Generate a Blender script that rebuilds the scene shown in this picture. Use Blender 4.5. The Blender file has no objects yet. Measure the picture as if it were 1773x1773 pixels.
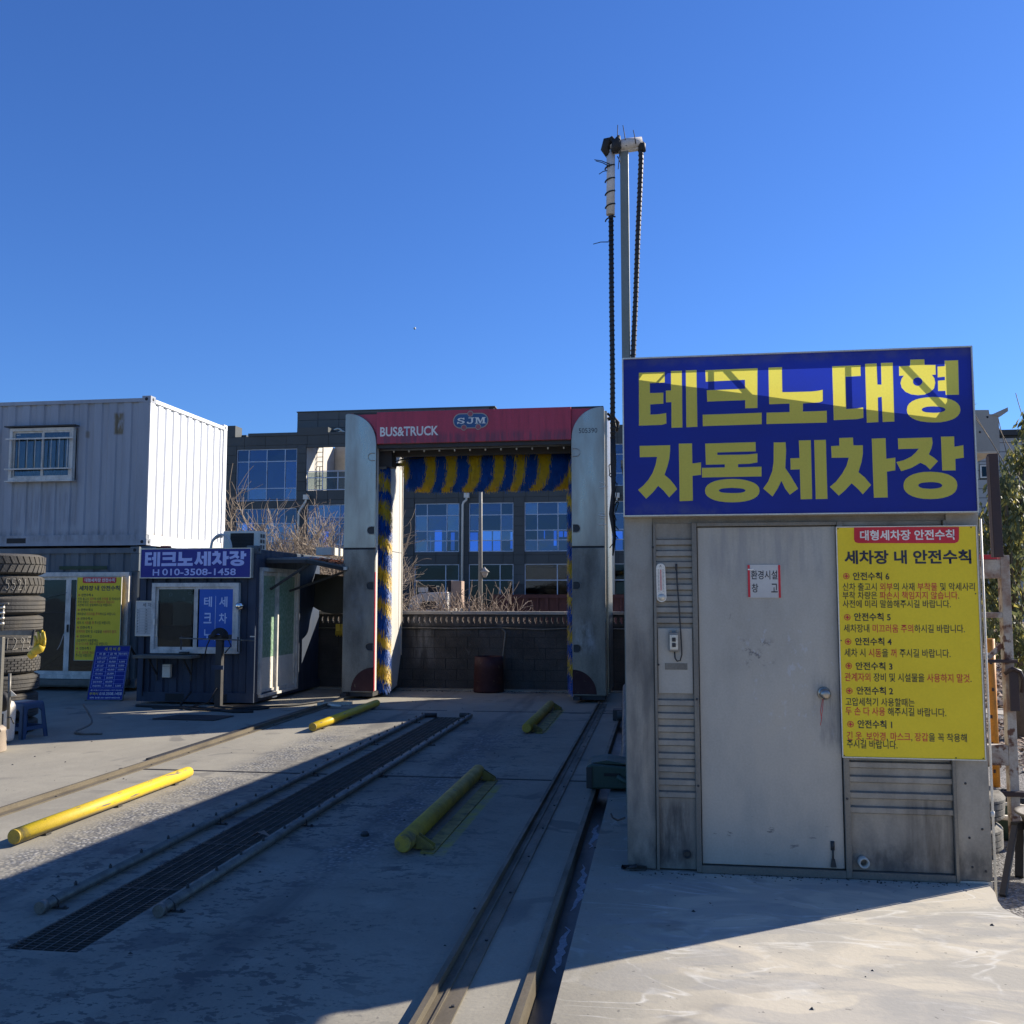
import bpy, bmesh, math, random
from mathutils import Vector, Matrix
random.seed(7)
R = math.radians
sc = bpy.context.scene
COL = sc.collection

# ---------------------------------------------------------------- camera
cam_d = bpy.data.cameras.new('camera')
cam = bpy.data.objects.new('camera', cam_d)
COL.objects.link(cam)
cam.location = (0, 0, 1.6)
cam.rotation_euler = (R(90 + 4.96), 0, R(8.5))
cam_d.sensor_width = 36
cam_d.lens = 1700 / 1773 * 36
cam_d.clip_start = 0.05
cam_d.clip_end = 6000
sc.camera = cam

# ---------------------------------------------------------------- world, sun, exposure
SUN_AZ = math.atan2(.815, .58)
SUN_EL = R(28.8)
world = bpy.data.worlds.new('World')
sc.world = world
world.use_nodes = True
wn = world.node_tree
wn.nodes.clear()
sky = wn.nodes.new('ShaderNodeTexSky')
sky.sky_type = 'NISHITA'
sky.sun_disc = False
sky.sun_elevation = SUN_EL
sky.sun_rotation = SUN_AZ
sky.altitude = 60
sky.air_density = 1.15
sky.dust_density = 0.25
sky.ozone_density = 3.2
tint = wn.nodes.new('ShaderNodeVectorMath')
tint.operation = 'MULTIPLY'
tint.inputs[1].default_value = (.59, 1.0, 1.80)
bg = wn.nodes.new('ShaderNodeBackground')
bg.inputs['Strength'].default_value = 0.052
wo = wn.nodes.new('ShaderNodeOutputWorld')
wn.links.new(sky.outputs[0], tint.inputs[0])
wn.links.new(tint.outputs[0], bg.inputs[0])
wn.links.new(bg.outputs[0], wo.inputs[0])
sun_d = bpy.data.lights.new('sun', 'SUN')
sun_d.energy = 5.0
sun_d.angle = R(0.53)
sun_d.color = (1, .93, .84)
sun = bpy.data.objects.new('sun', sun_d)
COL.objects.link(sun)
sdir = Vector((math.sin(SUN_AZ) * math.cos(SUN_EL), math.cos(SUN_AZ) * math.cos(SUN_EL), math.sin(SUN_EL)))
sun.rotation_euler = sdir.to_track_quat('Z', 'Y').to_euler()
sun.location = (20, 15, 20)
sc.view_settings.view_transform = 'Standard'
sc.view_settings.look = 'None'
sc.view_settings.exposure = 0.78
sc.view_settings.gamma = 1
sc.view_settings.use_curve_mapping = False
sc.render.engine = 'CYCLES'
sc.cycles.max_bounces = 8
sc.cycles.transparent_max_bounces = 16

# ---------------------------------------------------------------- materials
def nodes(m):
    m.use_nodes = True
    nt = m.node_tree
    return nt, nt.nodes['Principled BSDF'], nt.nodes['Material Output']

def rgb(c):
    return (c[0], c[1], c[2], 1)

MATS = {}
def mat(name, col, rough=.6, metal=0, dirt=None, amt=.5, scale=3, stretch=(1, 1, 1), bump=0, bscale=40,
        spots=None, spot_amt=.0, spot_scale=14, trans=0, fine=.12, spec=.5, detail=6, coat=0):
    """principled paint with a stained, slightly uneven surface; dirt = second colour"""
    if max(col) - min(col) < .09 and 'container' not in name:      # greys here are all slightly warm
        col = (col[0] * 1.08, col[1] * .98, col[2] * .80)
        if dirt: dirt = (dirt[0] * 1.08, dirt[1] * .97, dirt[2] * .78)
    m = bpy.data.materials.new(name)
    MATS[name] = m
    nt, p, out = nodes(m)
    N, Lk = nt.nodes, nt.links
    p.inputs['Roughness'].default_value = rough
    p.inputs['Metallic'].default_value = metal
    p.inputs['Specular IOR Level'].default_value = spec
    if coat:
        p.inputs['Coat Weight'].default_value = coat
    geo = N.new('ShaderNodeNewGeometry')
    mp = N.new('ShaderNodeMapping')
    mp.inputs['Scale'].default_value = stretch
    Lk.new(geo.outputs['Position'], mp.inputs[0])
    n1 = N.new('ShaderNodeTexNoise')
    n1.inputs['Scale'].default_value = scale
    n1.inputs['Detail'].default_value = detail
    n1.inputs['Roughness'].default_value = .62
    Lk.new(mp.outputs[0], n1.inputs['Vector'])
    last = None
    d = dirt or tuple(c * .72 for c in col)
    r1 = N.new('ShaderNodeValToRGB')
    r1.color_ramp.elements[0].position = .42
    r1.color_ramp.elements[1].position = .68
    Lk.new(n1.outputs[0], r1.inputs[0])
    ml = N.new('ShaderNodeMath'); ml.operation = 'MULTIPLY'; ml.inputs[1].default_value = amt
    Lk.new(r1.outputs[0], ml.inputs[0])
    mx = N.new('ShaderNodeMixRGB')
    mx.inputs[1].default_value = rgb(col); mx.inputs[2].default_value = rgb(d)
    Lk.new(ml.outputs[0], mx.inputs[0])
    last = mx.outputs[0]
    if fine:
        n2 = N.new('ShaderNodeTexNoise')
        n2.inputs['Scale'].default_value = 90; n2.inputs['Detail'].default_value = 3
        Lk.new(geo.outputs['Position'], n2.inputs['Vector'])
        mr = N.new('ShaderNodeMapRange')
        mr.inputs[1].default_value = .3; mr.inputs[2].default_value = .7
        mr.inputs[3].default_value = 1 - fine; mr.inputs[4].default_value = 1 + fine
        Lk.new(n2.outputs[0], mr.inputs[0])
        m2 = N.new('ShaderNodeVectorMath'); m2.operation = 'SCALE'
        Lk.new(last, m2.inputs[0]); Lk.new(mr.outputs[0], m2.inputs['Scale'])
        last = m2.outputs[0]
    if spots:
        n3 = N.new('ShaderNodeTexNoise')
        n3.inputs['Scale'].default_value = spot_scale; n3.inputs['Detail'].default_value = 5
        Lk.new(mp.outputs[0], n3.inputs['Vector'])
        r3 = N.new('ShaderNodeValToRGB')
        r3.color_ramp.elements[0].position = .66 - spot_amt * .2
        r3.color_ramp.elements[1].position = .72 - spot_amt * .2
        Lk.new(n3.outputs[0], r3.inputs[0])
        m3 = N.new('ShaderNodeMixRGB'); m3.inputs[2].default_value = rgb(spots)
        Lk.new(r3.outputs[0], m3.inputs[0]); Lk.new(last, m3.inputs[1])
        last = m3.outputs[0]
    Lk.new(last, p.inputs['Base Color'])
    rr = N.new('ShaderNodeMapRange')
    rr.inputs[1].default_value = .3; rr.inputs[2].default_value = .7
    rr.inputs[3].default_value = max(0, rough - .12); rr.inputs[4].default_value = min(1, rough + .12)
    Lk.new(n1.outputs[0], rr.inputs[0]); Lk.new(rr.outputs[0], p.inputs['Roughness'])
    if bump:
        n4 = N.new('ShaderNodeTexNoise')
        n4.inputs['Scale'].default_value = bscale; n4.inputs['Detail'].default_value = 5
        Lk.new(mp.outputs[0], n4.inputs['Vector'])
        b = N.new('ShaderNodeBump'); b.inputs['Strength'].default_value = bump; b.inputs['Distance'].default_value = .02
        Lk.new(n4.outputs[0], b.inputs['Height']); Lk.new(b.outputs[0], p.inputs['Normal'])
    if trans:
        t = N.new('ShaderNodeBsdfTranslucent')
        Lk.new(last, t.inputs[0])
        ms = N.new('ShaderNodeMixShader'); ms.inputs[0].default_value = trans
        Lk.new(p.outputs[0], ms.inputs[1]); Lk.new(t.outputs[0], ms.inputs[2])
        Lk.new(ms.outputs[0], out.inputs[0])
    return m

def glass(name, tint_c, refl=.5, rough=.02, see=.5):
    """window glass: mirror-like reflection over a tinted see-through pane"""
    m = bpy.data.materials.new(name)
    nt, p, out = nodes(m)
    N, Lk = nt.nodes, nt.links
    N.remove(p)
    g = N.new('ShaderNodeBsdfGlossy'); g.inputs['Roughness'].default_value = rough
    g.inputs[0].default_value = (.55, .66, .80, 1)
    t = N.new('ShaderNodeBsdfTransparent'); t.inputs[0].default_value = rgb(tint_c)
    ns = N.new('ShaderNodeTexNoise'); ns.inputs['Scale'].default_value = 1.3
    geo = N.new('ShaderNodeNewGeometry'); Lk.new(geo.outputs['Position'], ns.inputs['Vector'])
    b = N.new('ShaderNodeBump'); b.inputs['Strength'].default_value = .12; b.inputs['Distance'].default_value = .03
    Lk.new(ns.outputs[0], b.inputs['Height']); Lk.new(b.outputs[0], g.inputs['Normal'])
    fr = N.new('ShaderNodeLayerWeight'); fr.inputs[0].default_value = .35
    ad = N.new('ShaderNodeMath'); ad.operation = 'ADD'; ad.inputs[1].default_value = refl; ad.use_clamp = True
    ml = N.new('ShaderNodeMath'); ml.operation = 'MULTIPLY'; ml.inputs[1].default_value = .4
    Lk.new(fr.outputs['Fresnel'], ml.inputs[0]); Lk.new(ml.outputs[0], ad.inputs[0])
    ms = N.new('ShaderNodeMixShader')
    Lk.new(ad.outputs[0], ms.inputs[0]); Lk.new(t.outputs[0], ms.inputs[1]); Lk.new(g.outputs[0], ms.inputs[2])
    Lk.new(ms.outputs[0], out.inputs[0])
    return m

def concrete_ground():
    """broom-finished yard slab: mottling, pale lime veins, wet speckles, exposed stones by the wheel guide"""
    m = bpy.data.materials.new('yard concrete')
    nt, p, out = nodes(m)
    N, Lk = nt.nodes, nt.links
    geo = N.new('ShaderNodeNewGeometry')
    pos = geo.outputs['Position']
    sep = N.new('ShaderNodeSeparateXYZ'); Lk.new(pos, sep.inputs[0])
    def noise(s, det=6, ro=.6, dist=0, st=None):
        n = N.new('ShaderNodeTexNoise')
        n.inputs['Scale'].default_value = s; n.inputs['Detail'].default_value = det
        n.inputs['Roughness'].default_value = ro; n.inputs['Distortion'].default_value = dist
        if st:
            mp = N.new('ShaderNodeMapping'); mp.inputs['Scale'].default_value = st
            Lk.new(pos, mp.inputs[0]); Lk.new(mp.outputs[0], n.inputs['Vector'])
        else:
            Lk.new(pos, n.inputs['Vector'])
        return n.outputs[0]
    def ramp(v, a, b, ca=(0, 0, 0), cb=(1, 1, 1)):
        r = N.new('ShaderNodeValToRGB')
        r.color_ramp.elements[0].position = a; r.color_ramp.elements[1].position = b
        r.color_ramp.elements[0].color = rgb(ca); r.color_ramp.elements[1].color = rgb(cb)
        Lk.new(v, r.inputs[0]); return r.outputs[0]
    def mixc(f, a, b):
        x = N.new('ShaderNodeMixRGB')
        for k, v in ((0, f), (1, a), (2, b)):
            if isinstance(v, (tuple, float, int)):
                x.inputs[k].default_value = rgb(v) if isinstance(v, tuple) else v
            else:
                Lk.new(v, x.inputs[k])
        return x.outputs[0]
    def math_(op, a, b=None, clamp=False):
        x = N.new('ShaderNodeMath'); x.operation = op; x.use_clamp = clamp
        for k, v in ((0, a), (1, b)):
            if v is None: continue
            if isinstance(v, (float, int)): x.inputs[k].default_value = v
            else: Lk.new(v, x.inputs[k])
        return x.outputs[0]
    def band(v, lo, hi, soft):
        a = N.new('ShaderNodeMapRange'); a.interpolation_type = 'SMOOTHSTEP'
        a.inputs[1].default_value = lo - soft; a.inputs[2].default_value = lo + soft; Lk.new(v, a.inputs[0])
        b = N.new('ShaderNodeMapRange'); b.interpolation_type = 'SMOOTHSTEP'
        b.inputs[1].default_value = hi - soft; b.inputs[2].default_value = hi + soft
        b.inputs[3].default_value = 1; b.inputs[4].default_value = 0; Lk.new(v, b.inputs[0])
        return math_('MULTIPLY', a.outputs[0], b.outputs[0])
    base = mixc(ramp(noise(.9, 8, .65, .4, (1, .55, 1)), .35, .66), (.365, .33, .25), (.275, .25, .195))
    base = mixc(math_('MULTIPLY', ramp(noise(3.1, 9, .7, 1.2), .5, .7), .35), base, (.43, .39, .30))
    base = mixc(math_('MULTIPLY', ramp(noise(60, 3), .35, .7), .22), base, (.13, .13, .125))
    lime = N.new('ShaderNodeMapRange'); lime.interpolation_type = 'SMOOTHSTEP'
    lime.inputs[1].default_value = -.45; lime.inputs[2].default_value = .4
    Lk.new(sep.outputs[0], lime.inputs[0])
    base = mixc(math_('MULTIPLY', lime.outputs[0], .8), base, mixc(ramp(noise(1.7, 8, .62, 1.4, (.8, 1.3, 1)), .44, .56), (.61, .54, .41), (.45, .415, .34)))
    # pale lime veins in the right foreground
    wv = noise(1.15, 3, .45, 2.2, (.8, 1.6, 1))
    vein = math_('ABSOLUTE', math_('SUBTRACT', wv, .5))
    vein = ramp(vein, .0, .024, (1, 1, 1), (0, 0, 0))
    mk = band(sep.outputs[0], -.35, 30, .3)
    vein = math_('MULTIPLY', math_('MULTIPLY', vein, mk), math_('MULTIPLY', ramp(noise(2.3), .42, .6), .65))
    base = mixc(vein, base, (.70, .67, .58))
    pud = math_('MULTIPLY', math_('MULTIPLY', ramp(noise(1.5, 2, .5, 1.5, (.7, 1.8, 1)), .52, .56), mk), .35)
    base = mixc(pud, base, (.31, .30, .28))
    # wet speckles around the wash lane
    wet_zone = band(sep.outputs[0], -3.8, -1.25, .5)
    wet_y = band(sep.outputs[1], 2.3, 12.5, 1.2)
    speck = math_('MAXIMUM', ramp(noise(6.5, 7, .68, .3, (.8, 1.1, 1)), .55, .57), ramp(noise(22, 4, .6, 0, (.8, 1.1, 1)), .575, .60))
    clump = ramp(noise(.9, 4), .40, .52)
    wet = math_('MULTIPLY', math_('MULTIPLY', speck, clump), math_('MULTIPLY', wet_zone, wet_y))
    base = mixc(math_('MULTIPLY', wet, .8), base, (.055, .057, .06))
    damp = math_('MULTIPLY', math_('MULTIPLY', wet_zone, wet_y), math_('MULTIPLY', ramp(noise(.8, 5), .35, .65), .55))
    base = mixc(damp, base, (.135, .122, .10))
    # worn strips where stones show
    z1 = math_('MULTIPLY', band(sep.outputs[0], -4.0, -3.55, .16), band(sep.outputs[1], 4.5, 11.5, .8))
    z2 = math_('MULTIPLY', band(sep.outputs[0], -2.1, -1.78, .15), band(sep.outputs[1], 5.6, 11.8, .6))
    zone = math_('MULTIPLY', math_('ADD', z1, z2, True), ramp(noise(1.8, 5), .32, .52))
    vo = N.new('ShaderNodeTexVoronoi'); vo.inputs['Scale'].default_value = 34; vo.inputs['Randomness'].default_value = 1; Lk.new(pos, vo.inputs['Vector'])
    hv = N.new('ShaderNodeSeparateColor'); Lk.new(vo.outputs['Color'], hv.inputs[0])
    peb = mixc(ramp(vo.outputs['Distance'], .3, .6), mixc(hv.outputs[0], (.17, .165, .15), (.42, .40, .36)), (.13, .128, .12))
    base = mixc(math_('MULTIPLY', zone, ramp(noise(9, 4), .3, .6)), base, peb)
    # rubber tracks and oil stains along the wash lane
    tk = math_('ADD', band(sep.outputs[0], -3.62, -3.36, .05), math_('ADD', band(sep.outputs[0], -2.15, -1.88, .06), 0.0), True)
    tk = math_('MULTIPLY', tk, ramp(noise(2.2, 6, .6, .5, (2.5, .35, 1)), .42, .62))
    base = mixc(math_('MULTIPLY', tk, .45), base, (.09, .088, .085))
    oil = math_('MULTIPLY', ramp(noise(1.9, 3, .5, .6), .60, .64), ramp(noise(.5, 3), .42, .55))
    base = mixc(math_('MULTIPLY', oil, .5), base, (.11, .105, .10))
    fl = ramp(noise(26, 2, .5), .70, .72)
    base = mixc(math_('MULTIPLY', fl, .5), base, (.10, .095, .09))
    # yellow overspray beside the right wheel guides
    ys = math_('MULTIPLY', band(sep.outputs[0], -1.50, -1.345, .012),
               math_('ADD', band(sep.outputs[1], 6.12, 8.45, .05), band(sep.outputs[1], 11.75, 14.1, .05), True))
    base = mixc(math_('MULTIPLY', ys, math_('MULTIPLY', ramp(noise(9, 6), .3, .62), .75)), base, (.42, .36, .07))
    Lk.new(base, p.inputs['Base Color'])
    rg = N.new('ShaderNodeMapRange'); rg.inputs[3].default_value = .95; rg.inputs[4].default_value = .7
    p.inputs['Specular IOR Level'].default_value = .12
    Lk.new(wet, rg.inputs[0]); Lk.new(rg.outputs[0], p.inputs['Roughness'])
    h = math_('ADD', math_('MULTIPLY', noise(35, 6), .25),
              math_('MULTIPLY', math_('MULTIPLY', zone, ramp(vo.outputs['Distance'], .1, .6, (1, 1, 1), (0, 0, 0))), .7))
    b = N.new('ShaderNodeBump'); b.inputs['Strength'].default_value = .55; b.inputs['Distance'].default_value = .012
    Lk.new(h, b.inputs['Height']); Lk.new(b.outputs[0], p.inputs['Normal'])
    return m

def gravel_mat():
    m = bpy.data.materials.new('gravel')
    nt, p, out = nodes(m)
    N, Lk = nt.nodes, nt.links
    geo = N.new('ShaderNodeNewGeometry')
    vo = N.new('ShaderNodeTexVoronoi'); vo.inputs['Scale'].default_value = 55; Lk.new(geo.outputs['Position'], vo.inputs['Vector'])
    hs = N.new('ShaderNodeSeparateColor'); Lk.new(vo.outputs['Color'], hs.inputs[0])
    r = N.new('ShaderNodeValToRGB')
    r.color_ramp.elements[0].color = (.17, .16, .145, 1); r.color_ramp.elements[1].color = (.5, .475, .43, 1)
    Lk.new(hs.outputs[0], r.inputs[0])
    n = N.new('ShaderNodeTexNoise'); n.inputs['Scale'].default_value = 1.2; Lk.new(geo.outputs['Position'], n.inputs['Vector'])
    mx = N.new('ShaderNodeMixRGB'); mx.blend_type = 'MULTIPLY'; mx.inputs[0].default_value = .5
    Lk.new(r.outputs[0], mx.inputs[1]); Lk.new(n.outputs[0], mx.inputs[2])
    Lk.new(mx.outputs[0], p.inputs['Base Color'])
    p.inputs['Roughness'].default_value = .95; p.inputs['Specular IOR Level'].default_value = .1
    b = N.new('ShaderNodeBump'); b.invert = True; b.inputs['Strength'].default_value = .9; b.inputs['Distance'].default_value = .015
    Lk.new(vo.outputs['Distance'], b.inputs['Height']); Lk.new(b.outputs[0], p.inputs['Normal'])
    return m

M_conc = concrete_ground()
M_gravel = gravel_mat()
M_asph = mat('road concrete', (.36, .35, .33), .9, dirt=(.27, .26, .25), amt=.7, scale=.6, bump=.2)
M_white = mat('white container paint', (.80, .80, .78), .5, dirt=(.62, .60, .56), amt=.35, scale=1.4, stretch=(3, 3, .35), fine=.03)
M_whiteF = mat('weathered shade-toned container front', (.34, .35, .36), .55, dirt=(.25, .26, .265), amt=.6, scale=1.6, stretch=(3.5, 3.5, .3), fine=.05, spots=(.30, .25, .17), spot_amt=-.35, spot_scale=1.9)  # same white paint with the front's shade put into the colour, plus weathering
M_grey = mat('grey green container paint', (.12, .135, .135), .6, dirt=(.07, .08, .085), amt=.6, scale=1.5, stretch=(3, 3, .4), fine=.05)
M_navy = mat('navy container paint', (.028, .042, .068), .6, dirt=(.016, .023, .036), amt=.6, scale=1.7, stretch=(3, 3, .4), fine=.06)
M_dark = mat('dark steel', (.035, .037, .04), .6, dirt=(.06, .05, .042), amt=.5, scale=9)
M_black = mat('black rubber', (.016, .016, .017), .7, dirt=(.035, .034, .032), amt=.5, scale=8)
M_tyre = mat('tyre rubber', (.06, .06, .06), .85, dirt=(.12, .115, .105), amt=.65, scale=5, bump=.25, bscale=60)
M_tyreL = mat('dusty tyre rubber', (.20, .20, .195), .9, dirt=(.12, .12, .12), amt=.7, scale=9, bump=.2)
M_steel = mat('scuffed aluminium', (.30, .30, .295), .5, .3, dirt=(.165, .16, .15), amt=.75, scale=3.2, stretch=(1.3, 1.3, .6), fine=.06, bump=.35, bscale=3.5, spots=(.15, .145, .13), spot_amt=-.1, spot_scale=6)
M_door = mat('grey painted door', (.42, .42, .41), .45, .15, dirt=(.31, .31, .30), amt=.6, scale=2.2, stretch=(1.5, 1.5, .7), fine=.05, bump=.35, bscale=3, spots=(.17, .16, .15), spot_amt=-.28, spot_scale=9)
M_frame = mat('grimy door frame', (.19, .19, .185), .5, .4, dirt=(.16, .155, .15), amt=.7, scale=5, stretch=(2, 2, .4))
M_stain = mat('stainless steel', (.40, .395, .39), .34, .85, dirt=(.26, .25, .24), amt=.7, scale=1.5, stretch=(2.2, 2.2, .45), bump=.03, bscale=12, fine=.06, spots=(.36, .36, .35), spot_amt=-.25, spot_scale=5)
M_steelLow = mat('darker lower panel steel', (.24, .235, .23), .42, .55, dirt=(.10, .096, .09), amt=.85, scale=1.6, stretch=(1.6, 1.6, .5), bump=.1, bscale=4)  # lower gantry panels, a darker steel than the upper ones
M_gin = mat('gantry inner panel', (.62, .58, .49), .5, dirt=(.45, .41, .34), amt=.6, scale=2, stretch=(2, 2, .5))
M_red = mat('red gantry paint', (.52, .018, .035), .4, dirt=(.34, .02, .035), amt=.6, scale=2.4, stretch=(6, 6, .5), coat=.3)
M_signblue = mat('blue sign sheet', (.022, .045, .42), .45, dirt=(.03, .05, .30), amt=.3, scale=5, fine=.03, trans=.46)
M_signyel = mat('yellow sign vinyl', (.95, .83, .12), .45, dirt=(.90, .78, .12), amt=.3, scale=5, fine=.03, trans=.42)
M_sblue = mat('navy sign board', (.012, .014, .21), .5, fine=.03, dirt=(.014, .016, .19))
M_slet = mat('pale blue lettering', (.50, .54, .82), .5, fine=.03)
M_notice = mat('yellow notice board', (.90, .64, .008), .5, dirt=(.80, .55, .015), amt=.4, scale=3, fine=.03)
M_nred = mat('red print', (.66, .02, .03), .5, fine=.02)
M_nwhite = mat('white print', (.82, .82, .84), .5, fine=.02)
M_nblack = mat('black print', (.022, .022, .03), .5, fine=.02)
M_navyprint = mat('navy print', (.02, .022, .05), .5, fine=.02)
M_alu = mat('bright aluminium trim', (.62, .62, .60), .4, .5, dirt=(.42, .41, .39), amt=.5, scale=8)
M_pvc = mat('dirty white window frame', (.64, .65, .66), .5, dirt=(.30, .31, .32), amt=.7, scale=7, stretch=(1, 1, .6))
M_pvcw = mat('white plastic', (.74, .74, .72), .45, dirt=(.58, .57, .54), amt=.5, scale=6)
M_yel = mat('chipped yellow paint', (.74, .50, .02), .5, dirt=(.50, .35, .05), amt=.7, scale=5, bump=.2, bscale=18, spots=(.20, .17, .12), spot_amt=.22, spot_scale=24, stretch=(1, .14, 1), spec=.3)
M_yelo = mat('dull yellow paint', (.40, .27, .025), .6, dirt=(.22, .16, .035), amt=.7, scale=7, bump=.15, spots=(.10, .095, .07), spot_amt=.05, spot_scale=15)
M_galv = mat('galvanised pipe', (.17, .175, .175), .5, .4, dirt=(.09, .092, .095), amt=.7, scale=12)
M_rail = mat('worn rail steel', (.15, .135, .105), .6, .2, dirt=(.07, .062, .05), amt=.7, scale=9, stretch=(1, .3, 1))
M_grate = mat('grate steel', (.085, .085, .085), .6, .3, dirt=(.045, .043, .04), amt=.6, scale=10)
M_pit = mat('wet trench bottom', (.03, .032, .034), .4)
M_block = mat('painted cinder block', (.062, .062, .064), .85, dirt=(.035, .036, .038), amt=.7, scale=2.2, bump=.35, bscale=50, spots=(.16, .155, .14), spot_amt=-.2, spot_scale=2.2)
M_cope = mat('concrete coping', (.42, .38, .32), .85, dirt=(.28, .25, .21), amt=.6, scale=5)
M_clad = mat('dark grey cladding', (.060, .070, .074), .6, dirt=(.050, .058, .062), amt=.5, scale=.5, fine=.02)
M_cladt = mat('mid grey cladding', (.095, .105, .11), .6, dirt=(.085, .092, .097), amt=.5, scale=.5, fine=.02)
M_cladj = mat('cladding joint', (.04, .045, .05), .8)
M_mull = mat('window mullion', (.45, .50, .56), .45, .3, fine=0)
M_gl = glass('blue facade glass', (.22, .42, .85), .12)
M_gls = glass('shop glass', (.5, .55, .55), .015)
M_glw = glass('window glass', (.75, .8, .8), .04)
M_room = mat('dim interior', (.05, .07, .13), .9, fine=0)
M_cream = mat('cream stucco', (.60, .56, .48), .85, fine=.04)
M_cable = mat('black cable', (.022, .023, .026), .5)
M_wrap = mat('white wrap', (.66, .60, .52), .6, dirt=(.5, .44, .36), amt=.5, scale=12)
M_blueB = mat('blue bristle', (.002, .10, .42), .55, fine=0, dirt=(.002, .05, .26), amt=.6, scale=14, trans=.18)
M_yelB = mat('yellow bristle', (.80, .54, .02), .55, fine=0, dirt=(.48, .33, .02), amt=.6, scale=14, trans=.18)
M_rust = mat('rusty white paint', (.46, .42, .35), .75, dirt=(.24, .13, .075), amt=1, scale=7, bump=.2, spots=(.13, .06, .035), spot_amt=.45, spot_scale=11)
M_brown = mat('brown steel channel', (.035, .022, .024), .55, dirt=(.08, .05, .045), amt=.5, scale=4)
M_orange = mat('orange post paint', (.75, .28, .02), .6, dirt=(.35, .14, .03), amt=.5, scale=9)
M_greenp = mat('dull green plastic', (.035, .07, .055), .5, dirt=(.04, .08, .065), amt=.5, scale=4)
M_stool = mat('blue plastic', (.018, .05, .12), .5, dirt=(.035, .07, .12), amt=.6, scale=6)
M_drum = mat('dark red drum', (.05, .012, .012), .7, dirt=(.035, .012, .012), amt=.6, scale=5, spots=(.12, .07, .04), spot_amt=0)
M_glove = mat('yellow rubber glove', (.62, .43, .03), .5, dirt=(.45, .30, .03), amt=.5, scale=14)
M_rbrown = mat('dark red truck bed', (.075, .022, .02), .6, dirt=(.045, .018, .017), amt=.6, scale=2)
M_twig = mat('bare twig', (.30, .26, .225), .85, fine=0, dirt=(.22, .18, .15))
M_twig2 = mat('tan dead stalk', (.27, .20, .145), .85, fine=0, dirt=(.20, .15, .11))
M_bark = mat('tree bark', (.16, .135, .11), .9, dirt=(.10, .085, .07), scale=6)
M_leafA = mat('olive leaf', (.17, .18, .07), .6, fine=0, dirt=(.10, .12, .05), amt=.8, scale=5, trans=.45)
M_leafB = mat('yellowing leaf', (.50, .42, .10), .6, fine=0, dirt=(.34, .28, .09), amt=.8, scale=5, trans=.5)
M_leafD = mat('fallen brown leaf', (.30, .20, .13), .8, fine=0, dirt=(.20, .13, .09), amt=.8, scale=9)
M_leafO = mat('orange fallen leaf', (.48, .17, .05), .8, fine=0, dirt=(.33, .12, .04), amt=.8, scale=9)
M_soil = mat('leaf litter soil', (.17, .135, .105), .95, dirt=(.10, .08, .065), amt=.8, scale=3, bump=.4)
M_pgrey = mat('pale grey panel', (.42, .43, .44), .7, dirt=(.36, .37, .38), amt=.5, scale=.6, fine=.02)
M_cgrey = mat('weathered light grey sheet', (.36, .36, .355), .75, dirt=(.28, .28, .275), amt=.6, scale=1.2)
M_beige = mat('beige underside', (.55, .50, .40), .7)
M_canvas = mat('dark tarpaulin', (.05, .055, .05), .8, dirt=(.08, .085, .075), amt=.5, scale=3)
M_greenf = mat('green leaf print film', (.16, .28, .15), .4, dirt=(.42, .52, .38), amt=.9, scale=22, fine=0)
M_dfilm = mat('dark window film', (.035, .065, .09), .3)
M_bposter = mat('blue poster', (.012, .11, .46), .45, fine=.02)
M_lpost = mat('pale blue print', (.55, .65, .85), .5, fine=.02)
M_chalk = mat('chalk writing', (.42, .42, .40), .9)
M_mirror = mat('chrome ball', (.8, .8, .82), .08, 1, fine=0, amt=0)
M_ice = mat('ice film', (.50, .55, .60), .25, bump=.6, bscale=60, dirt=(.2, .23, .27), amt=.5, scale=20)
M_moon = mat('moon', (.9, .9, .88), .9, fine=0)
M_brick = mat('red cloth bundle', (.32, .06, .045), .8)
M_board = mat('white board sheet', (.55, .57, .60), .4, fine=.02)
M_ac = mat('white enamel', (.70, .70, .67), .45, dirt=(.55, .55, .52), amt=.4, scale=5)
M_wood = mat('weathered grey wood', (.15, .15, .14), .8, dirt=(.09, .09, .085), amt=.7, scale=8, stretch=(.5, 3, 3))

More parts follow.
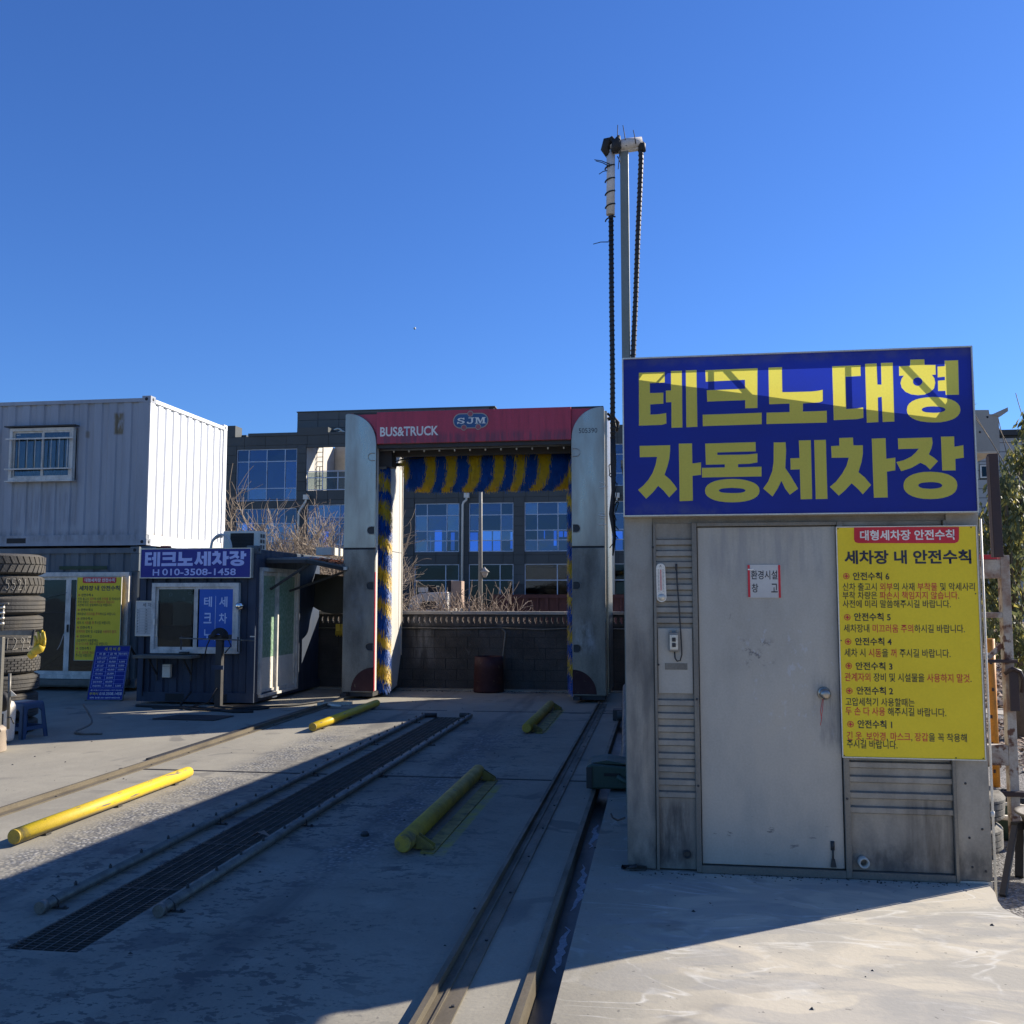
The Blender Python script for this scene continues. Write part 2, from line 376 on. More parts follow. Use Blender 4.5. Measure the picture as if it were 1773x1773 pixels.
def stain(m, c, h, col, amt=.8, scale=6, lo=.42, hi=.58, soft=.05, stretch=(1, 1, 1)):
    """an irregular mark on a painted surface: box c +- h in the place, broken up by noise"""
    nt = m.node_tree; N, Lk = nt.nodes, nt.links; p = nt.nodes['Principled BSDF']
    src = p.inputs['Base Color'].links[0].from_socket
    geo = N.new('ShaderNodeNewGeometry'); sep = N.new('ShaderNodeSeparateXYZ'); Lk.new(geo.outputs['Position'], sep.inputs[0])
    f = None
    for k in range(3):
        if h[k] is None: continue
        a = N.new('ShaderNodeMath'); a.operation = 'SUBTRACT'; a.inputs[1].default_value = c[k]; Lk.new(sep.outputs[k], a.inputs[0])
        b = N.new('ShaderNodeMath'); b.operation = 'ABSOLUTE'; Lk.new(a.outputs[0], b.inputs[0])
        r = N.new('ShaderNodeMapRange'); r.interpolation_type = 'SMOOTHSTEP'
        r.inputs[1].default_value = h[k] - soft; r.inputs[2].default_value = h[k] + soft; r.inputs[3].default_value = 1; r.inputs[4].default_value = 0
        Lk.new(b.outputs[0], r.inputs[0])
        if f is None: f = r.outputs[0]
        else:
            q = N.new('ShaderNodeMath'); q.operation = 'MULTIPLY'; Lk.new(f, q.inputs[0]); Lk.new(r.outputs[0], q.inputs[1]); f = q.outputs[0]
    mp = N.new('ShaderNodeMapping'); mp.inputs['Scale'].default_value = stretch; Lk.new(geo.outputs['Position'], mp.inputs[0])
    n = N.new('ShaderNodeTexNoise'); n.inputs['Scale'].default_value = scale; n.inputs['Detail'].default_value = 6; n.inputs['Roughness'].default_value = .65
    Lk.new(mp.outputs[0], n.inputs['Vector'])
    rr = N.new('ShaderNodeValToRGB'); rr.color_ramp.elements[0].position = lo; rr.color_ramp.elements[1].position = hi; Lk.new(n.outputs[0], rr.inputs[0])
    q = N.new('ShaderNodeMath'); q.operation = 'MULTIPLY'; Lk.new(f, q.inputs[0]); Lk.new(rr.outputs[0], q.inputs[1])
    q2 = N.new('ShaderNodeMath'); q2.operation = 'MULTIPLY'; q2.inputs[1].default_value = amt; Lk.new(q.outputs[0], q2.inputs[0])
    mx = N.new('ShaderNodeMixRGB'); mx.inputs[2].default_value = rgb(col); Lk.new(q2.outputs[0], mx.inputs[0]); Lk.new(src, mx.inputs[1])
    Lk.new(mx.outputs[0], p.inputs['Base Color'])

# marks and tone changes on particular surfaces
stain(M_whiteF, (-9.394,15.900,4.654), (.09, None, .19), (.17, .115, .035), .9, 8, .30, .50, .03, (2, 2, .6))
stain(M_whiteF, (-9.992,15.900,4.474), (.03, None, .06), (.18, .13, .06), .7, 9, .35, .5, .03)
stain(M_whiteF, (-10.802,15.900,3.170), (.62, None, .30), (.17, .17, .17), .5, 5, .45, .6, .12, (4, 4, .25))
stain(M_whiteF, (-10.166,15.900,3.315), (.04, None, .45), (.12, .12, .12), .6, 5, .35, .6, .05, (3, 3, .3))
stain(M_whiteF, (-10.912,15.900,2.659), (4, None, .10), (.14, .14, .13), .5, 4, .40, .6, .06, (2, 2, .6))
stain(M_block, (-4.108,16.950,0.8829), (.18, None, .42), (.22, .21, .19), .7, 4, .40, .60, .15, (2, 2, .5))
stain(M_block, (-3.108,16.950,1.089), (.5, None, .10), (.18, .17, .155), .4, 6, .45, .60, .1)
stain(M_stain, (-2.9, 15.1, .9), (3, None, 1.3), (.07, .066, .06), .75, 1.8, .18, .60, .6, (1.5, 1.5, .5))  # lower part of the gantry steel made darker, fading out upwards
stain(M_stain, (-1.138,15.100,0.9328), (.18, None, .24), (.50, .49, .47), .0, 6, .40, .66, .12, (2, 2, .8))
stain(M_door, (0.5644,6.000,1.274), (.09, None, .07), (.10, .095, .09), .8, 16, .55, .62, .03)
stain(M_door, (0.6734,6.000,0.245), (.38, None, .10), (.12, .115, .11), .8, 7, .62, .66, .05, (1, 1, 3))
stain(M_door, (0.7918,6.000,1.108), (.3, None, .35), (.50, .50, .48), .6, 30, .60, .66, .1, (1, 1, .6))
stain(M_door, (0.6443,6.000,1.888), (.35, None, .18), (.24, .235, .225), .5, 5, .42, .62, .08, (3, 1, .4))
stain(M_door, (0.967,6.000,0.9439), (.07, None, .20), (.17, .165, .155), .6, 8, .40, .6, .05, (3, 1, .5))
stain(M_steel, (0.8315,6.000,0.0879), (1.5, None, .10), (.07, .068, .062), .8, 6, .36, .60, .08, (1.5, 1, .8))
stain(M_steel, (0.0614,6.000,0.224), (.10, None, .17), (.06, .055, .05), .75, 7, .36, .58, .05, (3, 1, .5))
stain(M_steel, (1.502,6.000,0.2414), (.12, None, .22), (.10, .085, .065), .7, 6, .36, .6, .07, (4, 1, .35))
stain(M_steel, (-0.1171,6.000,0.8577), (.09, None, .55), (.115, .11, .10), .6, 5, .40, .62, .06, (3, 1, .5))
stain(M_white, (-8.8, 16.6, 3.9), (None, .40, .8), (.42, .36, .28), .7, 22, .66, .70, .1)
stain(M_white, (-8.8, 17.5, 2.62), (None, 1.6, .12), (.45, .38, .30), .7, 7, .42, .6, .06)
stain(M_steelLow, (-1.138,15.100,0.9765), (.17, None, .24), (.50, .49, .47), .6, 5, .40, .66, .12, (2, 2, .8))
stain(M_steelLow, (-4.704,15.100,1.454), (.18, None, .30), (.24, .235, .225), .5, 4, .40, .66, .14)
stain(M_signblue, (-.1, 5.9, 2.1), (.5, None, .05), (.25, .26, .30), .35, 9, .40, .62, .05)
stain(M_signblue, (1.0, 5.9, 3.02), (1.2, None, .03), (.2, .2, .24), .35, 12, .40, .62, .02)
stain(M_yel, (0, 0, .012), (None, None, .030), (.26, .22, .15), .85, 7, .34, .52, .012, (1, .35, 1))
stain(M_yel, (-4.1, 7.1, .1), (.2, 1.4, .1), (.12, .11, .09), .7, 26, .62, .66, .05, (1, .25, 1))
stain(M_yel, (-4.13, 5.98, .06), (.1, .05, .1), (.10, .095, .07), .8, 12, .35, .6, .03)
stain(M_yelo, (-1.6, 6.15, .07), (.2, .10, .1), (.10, .09, .06), .7, 14, .40, .6, .04)
stain(M_red, (-2.9, 15.1, 4.1), (2, None, .10), (.12, .02, .03), .7, 5, .38, .58, .06, (4, 1, .4))


# ---------------------------------------------------------------- mesh helpers
class MB:
    """collects shapes and links them as one mesh object"""
    def __init__(self): self.v = []; self.f = []; self.m = []; self.s = []
    def add(self, vs, fs, mi=0, smooth=False):
        o = len(self.v); self.v += [tuple(q) for q in vs]
        for f in fs:
            self.f.append([i + o for i in f]); self.m.append(mi); self.s.append(smooth)
        return self
    def box(self, x0, x1, y0, y1, z0, z1, mi=0):
        return self.add([(x0, y0, z0), (x1, y0, z0), (x1, y1, z0), (x0, y1, z0), (x0, y0, z1), (x1, y0, z1), (x1, y1, z1), (x0, y1, z1)],
                        [(0, 3, 2, 1), (4, 5, 6, 7), (0, 1, 5, 4), (1, 2, 6, 5), (2, 3, 7, 6), (3, 0, 4, 7)], mi)
    def bar(self, a, b, w, h=None, mi=0, up=(0, 0, 1)):
        a, b = Vector(a), Vector(b); d = (b - a).normalized(); h = h or w
        s = d.cross(Vector(up))
        if s.length < 1e-4: s = d.cross(Vector((0, 1, 0)))
        s.normalize(); u = s.cross(d)
        vs = []
        for p in (a, b):
            for i, j in ((-1, -1), (1, -1), (1, 1), (-1, 1)):
                vs.append(p + s * (i * w / 2) + u * (j * h / 2))
        return self.add(vs, [(0, 1, 2, 3), (7, 6, 5, 4), (0, 4, 5, 1), (1, 5, 6, 2), (2, 6, 7, 3), (3, 7, 4, 0)], mi)
    def tube(self, pts, r, n=10, mi=0, cap=True, smooth=True):
        pts = [Vector(p) for p in pts]; k = len(pts); rs = r if isinstance(r, (list, tuple)) else [r] * k
        ref = None; vs = []
        for i, p in enumerate(pts):
            d = (pts[min(i + 1, k - 1)] - pts[max(i - 1, 0)])
            if d.length < 1e-7: d = Vector((0, 0, 1))
            d.normalize()
            if ref is None:
                ref = d.cross(Vector((0, 0, 1)))
                if ref.length < .1: ref = d.cross(Vector((1, 0, 0)))
            s = (ref - d * ref.dot(d)).normalized(); ref = s; u = d.cross(s)
            for j in range(n):
                a = 2 * math.pi * j / n
                vs.append(p + (s * math.cos(a) + u * math.sin(a)) * rs[i])
        fs = [(i * n + j, i * n + (j + 1) % n, (i + 1) * n + (j + 1) % n, (i + 1) * n + j) for i in range(k - 1) for j in range(n)]
        self.add(vs, fs, mi, smooth)
        if cap:
            o = len(self.v) - k * n
            self.f.append([o + j for j in range(n)][::-1]); self.m.append(mi); self.s.append(False)
            self.f.append([o + (k - 1) * n + j for j in range(n)]); self.m.append(mi); self.s.append(False)
        return self
    def lathe(self, c, prof, n=24, mi=0, smooth=True, axis='z'):
        vs = []
        for r, z in prof:
            for j in range(n):
                a = 2 * math.pi * j / n
                q = (r * math.cos(a), r * math.sin(a), z)
                if axis == 'y': q = (q[0], q[2], q[1])
                if axis == 'x': q = (q[2], q[0], q[1])
                vs.append((c[0] + q[0], c[1] + q[1], c[2] + q[2]))
        fs = [(i * n + j, i * n + (j + 1) % n, (i + 1) * n + (j + 1) % n, (i + 1) * n + j) for i in range(len(prof) - 1) for j in range(n)]
        return self.add(vs, fs, mi, smooth)
    def prism(self, pts, y0, y1, mi=0):
        """polygon in the xz plane extruded along y"""
        n = len(pts)
        vs = [(x, y0, z) for x, z in pts] + [(x, y1, z) for x, z in pts]
        return self.add(vs, [list(range(n)), list(range(n, 2 * n))[::-1]] + [(i, i + n, (i + 1) % n + n, (i + 1) % n) for i in range(n)], mi)
    def extr(self, pts, vec, mi=0):
        n = len(pts); v = Vector(vec)
        vs = [Vector(p) for p in pts] + [Vector(p) + v for p in pts]
        return self.add(vs, [list(range(n)), list(range(n, 2 * n))[::-1]] + [(i, i + n, (i + 1) % n + n, (i + 1) % n) for i in range(n)], mi)
    def mesh(self, name, mats):
        me = bpy.data.meshes.new(name)
        me.from_pydata(self.v, [], self.f)
        for m in (mats if isinstance(mats, (list, tuple)) else [mats]): me.materials.append(m)
        me.polygons.foreach_set('material_index', self.m)
        me.polygons.foreach_set('use_smooth', self.s)
        me.update()
        return me
    def build(self, name, mats, parent=None, bevel=0, fix=True, **kw):
        me = self.mesh(name, mats)
        if fix:
            bm = bmesh.new(); bm.from_mesh(me); bmesh.ops.recalc_face_normals(bm, faces=bm.faces); bm.to_mesh(me); bm.free()
        o = put(name, me, parent, **kw)
        if bevel:
            b = o.modifiers.new('bevel', 'BEVEL'); b.width = bevel; b.segments = 2; b.limit_method = 'ANGLE'; b.angle_limit = R(40)
        return o

def put(name, me, parent=None, label=None, cat=None, group=None, kind=None, loc=None):
    o = bpy.data.objects.new(name, me)
    COL.objects.link(o)
    if parent is not None: o.parent = parent
    if loc: o.location = loc
    for k, v in (('label', label), ('category', cat), ('group', group), ('kind', kind)):
        if v: o[k] = v
    return o

def thing(name, label, cat, loc=(0, 0, 0), group=None, rot=0):
    o = put(name, None, None, label, cat, group, loc=loc)
    o.rotation_euler[2] = rot
    return o

def copy_tree(o, parent=None, label=None):
    c = o.copy(); COL.objects.link(c)
    if parent is not None: c.parent = parent
    if label: c['label'] = label
    for ch in list(o.children): copy_tree(ch, c)
    return c

def rbox(name, mats, parent, x0, x1, y0, y1, z0, z1, bevel=0, **kw):
    return MB().box(x0, x1, y0, y1, z0, z1).build(name, mats, parent, bevel=bevel, **kw)

DG = None
def curve_mesh(cu, name):
    """evaluate a flat curve into a mesh standing in the xz plane"""
    o = bpy.data.objects.new(name, cu); COL.objects.link(o)
    dg = bpy.context.evaluated_depsgraph_get()
    me = bpy.data.meshes.new_from_object(o.evaluated_get(dg))
    bpy.data.objects.remove(o)
    return me

def outline(name, loops, mats, y, parent, ext=0.0, **kw):
    """filled 2D outlines (even-odd holes) given as (x, z) loops, standing at depth y"""
    cu = bpy.data.curves.new(name, 'CURVE'); cu.dimensions = '2D'; cu.fill_mode = 'BOTH'; cu.extrude = ext
    for lp in loops:
        sp = cu.splines.new('POLY'); sp.points.add(len(lp) - 1)
        for i, (x, z) in enumerate(lp): sp.points[i].co = (x, z, 0, 1)
        sp.use_cyclic_u = True
    me = curve_mesh(cu, name)
    me.transform(Matrix.Translation((0, y, 0)) @ Matrix.Rotation(R(90), 4, 'X'))
    me.materials.clear()
    for m in (mats if isinstance(mats, (list, tuple)) else [mats]): me.materials.append(m)
    return put(name, me, parent, **kw)

def text(body, x0, x1, z0, z1, y, m, parent, name='lettering', bold=0.0, marks=None, shear=0, keep=False, M=None, **kw):
    """flat lettering fitted to a rectangle in the xz plane; marks = character flags for a second colour"""
    cu = bpy.data.curves.new(name, 'FONT'); cu.body = body; cu.size = 1; cu.offset = bold; cu.shear = shear
    cu.resolution_u = 3
    ms = m if isinstance(m, (list, tuple)) else [m]
    for q in ms: cu.materials.append(q)
    if marks:
        for i, c in enumerate(marks):
            cu.body_format[i].material_index = int(c)
    me = curve_mesh(cu, name)
    if not me.vertices: return None
    xs = [v.co.x for v in me.vertices]; ys = [v.co.y for v in me.vertices]
    ax, bx, ay, by = min(xs), max(xs), min(ys), max(ys)
    sx = (x1 - x0) / (bx - ax); sz = (z1 - z0) / (by - ay)
    if keep: sx = min(sx, sz * 1.1)
    cx = (x0 + x1) / 2
    T = Matrix.Translation((cx, y, z0)) @ Matrix.Diagonal((sx, 1, sz, 1)) @ Matrix.Rotation(R(90), 4, 'X') @ Matrix.Translation((-(ax + bx) / 2, -ay, 0))
    me.transform(T)
    if M is not None: me.transform(M)
    return put(name, me, parent, **kw)

def rect(x0, x1, z0, z1): return [(x0, z0), (x1, z0), (x1, z1), (x0, z1)]
def ring(cx, cz, r, n=24): return [(cx + r * math.cos(2 * math.pi * i / n), cz + r * math.sin(2 * math.pi * i / n)) for i in range(n)]

GLYPH={
 'te':[[(-0.105,2.954),(0.050,2.954),(0.050,2.889),(-0.040,2.888),(-0.040,2.827),(0.040,2.827),(0.039,2.760),(-0.039,2.758),(-0.039,2.695),(0.016,2.697),(0.055,2.703),(0.056,2.639),(0.028,2.631),(-0.108,2.630)],[(0.087,2.958),(0.152,2.958),(0.150,2.612),(0.085,2.612),(0.087,2.768),(0.055,2.768),(0.055,2.839),(0.086,2.840)],[(0.175,2.959),(0.239,2.959),(0.238,2.614),(0.173,2.613)],],
 'keu':[[(0.290,2.956),(0.596,2.958),(0.590,2.718),(0.519,2.718),(0.520,2.767),(0.298,2.765),(0.297,2.834),(0.521,2.836),(0.521,2.890),(0.292,2.886)],[(0.270,2.686),(0.614,2.689),(0.613,2.620),(0.270,2.617)],],
 'no':[[(0.659,2.959),(0.737,2.959),(0.736,2.809),(0.787,2.808),(0.906,2.808),(0.940,2.811),(0.967,2.816),(0.966,2.750),(0.953,2.743),(0.943,2.741),(0.852,2.738),(0.850,2.689),(0.986,2.690),(0.985,2.620),(0.640,2.620),(0.642,2.688),(0.774,2.689),(0.775,2.739),(0.658,2.738)],],
 'dae':[[(1.024,2.954),(1.184,2.955),(1.184,2.891),(1.097,2.889),(1.096,2.697),(1.151,2.699),(1.192,2.705),(1.191,2.643),(1.160,2.636),(1.024,2.633)],[(1.210,2.962),(1.275,2.963),(1.276,2.837),(1.298,2.836),(1.299,2.964),(1.365,2.964),(1.363,2.616),(1.298,2.615),(1.297,2.764),(1.276,2.760),(1.274,2.615),(1.209,2.613)],],
 'hyeong':[[(1.463,2.978),(1.540,2.977),(1.541,2.944),(1.602,2.942),(1.601,2.885),(1.580,2.884),(1.593,2.864),(1.597,2.836),(1.589,2.805),(1.565,2.782),(1.533,2.769),(1.498,2.767),(1.461,2.773),(1.430,2.789),(1.410,2.814),(1.404,2.842),(1.411,2.867),(1.424,2.885),(1.398,2.884),(1.399,2.941),(1.461,2.942)],[(1.526,2.846),(1.524,2.839),(1.520,2.832),(1.514,2.827),(1.507,2.823),(1.499,2.822),(1.491,2.824),(1.484,2.828),(1.478,2.833),(1.475,2.840),(1.474,2.848),(1.475,2.855),(1.479,2.862),(1.485,2.867),(1.493,2.871),(1.501,2.872),(1.509,2.870),(1.516,2.866),(1.521,2.861),(1.525,2.854)],[(1.652,2.965),(1.726,2.965),(1.723,2.763),(1.651,2.764),(1.650,2.788),(1.610,2.788),(1.611,2.849),(1.650,2.851),(1.650,2.871),(1.611,2.868),(1.612,2.932),(1.652,2.933)],[(1.728,2.675),(1.724,2.656),(1.713,2.640),(1.697,2.627),(1.675,2.617),(1.649,2.610),(1.617,2.605),(1.579,2.605),(1.540,2.608),(1.509,2.613),(1.482,2.622),(1.461,2.634),(1.446,2.647),(1.436,2.664),(1.434,2.683),(1.438,2.703),(1.448,2.719),(1.464,2.732),(1.486,2.742),(1.513,2.749),(1.545,2.753),(1.584,2.754),(1.622,2.751),(1.654,2.745),(1.680,2.736),(1.701,2.725),(1.716,2.711),(1.725,2.695)],[(1.646,2.679),(1.643,2.672),(1.634,2.667),(1.621,2.664),(1.603,2.662),(1.581,2.662),(1.558,2.664),(1.540,2.666),(1.527,2.670),(1.519,2.676),(1.517,2.682),(1.520,2.689),(1.528,2.693),(1.541,2.697),(1.559,2.699),(1.582,2.699),(1.605,2.697),(1.622,2.694),(1.635,2.690),(1.643,2.685)],],
 'ja':[[(-0.106,2.507),(0.076,2.507),(0.075,2.470),(0.070,2.426),(0.059,2.382),(0.041,2.329),(0.073,2.300),(0.100,2.265),(0.114,2.242),(0.066,2.193),(0.035,2.232),(0.002,2.263),(-0.033,2.221),(-0.070,2.187),(-0.118,2.241),(-0.088,2.265),(-0.057,2.299),(-0.031,2.340),(-0.012,2.390),(-0.002,2.438),(-0.105,2.438)],[(0.127,2.515),(0.205,2.515),(0.205,2.394),(0.256,2.400),(0.255,2.325),(0.205,2.320),(0.205,2.171),(0.127,2.169)],],
 'dong':[[(0.282,2.512),(0.575,2.514),(0.575,2.459),(0.352,2.457),(0.352,2.442),(0.525,2.441),(0.584,2.446),(0.583,2.393),(0.536,2.385),(0.471,2.385),(0.471,2.366),(0.606,2.367),(0.605,2.309),(0.260,2.309),(0.261,2.366),(0.394,2.367),(0.394,2.385),(0.284,2.385)],[(0.592,2.225),(0.588,2.207),(0.577,2.192),(0.560,2.180),(0.537,2.170),(0.508,2.163),(0.475,2.159),(0.433,2.158),(0.392,2.160),(0.358,2.165),(0.329,2.173),(0.306,2.184),(0.289,2.197),(0.279,2.212),(0.276,2.230),(0.280,2.248),(0.291,2.263),(0.308,2.275),(0.331,2.285),(0.360,2.292),(0.394,2.296),(0.436,2.297),(0.477,2.295),(0.511,2.289),(0.539,2.281),(0.562,2.271),(0.579,2.258),(0.589,2.243)],[(0.511,2.227),(0.507,2.221),(0.497,2.217),(0.482,2.214),(0.461,2.213),(0.434,2.213),(0.406,2.214),(0.385,2.216),(0.370,2.219),(0.360,2.224),(0.357,2.229),(0.360,2.235),(0.370,2.239),(0.386,2.242),(0.407,2.243),(0.434,2.244),(0.461,2.242),(0.482,2.240),(0.498,2.237),(0.508,2.232)],],
 'se':[[(0.679,2.509),(0.747,2.509),(0.749,2.461),(0.742,2.356),(0.773,2.306),(0.812,2.233),(0.764,2.198),(0.739,2.233),(0.718,2.280),(0.695,2.234),(0.665,2.189),(0.613,2.237),(0.642,2.278),(0.667,2.339),(0.676,2.395)],[(0.823,2.518),(0.891,2.518),(0.890,2.171),(0.825,2.170),(0.824,2.347),(0.772,2.346),(0.772,2.413),(0.824,2.414)],[(0.910,2.518),(0.976,2.518),(0.976,2.171),(0.910,2.170)],],
 'cha':[[(1.052,2.527),(1.129,2.528),(1.130,2.482),(1.183,2.481),(1.182,2.433),(1.173,2.384),(1.154,2.324),(1.188,2.293),(1.222,2.248),(1.174,2.194),(1.148,2.226),(1.114,2.260),(1.078,2.221),(1.040,2.188),(0.991,2.241),(1.027,2.271),(1.064,2.319),(1.088,2.362),(1.102,2.410),(1.006,2.411),(1.005,2.480),(1.051,2.482)],[(1.234,2.519),(1.311,2.520),(1.311,2.399),(1.361,2.405),(1.359,2.331),(1.312,2.324),(1.312,2.174),(1.235,2.173)],],
 'jang':[[(1.379,2.517),(1.567,2.518),(1.569,2.485),(1.562,2.455),(1.546,2.420),(1.574,2.400),(1.595,2.379),(1.550,2.331),(1.527,2.356),(1.499,2.372),(1.446,2.342),(1.391,2.325),(1.366,2.379),(1.408,2.389),(1.449,2.409),(1.475,2.433),(1.492,2.454),(1.379,2.454)],[(1.616,2.521),(1.688,2.521),(1.687,2.461),(1.736,2.469),(1.736,2.396),(1.690,2.391),(1.689,2.324),(1.616,2.325)],[(1.695,2.237),(1.691,2.217),(1.681,2.200),(1.665,2.186),(1.643,2.175),(1.616,2.167),(1.585,2.162),(1.546,2.161),(1.507,2.163),(1.476,2.169),(1.449,2.178),(1.428,2.190),(1.413,2.204),(1.403,2.221),(1.401,2.242),(1.405,2.263),(1.415,2.280),(1.432,2.294),(1.454,2.305),(1.481,2.313),(1.513,2.318),(1.551,2.319),(1.590,2.316),(1.621,2.310),(1.648,2.301),(1.669,2.289),(1.684,2.275),(1.693,2.258)],[(1.613,2.239),(1.610,2.232),(1.601,2.227),(1.588,2.223),(1.570,2.221),(1.547,2.220),(1.524,2.222),(1.506,2.224),(1.493,2.229),(1.485,2.234),(1.482,2.241),(1.485,2.248),(1.494,2.253),(1.507,2.256),(1.525,2.258),(1.548,2.259),(1.571,2.258),(1.589,2.255),(1.602,2.251),(1.610,2.245)],],
}
LIT=[(-0.106,2.910),(-0.080,2.947),(0.082,2.953),(0.790,2.950),(1.688,2.947),(1.688,2.732),(1.594,2.631),(1.092,2.710),(0.539,2.804),(0.241,2.851)]
NOTICE=[
('대형세차장 안전수칙','',1.161,1.682,1.929,1.989,0.026,'white'),('세차장 내 안전수칙','',1.070,1.769,1.791,1.872,0.03,'navy'),('안전수칙 6','',1.115,1.317,1.698,1.745,0.02,'black'),('안전수칙 5','',1.115,1.317,1.463,1.510,0.02,'black'),('안전수칙 4','',1.116,1.318,1.323,1.368,0.02,'black'),('안전수칙 3','',1.115,1.318,1.182,1.228,0.02,'black'),('안전수칙 2','',1.116,1.317,1.042,1.088,0.02,'black'),('안전수칙 1','',1.116,1.306,0.851,0.899,0.02,'black'),
('신차 출고시 외부의 사재 부착물 및 악세사리','000000011000001110000000',1.056,1.782,1.637,1.683,0.008,'mix'),
('부착 차량은 파손시 책임지지 않습니다.','000000011111111111110',1.054,1.695,1.588,1.633,0.008,'mix'),
('사전에 미리 말씀해주시길 바랍니다.','0000000000000000000',1.053,1.648,1.539,1.584,0.008,'mix'),
('세차장내 미끄러움 주의하시길 바랍니다.','000001111111000000000',1.055,1.719,1.397,1.444,0.008,'mix'),
('세차 시 시동을 꺼 주시길 바랍니다.','00000110010000000000',1.055,1.636,1.256,1.305,0.008,'mix'),
('관계자외 장비 및 시설물을 사용하지 말것.','11110000000000011111110',1.053,1.744,1.117,1.166,0.008,'mix'),
('고압세척기 사용할때는','00000000000',1.053,1.432,0.977,1.025,0.008,'mix'),
('두 손 다 사용 해주시길 바랍니다.','1111111100000000000',1.052,1.601,0.924,0.972,0.008,'mix'),
('긴 옷, 보안경, 마스크, 장갑을 꼭 착용해','111001110011100110000000',1.055,1.707,0.782,0.832,0.008,'mix'),
('주시길 바랍니다.','000000000',1.054,1.331,0.738,0.786,0.008,'mix'),]
ICONS=[(1.078,1.722),(1.077,1.484),(1.077,1.344),(1.077,1.205),(1.076,1.063),(1.077,0.873)]
BANNER=[(1.129,2.008),(1.709,2.002),(1.707,1.932),(1.700,1.917),(1.682,1.909),(1.149,1.914),(1.133,1.920),(1.127,1.935)]



# ---------------------------------------------------------------- ground and yard slab
g = MB()
g.add([(-900, -300, -.16), (900, -300, -.16), (900, 1500, -.16), (-900, 1500, -.16)], [(0, 1, 2, 3)])
g.build('ground', M_gravel, kind='structure')
YF = 17.05
sl = MB()
# slab cut by the grate trench and by the drain channel
sl.box(-30, -2.98, -8, YF, -.15, 0)
sl.box(-2.98, -2.62, -8, 4.25, -.15, 0)
sl.box(-2.98, -2.62, 13.05, YF, -.15, 0)
sl.box(-2.62, -.545, -8, YF, -.15, 0)
E2 = [(-.425, -8), (7, -8), (7, 1.5), (4.2, 3.4), (2.75, 4.45), (2.2, 4.95), (1.93, 5.22), (1.82, 5.34), (1.755, 5.45), (1.735, 5.55), (1.75, 5.68), (1.785, 5.82), (1.80, 5.98), (1.80, 17.05), (-.425, 17.05)]
sl.extr([(x, y, 0) for x, y in E2], (0, 0, -.15))
sl.build('yard_slab', M_conc, kind='structure')
rbox('trench_floor', M_pit, None, -2.99, -2.61, 4.2, 13.1, -.30, -.25, kind='structure')
ch = MB().box(-.55, -.42, -8, YF, -.13, -.085)
ch.build('drain_channel_floor', M_pit, None, kind='structure')
st = MB()
yy = 4.55
while yy < 7.2:
    w = random.uniform(.25, .7)
    n = 12; L = random.uniform(.55, 1.1)
    pts = [(-.485 + random.uniform(-.016, .016) + .026 * w * math.sin(math.pi * i / n), yy + L * i / n, -.0835) for i in range(n + 1)]
    lf = [(x - .02 * math.sin(math.pi * i / n) - random.uniform(0, .006), y, z) for i, (x, y, z) in enumerate(pts)]
    rt = [(x + .014 * math.sin(math.pi * i / n) + random.uniform(0, .006), y, z) for i, (x, y, z) in enumerate(pts)]
    st.add(lf + rt, [(i, i + 1, i + n + 2, i + n + 1) for i in range(n)])
    yy += L + random.uniform(.15, .5)
st.build('frozen_drain_water', M_ice, kind='structure')
rj = MB()
for y, a, b in ((8.71, -5.02, -3.0), (8.71, -2.6, -.56), (13.77, -5.0, -2.99), (13.77, -2.61, -.56), ):
    w = .022 if y < 10 else .018
    rj.box(a, b, y, y + w * 1.6, -.002, .004)
rj.build('expansion_joint', M_black, kind='structure')
rbox('roadway', M_asph, None, -120, 120, 30, 52, -.19, -.12, kind='structure')

# drain channel steel lip
lip = thing('drain_channel_edging', 'thin worn steel angle edging along the narrow wet drain channel beside the shed', 'channel edging', (-.55, 4, 0))
MB().box(-.020, .0045, -9, 13, .002, .018).build('flange', M_rail, lip)
MB().box(-.0045 + .009, .012, -9, 13, -.085, .018).build('web', M_rail, lip)

# rails the gantry rolls on
def rail(x, y0, y1, label, wd=.12):
    t = thing('gantry_rail', label, 'rail', (x, 0, 0), group='rails the wash gantry rolls on')
    MB().box(-.012, .012, y0, y1, .004, .045).build('ridge', M_rail, t)
    a, b = .013, wd
    MB().box(a, b, y0, y1, .001, .010).build('base_plate', M_rail, t)
    if wd > .1: MB().box(.045, .055, y0, y1, .0105, .018).build('guide_strip', M_rail, t)
    bm_ = MB().tube([(wd - .02, 0, .010), (wd - .02, 0, .016)], .008, 8)
    y = y0 + .4; first = None
    while y < y1:
        if first is None: first = bm_.build('bolt', M_dark, t, loc=(0, y, 0))
        else: put('bolt', first.data, t, loc=(0, y, 0))
        y += .75
    return t
rail(-.915, -1.0, 14.95, 'steel gantry rail in the lane right of the floor grate, next to the drain channel')
rail(-4.86, 4.0, 14.85, 'steel gantry rail at the left, beyond the bright yellow wheel guide pipe', .085)
rbox('track_joint_strip', M_dark, None, -5.02, -4.935, 9.2, 14.0, .001, .02, kind='structure')

